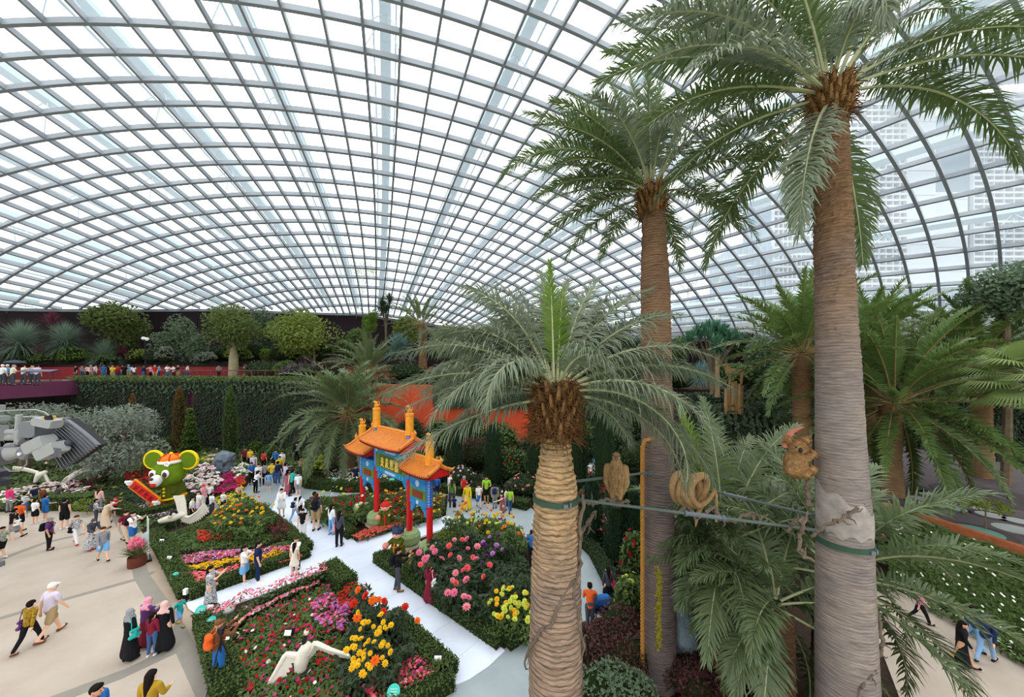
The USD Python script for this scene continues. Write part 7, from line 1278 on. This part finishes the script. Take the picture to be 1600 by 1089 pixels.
# (x, y of the feet in the photograph, heading: 0 faces the camera, 180 away, 90 right, -90 left, pose, pixel height, female, top, bottom, hair, skin, shoes, label, bag)
PEOPLE = [
 (46, 1013, 190, 'walk', 75, 1, ('longtop', 'batik'), ('slim', 'black'), ('hair', 'hairb'), 0, 'brown', 'woman with bobbed hair in a mustard patterned tunic, beside the man in the white cap', ('side', 'purple patterned bag carried by the woman in the mustard tunic', 'purple')),
 (79, 995, 175, 'walk2', 84, 0, ('top', 'lilac'), ('shorts', 'khaki'), ('cap', 'white'), 0, 'brown', 'man in a white cap, pale checked shirt and khaki shorts walking away', None),
 (203, 1031, 165, 'stand', 79, 1, ('longtop', 'black'), ('longskirt', 'black'), ('hijab', 'grey'), 0, 'black', 'woman in a grey head scarf and long black robe', ('left', 'teal shoulder bag of the woman in the grey head scarf', 'teal')),
 (228, 1010, 170, 'phone', 75, 1, ('longtop', 'purple'), ('longskirt', 'maroon'), ('hijab', 'pink'), 0, 'black', 'woman in a bright pink head scarf and patterned purple dress looking at a phone', None),
 (238, 1024, 185, 'stand', 66, 1, ('longtop', 'maroon'), ('slim', 'denim'), ('bun', 'hairb'), 0, 'white', 'girl with a dark pony tail in a maroon top and blue jeans', None),
 (257, 1017, 195, 'stand', 77, 1, ('longtop', 'black'), ('longskirt', 'black'), ('hijab', 'rose'), 0, 'black', 'woman in a long pale rose head scarf and black skirt', None),
 (281, 978, 80, 'walk', 46, 0, ('top', 'teal'), ('shorts', 'sky'), ('hair', 'hairb'), 1, 'green', 'small boy in a turquoise shirt running beside the women in head scarves', None),
 (342, 1062, 150, 'photo', 92, 0, ('longtop', 'brown'), ('pants', 'blue'), ('cap', 'brown'), 1, 'white', 'photographer in a brown hat and blue jeans standing behind a tripod', ('backpack', 'ochre orange backpack on the photographer by the front bed', 'orange')),
 (150, 1192, 100, 'stand', 126, 0, ('top', 'blue'), ('pants', 'navy'), ('hair', 'hairb'), 1, 'black', 'man in a blue shirt seen from the chest up at the bottom edge', None),
 (235, 1166, 190, 'talk', 116, 1, ('longtop', 'mustard'), ('pants', 'dgrey'), ('longhair', 'hairb'), 0, 'black', 'woman with long black hair and a mustard top at the bottom edge', None),
 (77, 859, 120, 'stand', 50, 0, ('top', 'purple'), ('pants', 'black'), ('cap', 'grey'), 1, 'black', 'man in a dark purple shirt and grey cap on the plaza', ('backpack', 'black backpack on the man in the purple shirt', 'black')),
 (119, 850, 75, 'walk', 46, 1, ('top', 'print'), ('pants', 'white'), ('hair', 'hairbr'), 0, 'red', 'woman in a black and white shirt and white trousers walking right on the plaza', ('left', 'black bag of the woman in white trousers', 'black')),
 (142, 859, 80, 'lean', 50, 1, ('longtop', 'dgrey'), ('longskirt', 'print'), ('hijab', 'dgrey'), 0, 'red', 'woman in a dark head scarf and white patterned skirt leaning forward', None),
 (161, 876, 60, 'walk2', 54, 1, ('longtop', 'grey'), ('shorts', 'sky'), ('hair', 'hairbr'), 0, 'black', 'woman in a grey top and light blue shorts on the plaza', None),
 (208, 852, 90, 'photo', 52, 0, ('top', 'white'), ('shorts', 'blue'), ('hair', 'hairb'), 0, 'black', 'man in bright blue shorts taking a photograph beside the orchid pot', ('backpack', 'black backpack on the man in bright blue shorts', 'black')),
 (196, 847, 80, 'walk', 50, 0, ('top', 'maroon'), ('pants', 'beige'), ('hair', 'hairb'), 0, 'black', 'man in a maroon shirt and beige trousers behind the man in blue shorts', None),
 (101, 826, 200, 'stand', 47, 1, ('vest', 'black'), ('shorts', 'black'), ('hair', 'hairb'), 0, 'white', 'person all in black with white shoes on the plaza', None),
 (71, 813, 170, 'talk', 40, 0, ('top', 'blue'), ('shorts', 'blue'), ('hair', 'hairb'), 0, 'white', 'person in a blue shirt and blue shorts in the group at the left', None),
 (55, 818, 180, 'stand', 38, 1, ('top', 'white'), ('shorts', 'black'), ('hair', 'hairb'), 0, 'white', 'person in a white shirt and black shorts in the group at the left', None),
 (39, 806, 180, 'talk', 36, 1, ('top', 'stripe'), ('slim', 'denim'), ('hair', 'hairb'), 0, 'white', 'woman in a striped shirt in the group at the left', None),
 (31, 830, 190, 'stand', 46, 0, ('top', 'orange'), ('shorts', 'black'), ('hair', 'hairb'), 0, 'black', 'person in an orange shirt in the group at the left', None),
 (21, 842, 180, 'walk', 48, 1, ('top', 'black'), ('skirt', 'grey'), ('hair', 'hairb'), 1, 'black', 'woman in a black top and grey skirt in the group at the left', ('left', 'white tote bag of the woman in the grey skirt', 'white')),
 (15, 800, 175, 'stand', 40, 1, ('longtop', 'hot'), ('pants', 'grey'), ('hair', 'hairbr'), 0, 'black', 'woman in a magenta top at the far left of the plaza', None),
 (54, 795, 90, 'point', 36, 0, ('top', 'navy'), ('pants', 'dgrey'), ('hair', 'hairb'), 0, 'black', 'man in a navy shirt pointing right at the back of the plaza', None),
 (66, 797, 100, 'stand', 36, 1, ('longtop', 'brown'), ('pants', 'black'), ('longhair', 'hairbr'), 0, 'black', 'woman with long brown hair beside the pointing man', None),
 (3, 870, 90, 'walk', 48, 0, ('top', 'check'), ('shorts', 'black'), ('hair', 'hairb'), 0, 'white', 'person in a checked shirt at the very left edge of the plaza', None),
 (92, 792, 170, 'stand', 34, 0, ('top', 'dgrey'), ('pants', 'black'), ('hair', 'hairb'), 1, 'black', 'man in dark clothes before the hedge at the back of the plaza', None),
 (150, 818, 140, 'talk', 38, 0, ('longtop', 'print'), ('pants', 'dgrey'), ('hair', 'hairb'), 0, 'black', 'man in a patterned white shirt in the group by the orchid pot', ('backpack', 'grey backpack on the man in the patterned white shirt', 'dgrey')),
 (164, 826, 160, 'lean', 44, 1, ('longtop', 'beige'), ('longskirt', 'beige'), ('longhair', 'hairbr'), 0, 'black', 'woman in a long beige dress in the group by the orchid pot', None),
 (171, 816, 100, 'photo', 36, 0, ('top', 'white'), ('pants', 'khaki'), ('hair', 'hairb'), 1, 'black', 'man in a white shirt taking a picture in the group by the orchid pot', None),
 (180, 806, 100, 'photo', 28, 0, ('top', 'red'), ('shorts', 'navy'), ('cap', 'red'), 0, 'red', 'child in a red shirt and red cap near the pansies', None),
 (155, 800, 190, 'stand', 38, 1, ('longtop', 'rose'), ('pants', 'grey'), ('longhair', 'hairbr'), 0, 'black', 'woman with brown hair and a pale pink top by the hedge', None),
 (329, 951, 110, 'photo', 66, 1, ('top', 'print'), ('longskirt', 'print'), ('longhair', 'hairb'), 0, 'black', 'woman in a long black and white patterned dress on the walkway', ('side', 'pale pink tote bag of the woman in the patterned dress', 'pink')),
 (382, 911, 100, 'photo', 58, 1, ('top', 'white'), ('skirt', 'sky'), ('longhair', 'hairb'), 0, 'white', 'woman in a white top and sky blue skirt on the walkway', None),
 (403, 909, 120, 'stand', 62, 0, ('top', 'navy'), ('pants', 'navy'), ('hair', 'hairb'), 0, 'white', 'man in dark navy clothes beside the woman in the sky blue skirt', None),
 (460, 899, 190, 'stand', 50, 1, ('vest', 'cream'), ('skirt', 'cream'), ('longhair', 'hairb'), 0, 'red', 'girl with long black hair in a cream dress at the crossing', None),
 (463, 890, 10, 'photo', 50, 1, ('top', 'white'), ('slim', 'black'), ('hair', 'hairbr'), 0, 'black', 'woman half hidden behind the girl in the cream dress', None),
 (440, 807, 30, 'phone', 44, 1, ('longtop', 'white'), ('skirt', 'white'), ('longhair', 'hairb'), 0, 'black', 'woman in a white dress looking at her phone at the far end of the walkway', None),
 (461, 813, 170, 'walk', 36, 0, ('top', 'white'), ('pants', 'ldenim'), ('hair', 'hairb'), 0, 'white', 'man in a white shirt and light jeans on the walkway', ('backpack', 'dark backpack on the man in light jeans', 'navy')),
 (473, 843, 20, 'hip', 48, 1, ('vest', 'black'), ('pants', 'white'), ('hair', 'hairb'), 0, 'white', 'woman in a black top and white trousers on the walkway', None),
 (469, 806, 160, 'stand', 30, 1, ('top', 'white'), ('slim', 'black'), ('longhair', 'hairb'), 0, 'black', 'woman in white and black behind the woman in white trousers', None),
 (494, 828, 190, 'stand', 58, 1, ('top', 'dgrey'), ('shorts', 'khaki'), ('longhair', 'hairbr'), 0, 'black', 'woman with very long brown hair and shorts on the walkway', ('backpack', 'small dark backpack of the woman with very long hair', 'black')),
 (491, 815, 195, 'photo', 46, 0, ('top', 'dgrey'), ('pants', 'khaki'), ('hair', 'hairb'), 1, 'black', 'man in a dark grey shirt in front of the woman with very long hair', None),
 (518, 835, 160, 'stand', 46, 1, ('longtop', 'white'), ('slim', 'sky'), ('longhair', 'hairb'), 0, 'grey', 'woman in a white top and pale blue jeans by the boy figure', None),
 (530, 853, 185, 'stand', 54, 1, ('longtop', 'dgrey'), ('pants', 'black'), ('longhair', 'hairb'), 0, 'black', 'woman in black trousers standing by the corner of the bed under the gate', ('side', 'pink shoulder bag of the woman in black trousers', 'pink')),
 (622, 923, 100, 'photo', 66, 0, ('longtop', 'black'), ('pants', 'dgrey'), ('hair', 'hairb'), 1, 'brown', 'man in black taking a photograph of the pink dahlias', ('backpack', 'black backpack on the man photographing the dahlias', 'black')),
 (671, 942, 160, 'talk', 60, 1, ('longtop', 'maroon'), ('longskirt', 'maroon'), ('bun', 'hairbr'), 0, 'black', 'woman in a dark red dress in front of the pink dahlias', ('left', 'white paper bag of the woman in the dark red dress', 'white')),
 (300, 815, 120, 'stand', 38, 0, ('top', 'white'), ('pants', 'black'), ('hair', 'hairb'), 0, 'black', 'man in a white shirt with a dark strap behind the flying crane', None),
 (311, 806, -20, 'stand', 38, 1, ('top', 'white'), ('skirt', 'lilac'), ('longhair', 'hairbr'), 0, 'black', 'woman in a white top with long hair behind the flying crane', None),
 (331, 806, 160, 'stand', 36, 0, ('top', 'white'), ('pants', 'dgrey'), ('hair', 'hairb'), 0, 'black', 'man in a white shirt seen from behind, left of the red capped child', None),
 (349, 800, 170, 'stand', 32, 0, ('top', 'white'), ('shorts', 'navy'), ('cap', 'red'), 0, 'black', 'child in a white shirt and red cap by the lime yellow flowers', None),
 (318, 794, 90, 'stand', 36, 1, ('top', 'pink'), ('slim', 'white'), ('cap', 'red'), 0, 'black', 'woman in a pink top and red cap by the blush dahlias', None),
 (327, 790, 60, 'stand', 34, 0, ('top', 'white'), ('pants', 'black'), ('hair', 'hairb'), 1, 'black', 'man in a white shirt right of the woman in the red cap', None),
 (372, 785, 60, 'lean', 28, 1, ('vest', 'rose'), ('shorts', 'black'), ('hair', 'hairbr'), 0, 'black', 'woman in a pale top leaning over the flowers by the path', None),
 (383, 730, 30, 'stand', 30, 0, ('top', 'maroon'), ('pants', 'black'), ('hair', 'hairb'), 1, 'black', 'man in a maroon shirt standing under the ivy', None),
 (391, 731, 10, 'stand', 30, 1, ('top', 'yellow'), ('pants', 'black'), ('hair', 'hairb'), 0, 'black', 'woman in a yellow top beside the man in maroon under the ivy', None),
 (396, 742, 40, 'talk', 32, 1, ('top', 'lilac'), ('pants', 'grey'), ('longhair', 'hairbr'), 0, 'black', 'woman in a pale lilac top at the left of the crowd by the ivy', None),
 (393, 757, 60, 'talk', 34, 0, ('top', 'blue'), ('pants', 'black'), ('cap', 'navy'), 0, 'black', 'man in a bright blue shirt and dark cap at the left of the crowd', None),
 (404, 759, 20, 'stand', 34, 1, ('top', 'white'), ('slim', 'dgrey'), ('hair', 'hairb'), 0, 'black', 'woman in a white top and dark trousers in the crowd by the ivy', None),
 (399, 770, 160, 'lean', 34, 1, ('top', 'white'), ('slim', 'black'), ('longhair', 'hairb'), 0, 'black', 'woman in a white top leaning back at the path edge by the magenta flowers', None),
 (414, 757, 200, 'stand', 34, 0, ('top', 'grey'), ('pants', 'black'), ('hair', 'hairb'), 0, 'black', 'man in a grey shirt in the crowd by the ivy', None),
 (425, 758, 10, 'photo', 36, 1, ('top', 'yellow'), ('slim', 'denim'), ('hair', 'hairb'), 0, 'white', 'woman in a yellow top and jeans in the crowd by the ivy', None),
 (434, 757, 185, 'stand', 36, 0, ('top', 'navy'), ('pants', 'denim'), ('hair', 'hairb'), 0, 'white', 'man in a navy shirt and jeans in the crowd by the ivy', None),
 (431, 735, 0, 'talk', 32, 0, ('top', 'blue'), ('pants', 'black'), ('cap', 'black'), 0, 'black', 'man in a bright blue shirt at the back of the crowd', None),
 (441, 737, 10, 'stand', 32, 1, ('top', 'white'), ('pants', 'grey'), ('hair', 'hairb'), 0, 'black', 'woman in a white shirt at the back of the crowd', None),
 (437, 747, 30, 'stand', 34, 0, ('top', 'yellow'), ('pants', 'dgrey'), ('hair', 'hairb'), 0, 'black', 'man in a yellow shirt in the middle of the crowd', None),
 (446, 760, 150, 'point', 36, 0, ('longtop', 'lilac'), ('pants', 'grey'), ('hair', 'hairb'), 0, 'black', 'man in a pale shirt reaching out in the crowd', None),
 (449, 773, 170, 'walk', 40, 1, ('vest', 'floral'), ('longskirt', 'floral'), ('longhair', 'hairb'), 0, 'black', 'woman in a long dark flowered dress at the right of the crowd', None),
 (457, 773, 170, 'walk2', 40, 0, ('top', 'teal'), ('pants', 'black'), ('hair', 'hairb'), 0, 'black', 'man in a teal shirt at the right of the crowd', None),
 (466, 775, 20, 'stand', 36, 1, ('top', 'white'), ('shorts', 'grey'), ('longhair', 'hairb'), 0, 'white', 'woman in a white top and grey shorts at the right of the crowd', None),
 (470, 748, 90, 'photo', 34, 0, ('top', 'khaki'), ('pants', 'dgrey'), ('hair', 'hairb'), 1, 'black', 'man in a khaki shirt photographing the round bed', None),
 (412, 735, 180, 'stand', 30, 1, ('top', 'red'), ('pants', 'black'), ('hair', 'hairb'), 0, 'black', 'woman in a red patterned top at the back left of the crowd', None),
 (464, 722, 0, 'stand', 30, 0, ('longtop', 'black'), ('pants', 'black'), ('hair', 'hairb'), 0, 'black', 'man in black behind the lime chrysanthemums', None),
 (484, 722, 20, 'stand', 28, 1, ('top', 'print'), ('pants', 'white'), ('hair', 'hairb'), 0, 'black', 'woman in a patterned top behind the lime chrysanthemums', None),
 (420, 768, 200, 'stand', 30, 0, ('top', 'sky'), ('shorts', 'grey'), ('hair', 'hairb'), 0, 'white', 'child in a pale blue shirt in front of the crowd', None),
 (556, 760, 20, 'stand', 32, 0, ('top', 'navy'), ('pants', 'black'), ('hair', 'hairb'), 0, 'black', 'man in a dark shirt seen between the gate columns', None),
 (683, 776, 180, 'stand', 32, 0, ('longtop', 'blue'), ('pants', 'navy'), ('hair', 'hairb'), 0, 'black', 'man in a blue shirt just right of the gate', None),
 (703, 783, 90, 'stand', 44, 0, ('top', 'white'), ('pants', 'black'), ('hair', 'hairb'), 1, 'black', 'tall man in a white shirt right of the gate', None),
 (706, 792, 190, 'stand', 42, 1, ('vest', 'green'), ('pants', 'dgrey'), ('longhair', 'hairbr'), 0, 'black', 'woman in a green vest beside the tall man in white', None),
 (725, 784, 150, 'talk', 40, 0, ('vest', 'red'), ('shorts', 'black'), ('hair', 'hairg'), 0, 'black', 'man in a red vest and black shorts right of the gate', None),
 (730, 796, 20, 'walk', 42, 1, ('longtop', 'yellow'), ('longskirt', 'yellow'), ('longhair', 'hairbr'), 0, 'black', 'woman in a long yellow dress on the ring path', None),
 (748, 792, 10, 'walk2', 36, 1, ('top', 'white'), ('skirt', 'blue'), ('hair', 'hairb'), 0, 'red', 'woman in a white top and blue skirt on the ring path', None),
 (760, 786, 0, 'hip', 42, 0, ('top', 'lime'), ('shorts', 'black'), ('hair', 'hairb'), 1, 'black', 'man in a yellow green shirt with a hand on his hip on the ring path', None),
 (773, 794, 180, 'stand', 38, 0, ('top', 'grey'), ('pants', 'grey'), ('hair', 'hairb'), 0, 'black', 'man in grey on the ring path', ('backpack', 'blue backpack on the man in grey on the ring path', 'navy')),
 (785, 812, -70, 'point', 42, 1, ('vest', 'floral'), ('skirt', 'floral'), ('longhair', 'hairb'), 0, 'black', 'woman in a dark flowered dress reaching to the flowers on the ring path', None),
 (788, 798, 160, 'stand', 36, 1, ('top', 'cream'), ('slim', 'grey'), ('longhair', 'hairb'), 0, 'black', 'woman in a cream top behind the woman in the flowered dress', None),
 (797, 800, 190, 'walk', 38, 1, ('top', 'lime'), ('slim', 'denim'), ('hair', 'hairb'), 0, 'black', 'woman in a bright green shirt and jeans on the ring path', None),
 (710, 800, 170, 'stand', 24, 0, ('top', 'navy'), ('shorts', 'black'), ('hair', 'hairb'), 0, 'black', 'small child in dark blue right of the gate', None),
 (751, 722, 200, 'stand', 26, 0, ('longtop', 'teal'), ('pants', 'grey'), ('hair', 'hairb'), 0, 'black', 'man in a turquoise shirt far behind the gate', None),
 (818, 742, 170, 'stand', 28, 0, ('top', 'lime'), ('pants', 'dgrey'), ('hair', 'hairb'), 0, 'black', 'man in a yellow green shirt behind the nearest palm trunk', None),
 (826, 745, 10, 'stand', 30, 1, ('top', 'red'), ('slim', 'white'), ('hair', 'hairb'), 0, 'black', 'woman in a red top behind the nearest palm trunk', None),
 (930, 742, 180, 'stand', 30, 0, ('top', 'sky'), ('pants', 'white'), ('hair', 'hairb'), 0, 'black', 'person in a pale blue shirt far behind the eagle carving', None),
 (922, 752, 20, 'stand', 30, 1, ('top', 'white'), ('slim', 'red'), ('hair', 'hairb'), 0, 'black', 'person in white and red far behind the eagle carving', None),
 (831, 880, 180, 'walk', 52, 0, ('top', 'blue'), ('pants', 'black'), ('hair', 'hairb'), 0, 'black', 'person in a blue shirt half hidden by the nearest palm trunk', None),
 (922, 985, 170, 'lean', 70, 0, ('longtop', 'orange'), ('pants', 'dgrey'), ('hair', 'hairb'), 1, 'black', 'man in a rust orange shirt pushing a blue stroller', None),
 (950, 946, 185, 'stand', 60, 1, ('longtop', 'dgrey'), ('skirt', 'black'), ('longhair', 'hairb'), 0, 'black', 'woman in dark clothes with long hair on the path right of the nearest palm', ('left', 'bright pink bag of the woman on the path right of the nearest palm', 'hot')),
 (1438, 972, 60, 'walk', 52, 1, ('longtop', 'pink'), ('pants', 'black'), ('hair', 'hairbr'), 0, 'black', 'woman in a pink top on the pale path at the lower right', None),
 (1502, 1040, 40, 'walk2', 72, 1, ('longtop', 'black'), ('longskirt', 'black'), ('longhair', 'hairb'), 1, 'black', 'woman in black on the pale path, behind the palm leaf tips', None),
 (1520, 1012, 160, 'walk2', 66, 0, ('longtop', 'navy'), ('pants', 'sky'), ('hair', 'hairb'), 0, 'black', 'man in light blue trousers walking behind the man in the dark blue jacket', None),
 (1540, 1034, 110, 'walk', 76, 0, ('longtop', 'navy'), ('slim', 'ldenim'), ('cap', 'dgrey'), 0, 'black', 'man in a dark blue jacket and jeans on the pale path at the lower right', None)]
for x, y, deg, pose, ph, fem, top, bot, hair, skin, shoe, lab, bg in PEOPLE:
    c = g(x, y, .04 if 430 < x < 690 and y < 945 and y > 800 else 0.005); h = min(max(ph * c[1] / F, .75), 1.85) if y < 1100 else 1.66; deg = deg - math.degrees(math.atan2(c[0], c[1])) * .0
    t, J, lo = person(lab, c, deg, pose, h, fem, top, bot, hair, skin, shoe)
    if bg: bag(bg[0], bg[1], bg[2], t, J, lo, h, c, deg)
# people on the terrace and the left balcony
TOPS = {'w': 'white', 'b': 'blue', 'n': 'navy', 'k': 'black', 'r': 'red', 'y': 'yellow', 'g': 'grey', 'c': 'cream', 'm': 'maroon', 's': 'sky', 'l': 'lilac', 'o': 'orange', 'p': 'pink'}
def words(c): return {'w': 'white', 'b': 'bright blue', 'n': 'navy', 'k': 'black', 'r': 'red', 'y': 'yellow', 'g': 'grey', 'c': 'cream', 'm': 'maroon', 's': 'sky blue', 'l': 'pale lilac', 'o': 'orange', 'p': 'pink'}[c]
POSN = ['stand', 'talk', 'phone', 'photo', 'hip']
ordw = ['first', 'second', 'third', 'fourth', 'fifth', 'sixth', 'seventh', 'eighth', 'ninth', 'tenth', 'eleventh', 'twelfth', 'thirteenth', 'fourteenth', 'fifteenth', 'sixteenth', 'seventeenth', 'eighteenth', 'nineteenth', 'twentieth', 'twenty first', 'twenty second', 'twenty third', 'twenty fourth', 'twenty fifth', 'twenty sixth']
r = rng_of('terrace')
for k, (x, Y, col, hw) in enumerate([(4, 27.6, 'w', 0), (12, 28.6, 's', 1), (20, 27.4, 'c', 0), (37, 27.8, 'c', 1), (51, 28.4, 's', 0), (58, 27.3, 'l', 1)]):
    X = (x - 800) / F * Y; hair = ('cap', 'white') if k in (0, 1) else ('hair', 'hairg' if k == 2 else 'hairb'); person(f'person in a {words(col)} top at the left balcony railing, {ordw[k]} from left', (X, Y, TZ), [190, 20, 160, 175, 30, 200][k], POSN[k % 5], 1.6, k % 2, ('top', TOPS[col]), ('pants', 'dgrey'), hair)
for k, (x, col, Y) in enumerate(zip([119, 128, 137, 142, 149, 162, 169, 176, 184, 190, 194, 201, 209, 224, 236, 242, 248, 262, 271, 278, 285, 293, 342, 384], 'kgcpwbkyrokswnprswwkmwgp', [38.4, 39, 38.3, 39.2, 38.6, 38.3, 39.4, 38.6, 39, 39.3, 38.5, 39, 38.4, 38.7, 39, 38.3, 39.5, 39, 38.4, 39.4, 38.6, 40, 40.6, 38.2])):
    X = (x - 800) / F * Y; hair = (('longhair' if k % 3 == 0 else 'hair'), ['hairb', 'hairbr', 'hairb', 'hairg'][k % 4]); 
    person(f'person in a {words(col)} top on the upper terrace, {ordw[k]} from left', (X, Y, TZ), float(r.uniform(0, 360)), POSN[k % 5], 1.55 + .02 * (k % 6), k % 2, ('top', TOPS[col]), (['pants', 'shorts', 'skirt'][k % 3] if k % 2 else 'pants', ['dgrey', 'denim', 'black', 'khaki'][k % 4]), hair, k % 3)
p = at(65, 566, 30); t = thing('umbrella', 'grey umbrella held open above the left balcony', 'umbrella', (p[0], 28.4, 8.75)); obj('canopy', MB().lathe([(.62, 0), (.5, .12), (.28, .2), (0, .25), (.0, .23), (.28, .18), (.5, .1)], 10), cloth('dgrey'), t); obj('shaft', tube([[0, 0, .2], [0, 0, -.75]], .012, 6), cloth('black'), t)
# tripod, stroller
c = g(345, 1072); t = thing('tripod', 'black camera tripod behind the photographer at the front bed', 'tripod', c)
for a in (0.4, 2.5, 4.6): obj('leg', tube([[0, 0, 1.25], [.42 * math.cos(a), .42 * math.sin(a), 0]], [.018, .012], 6), blackp, t)
obj('centre_post', tube([[0, 0, .9], [0, 0, 1.38]], .016, 6), blackp, t); obj('head', MB().box([0, 0, 1.4], [.09, .07, .07]), blackp, t); obj('camera', MB().box([0, 0, 1.49], [.14, .08, .1]).lathe([(.04, 0), (.045, .09)], 12, (0, .04, 1.49), rotx(-PI / 2)), blackp, t)
c = g(940, 975); t = thing('stroller', 'stroller with a bright blue hood pushed by the man in rust orange', 'stroller', c, .2); obj('hood', blob([((-.16, 0, .8), .16, (.16, 0, .8), .16), ((-.16, .1, .62), .14, (.16, .1, .62), .14)], .06), cloth('blue'), t, smooth=60); obj('seat', blob([((-.14, .1, .4), .1, (.14, .1, .4), .1), ((-.14, -.1, .5), .07, (.14, -.1, .5), .07)], .06), cloth('navy'), t, smooth=60)
fr = MB(); [fr.tube([[s * .22, -.3, 1.0], [s * .22, .0, .5], [s * .22, .35, .12]], .016, 6).tube([[s * .22, -.28, .12], [s * .22, .15, .6]], .016, 6) for s in (-1, 1)]; fr.tube([[-.22, -.3, 1.0], [.22, -.3, 1.0]], .018, 6); obj('frame', fr, cloth('dgrey'), t)
for x, y in ((-.22, .35), (.22, .35), (-.22, -.28), (.22, -.28)): obj('wheel', MB().lathe([(0, -.02), (.1, -.02), (.11, 0), (.1, .02), (0, .02)], 16, (x, y, .11), roty(PI / 2)), blackp, t)
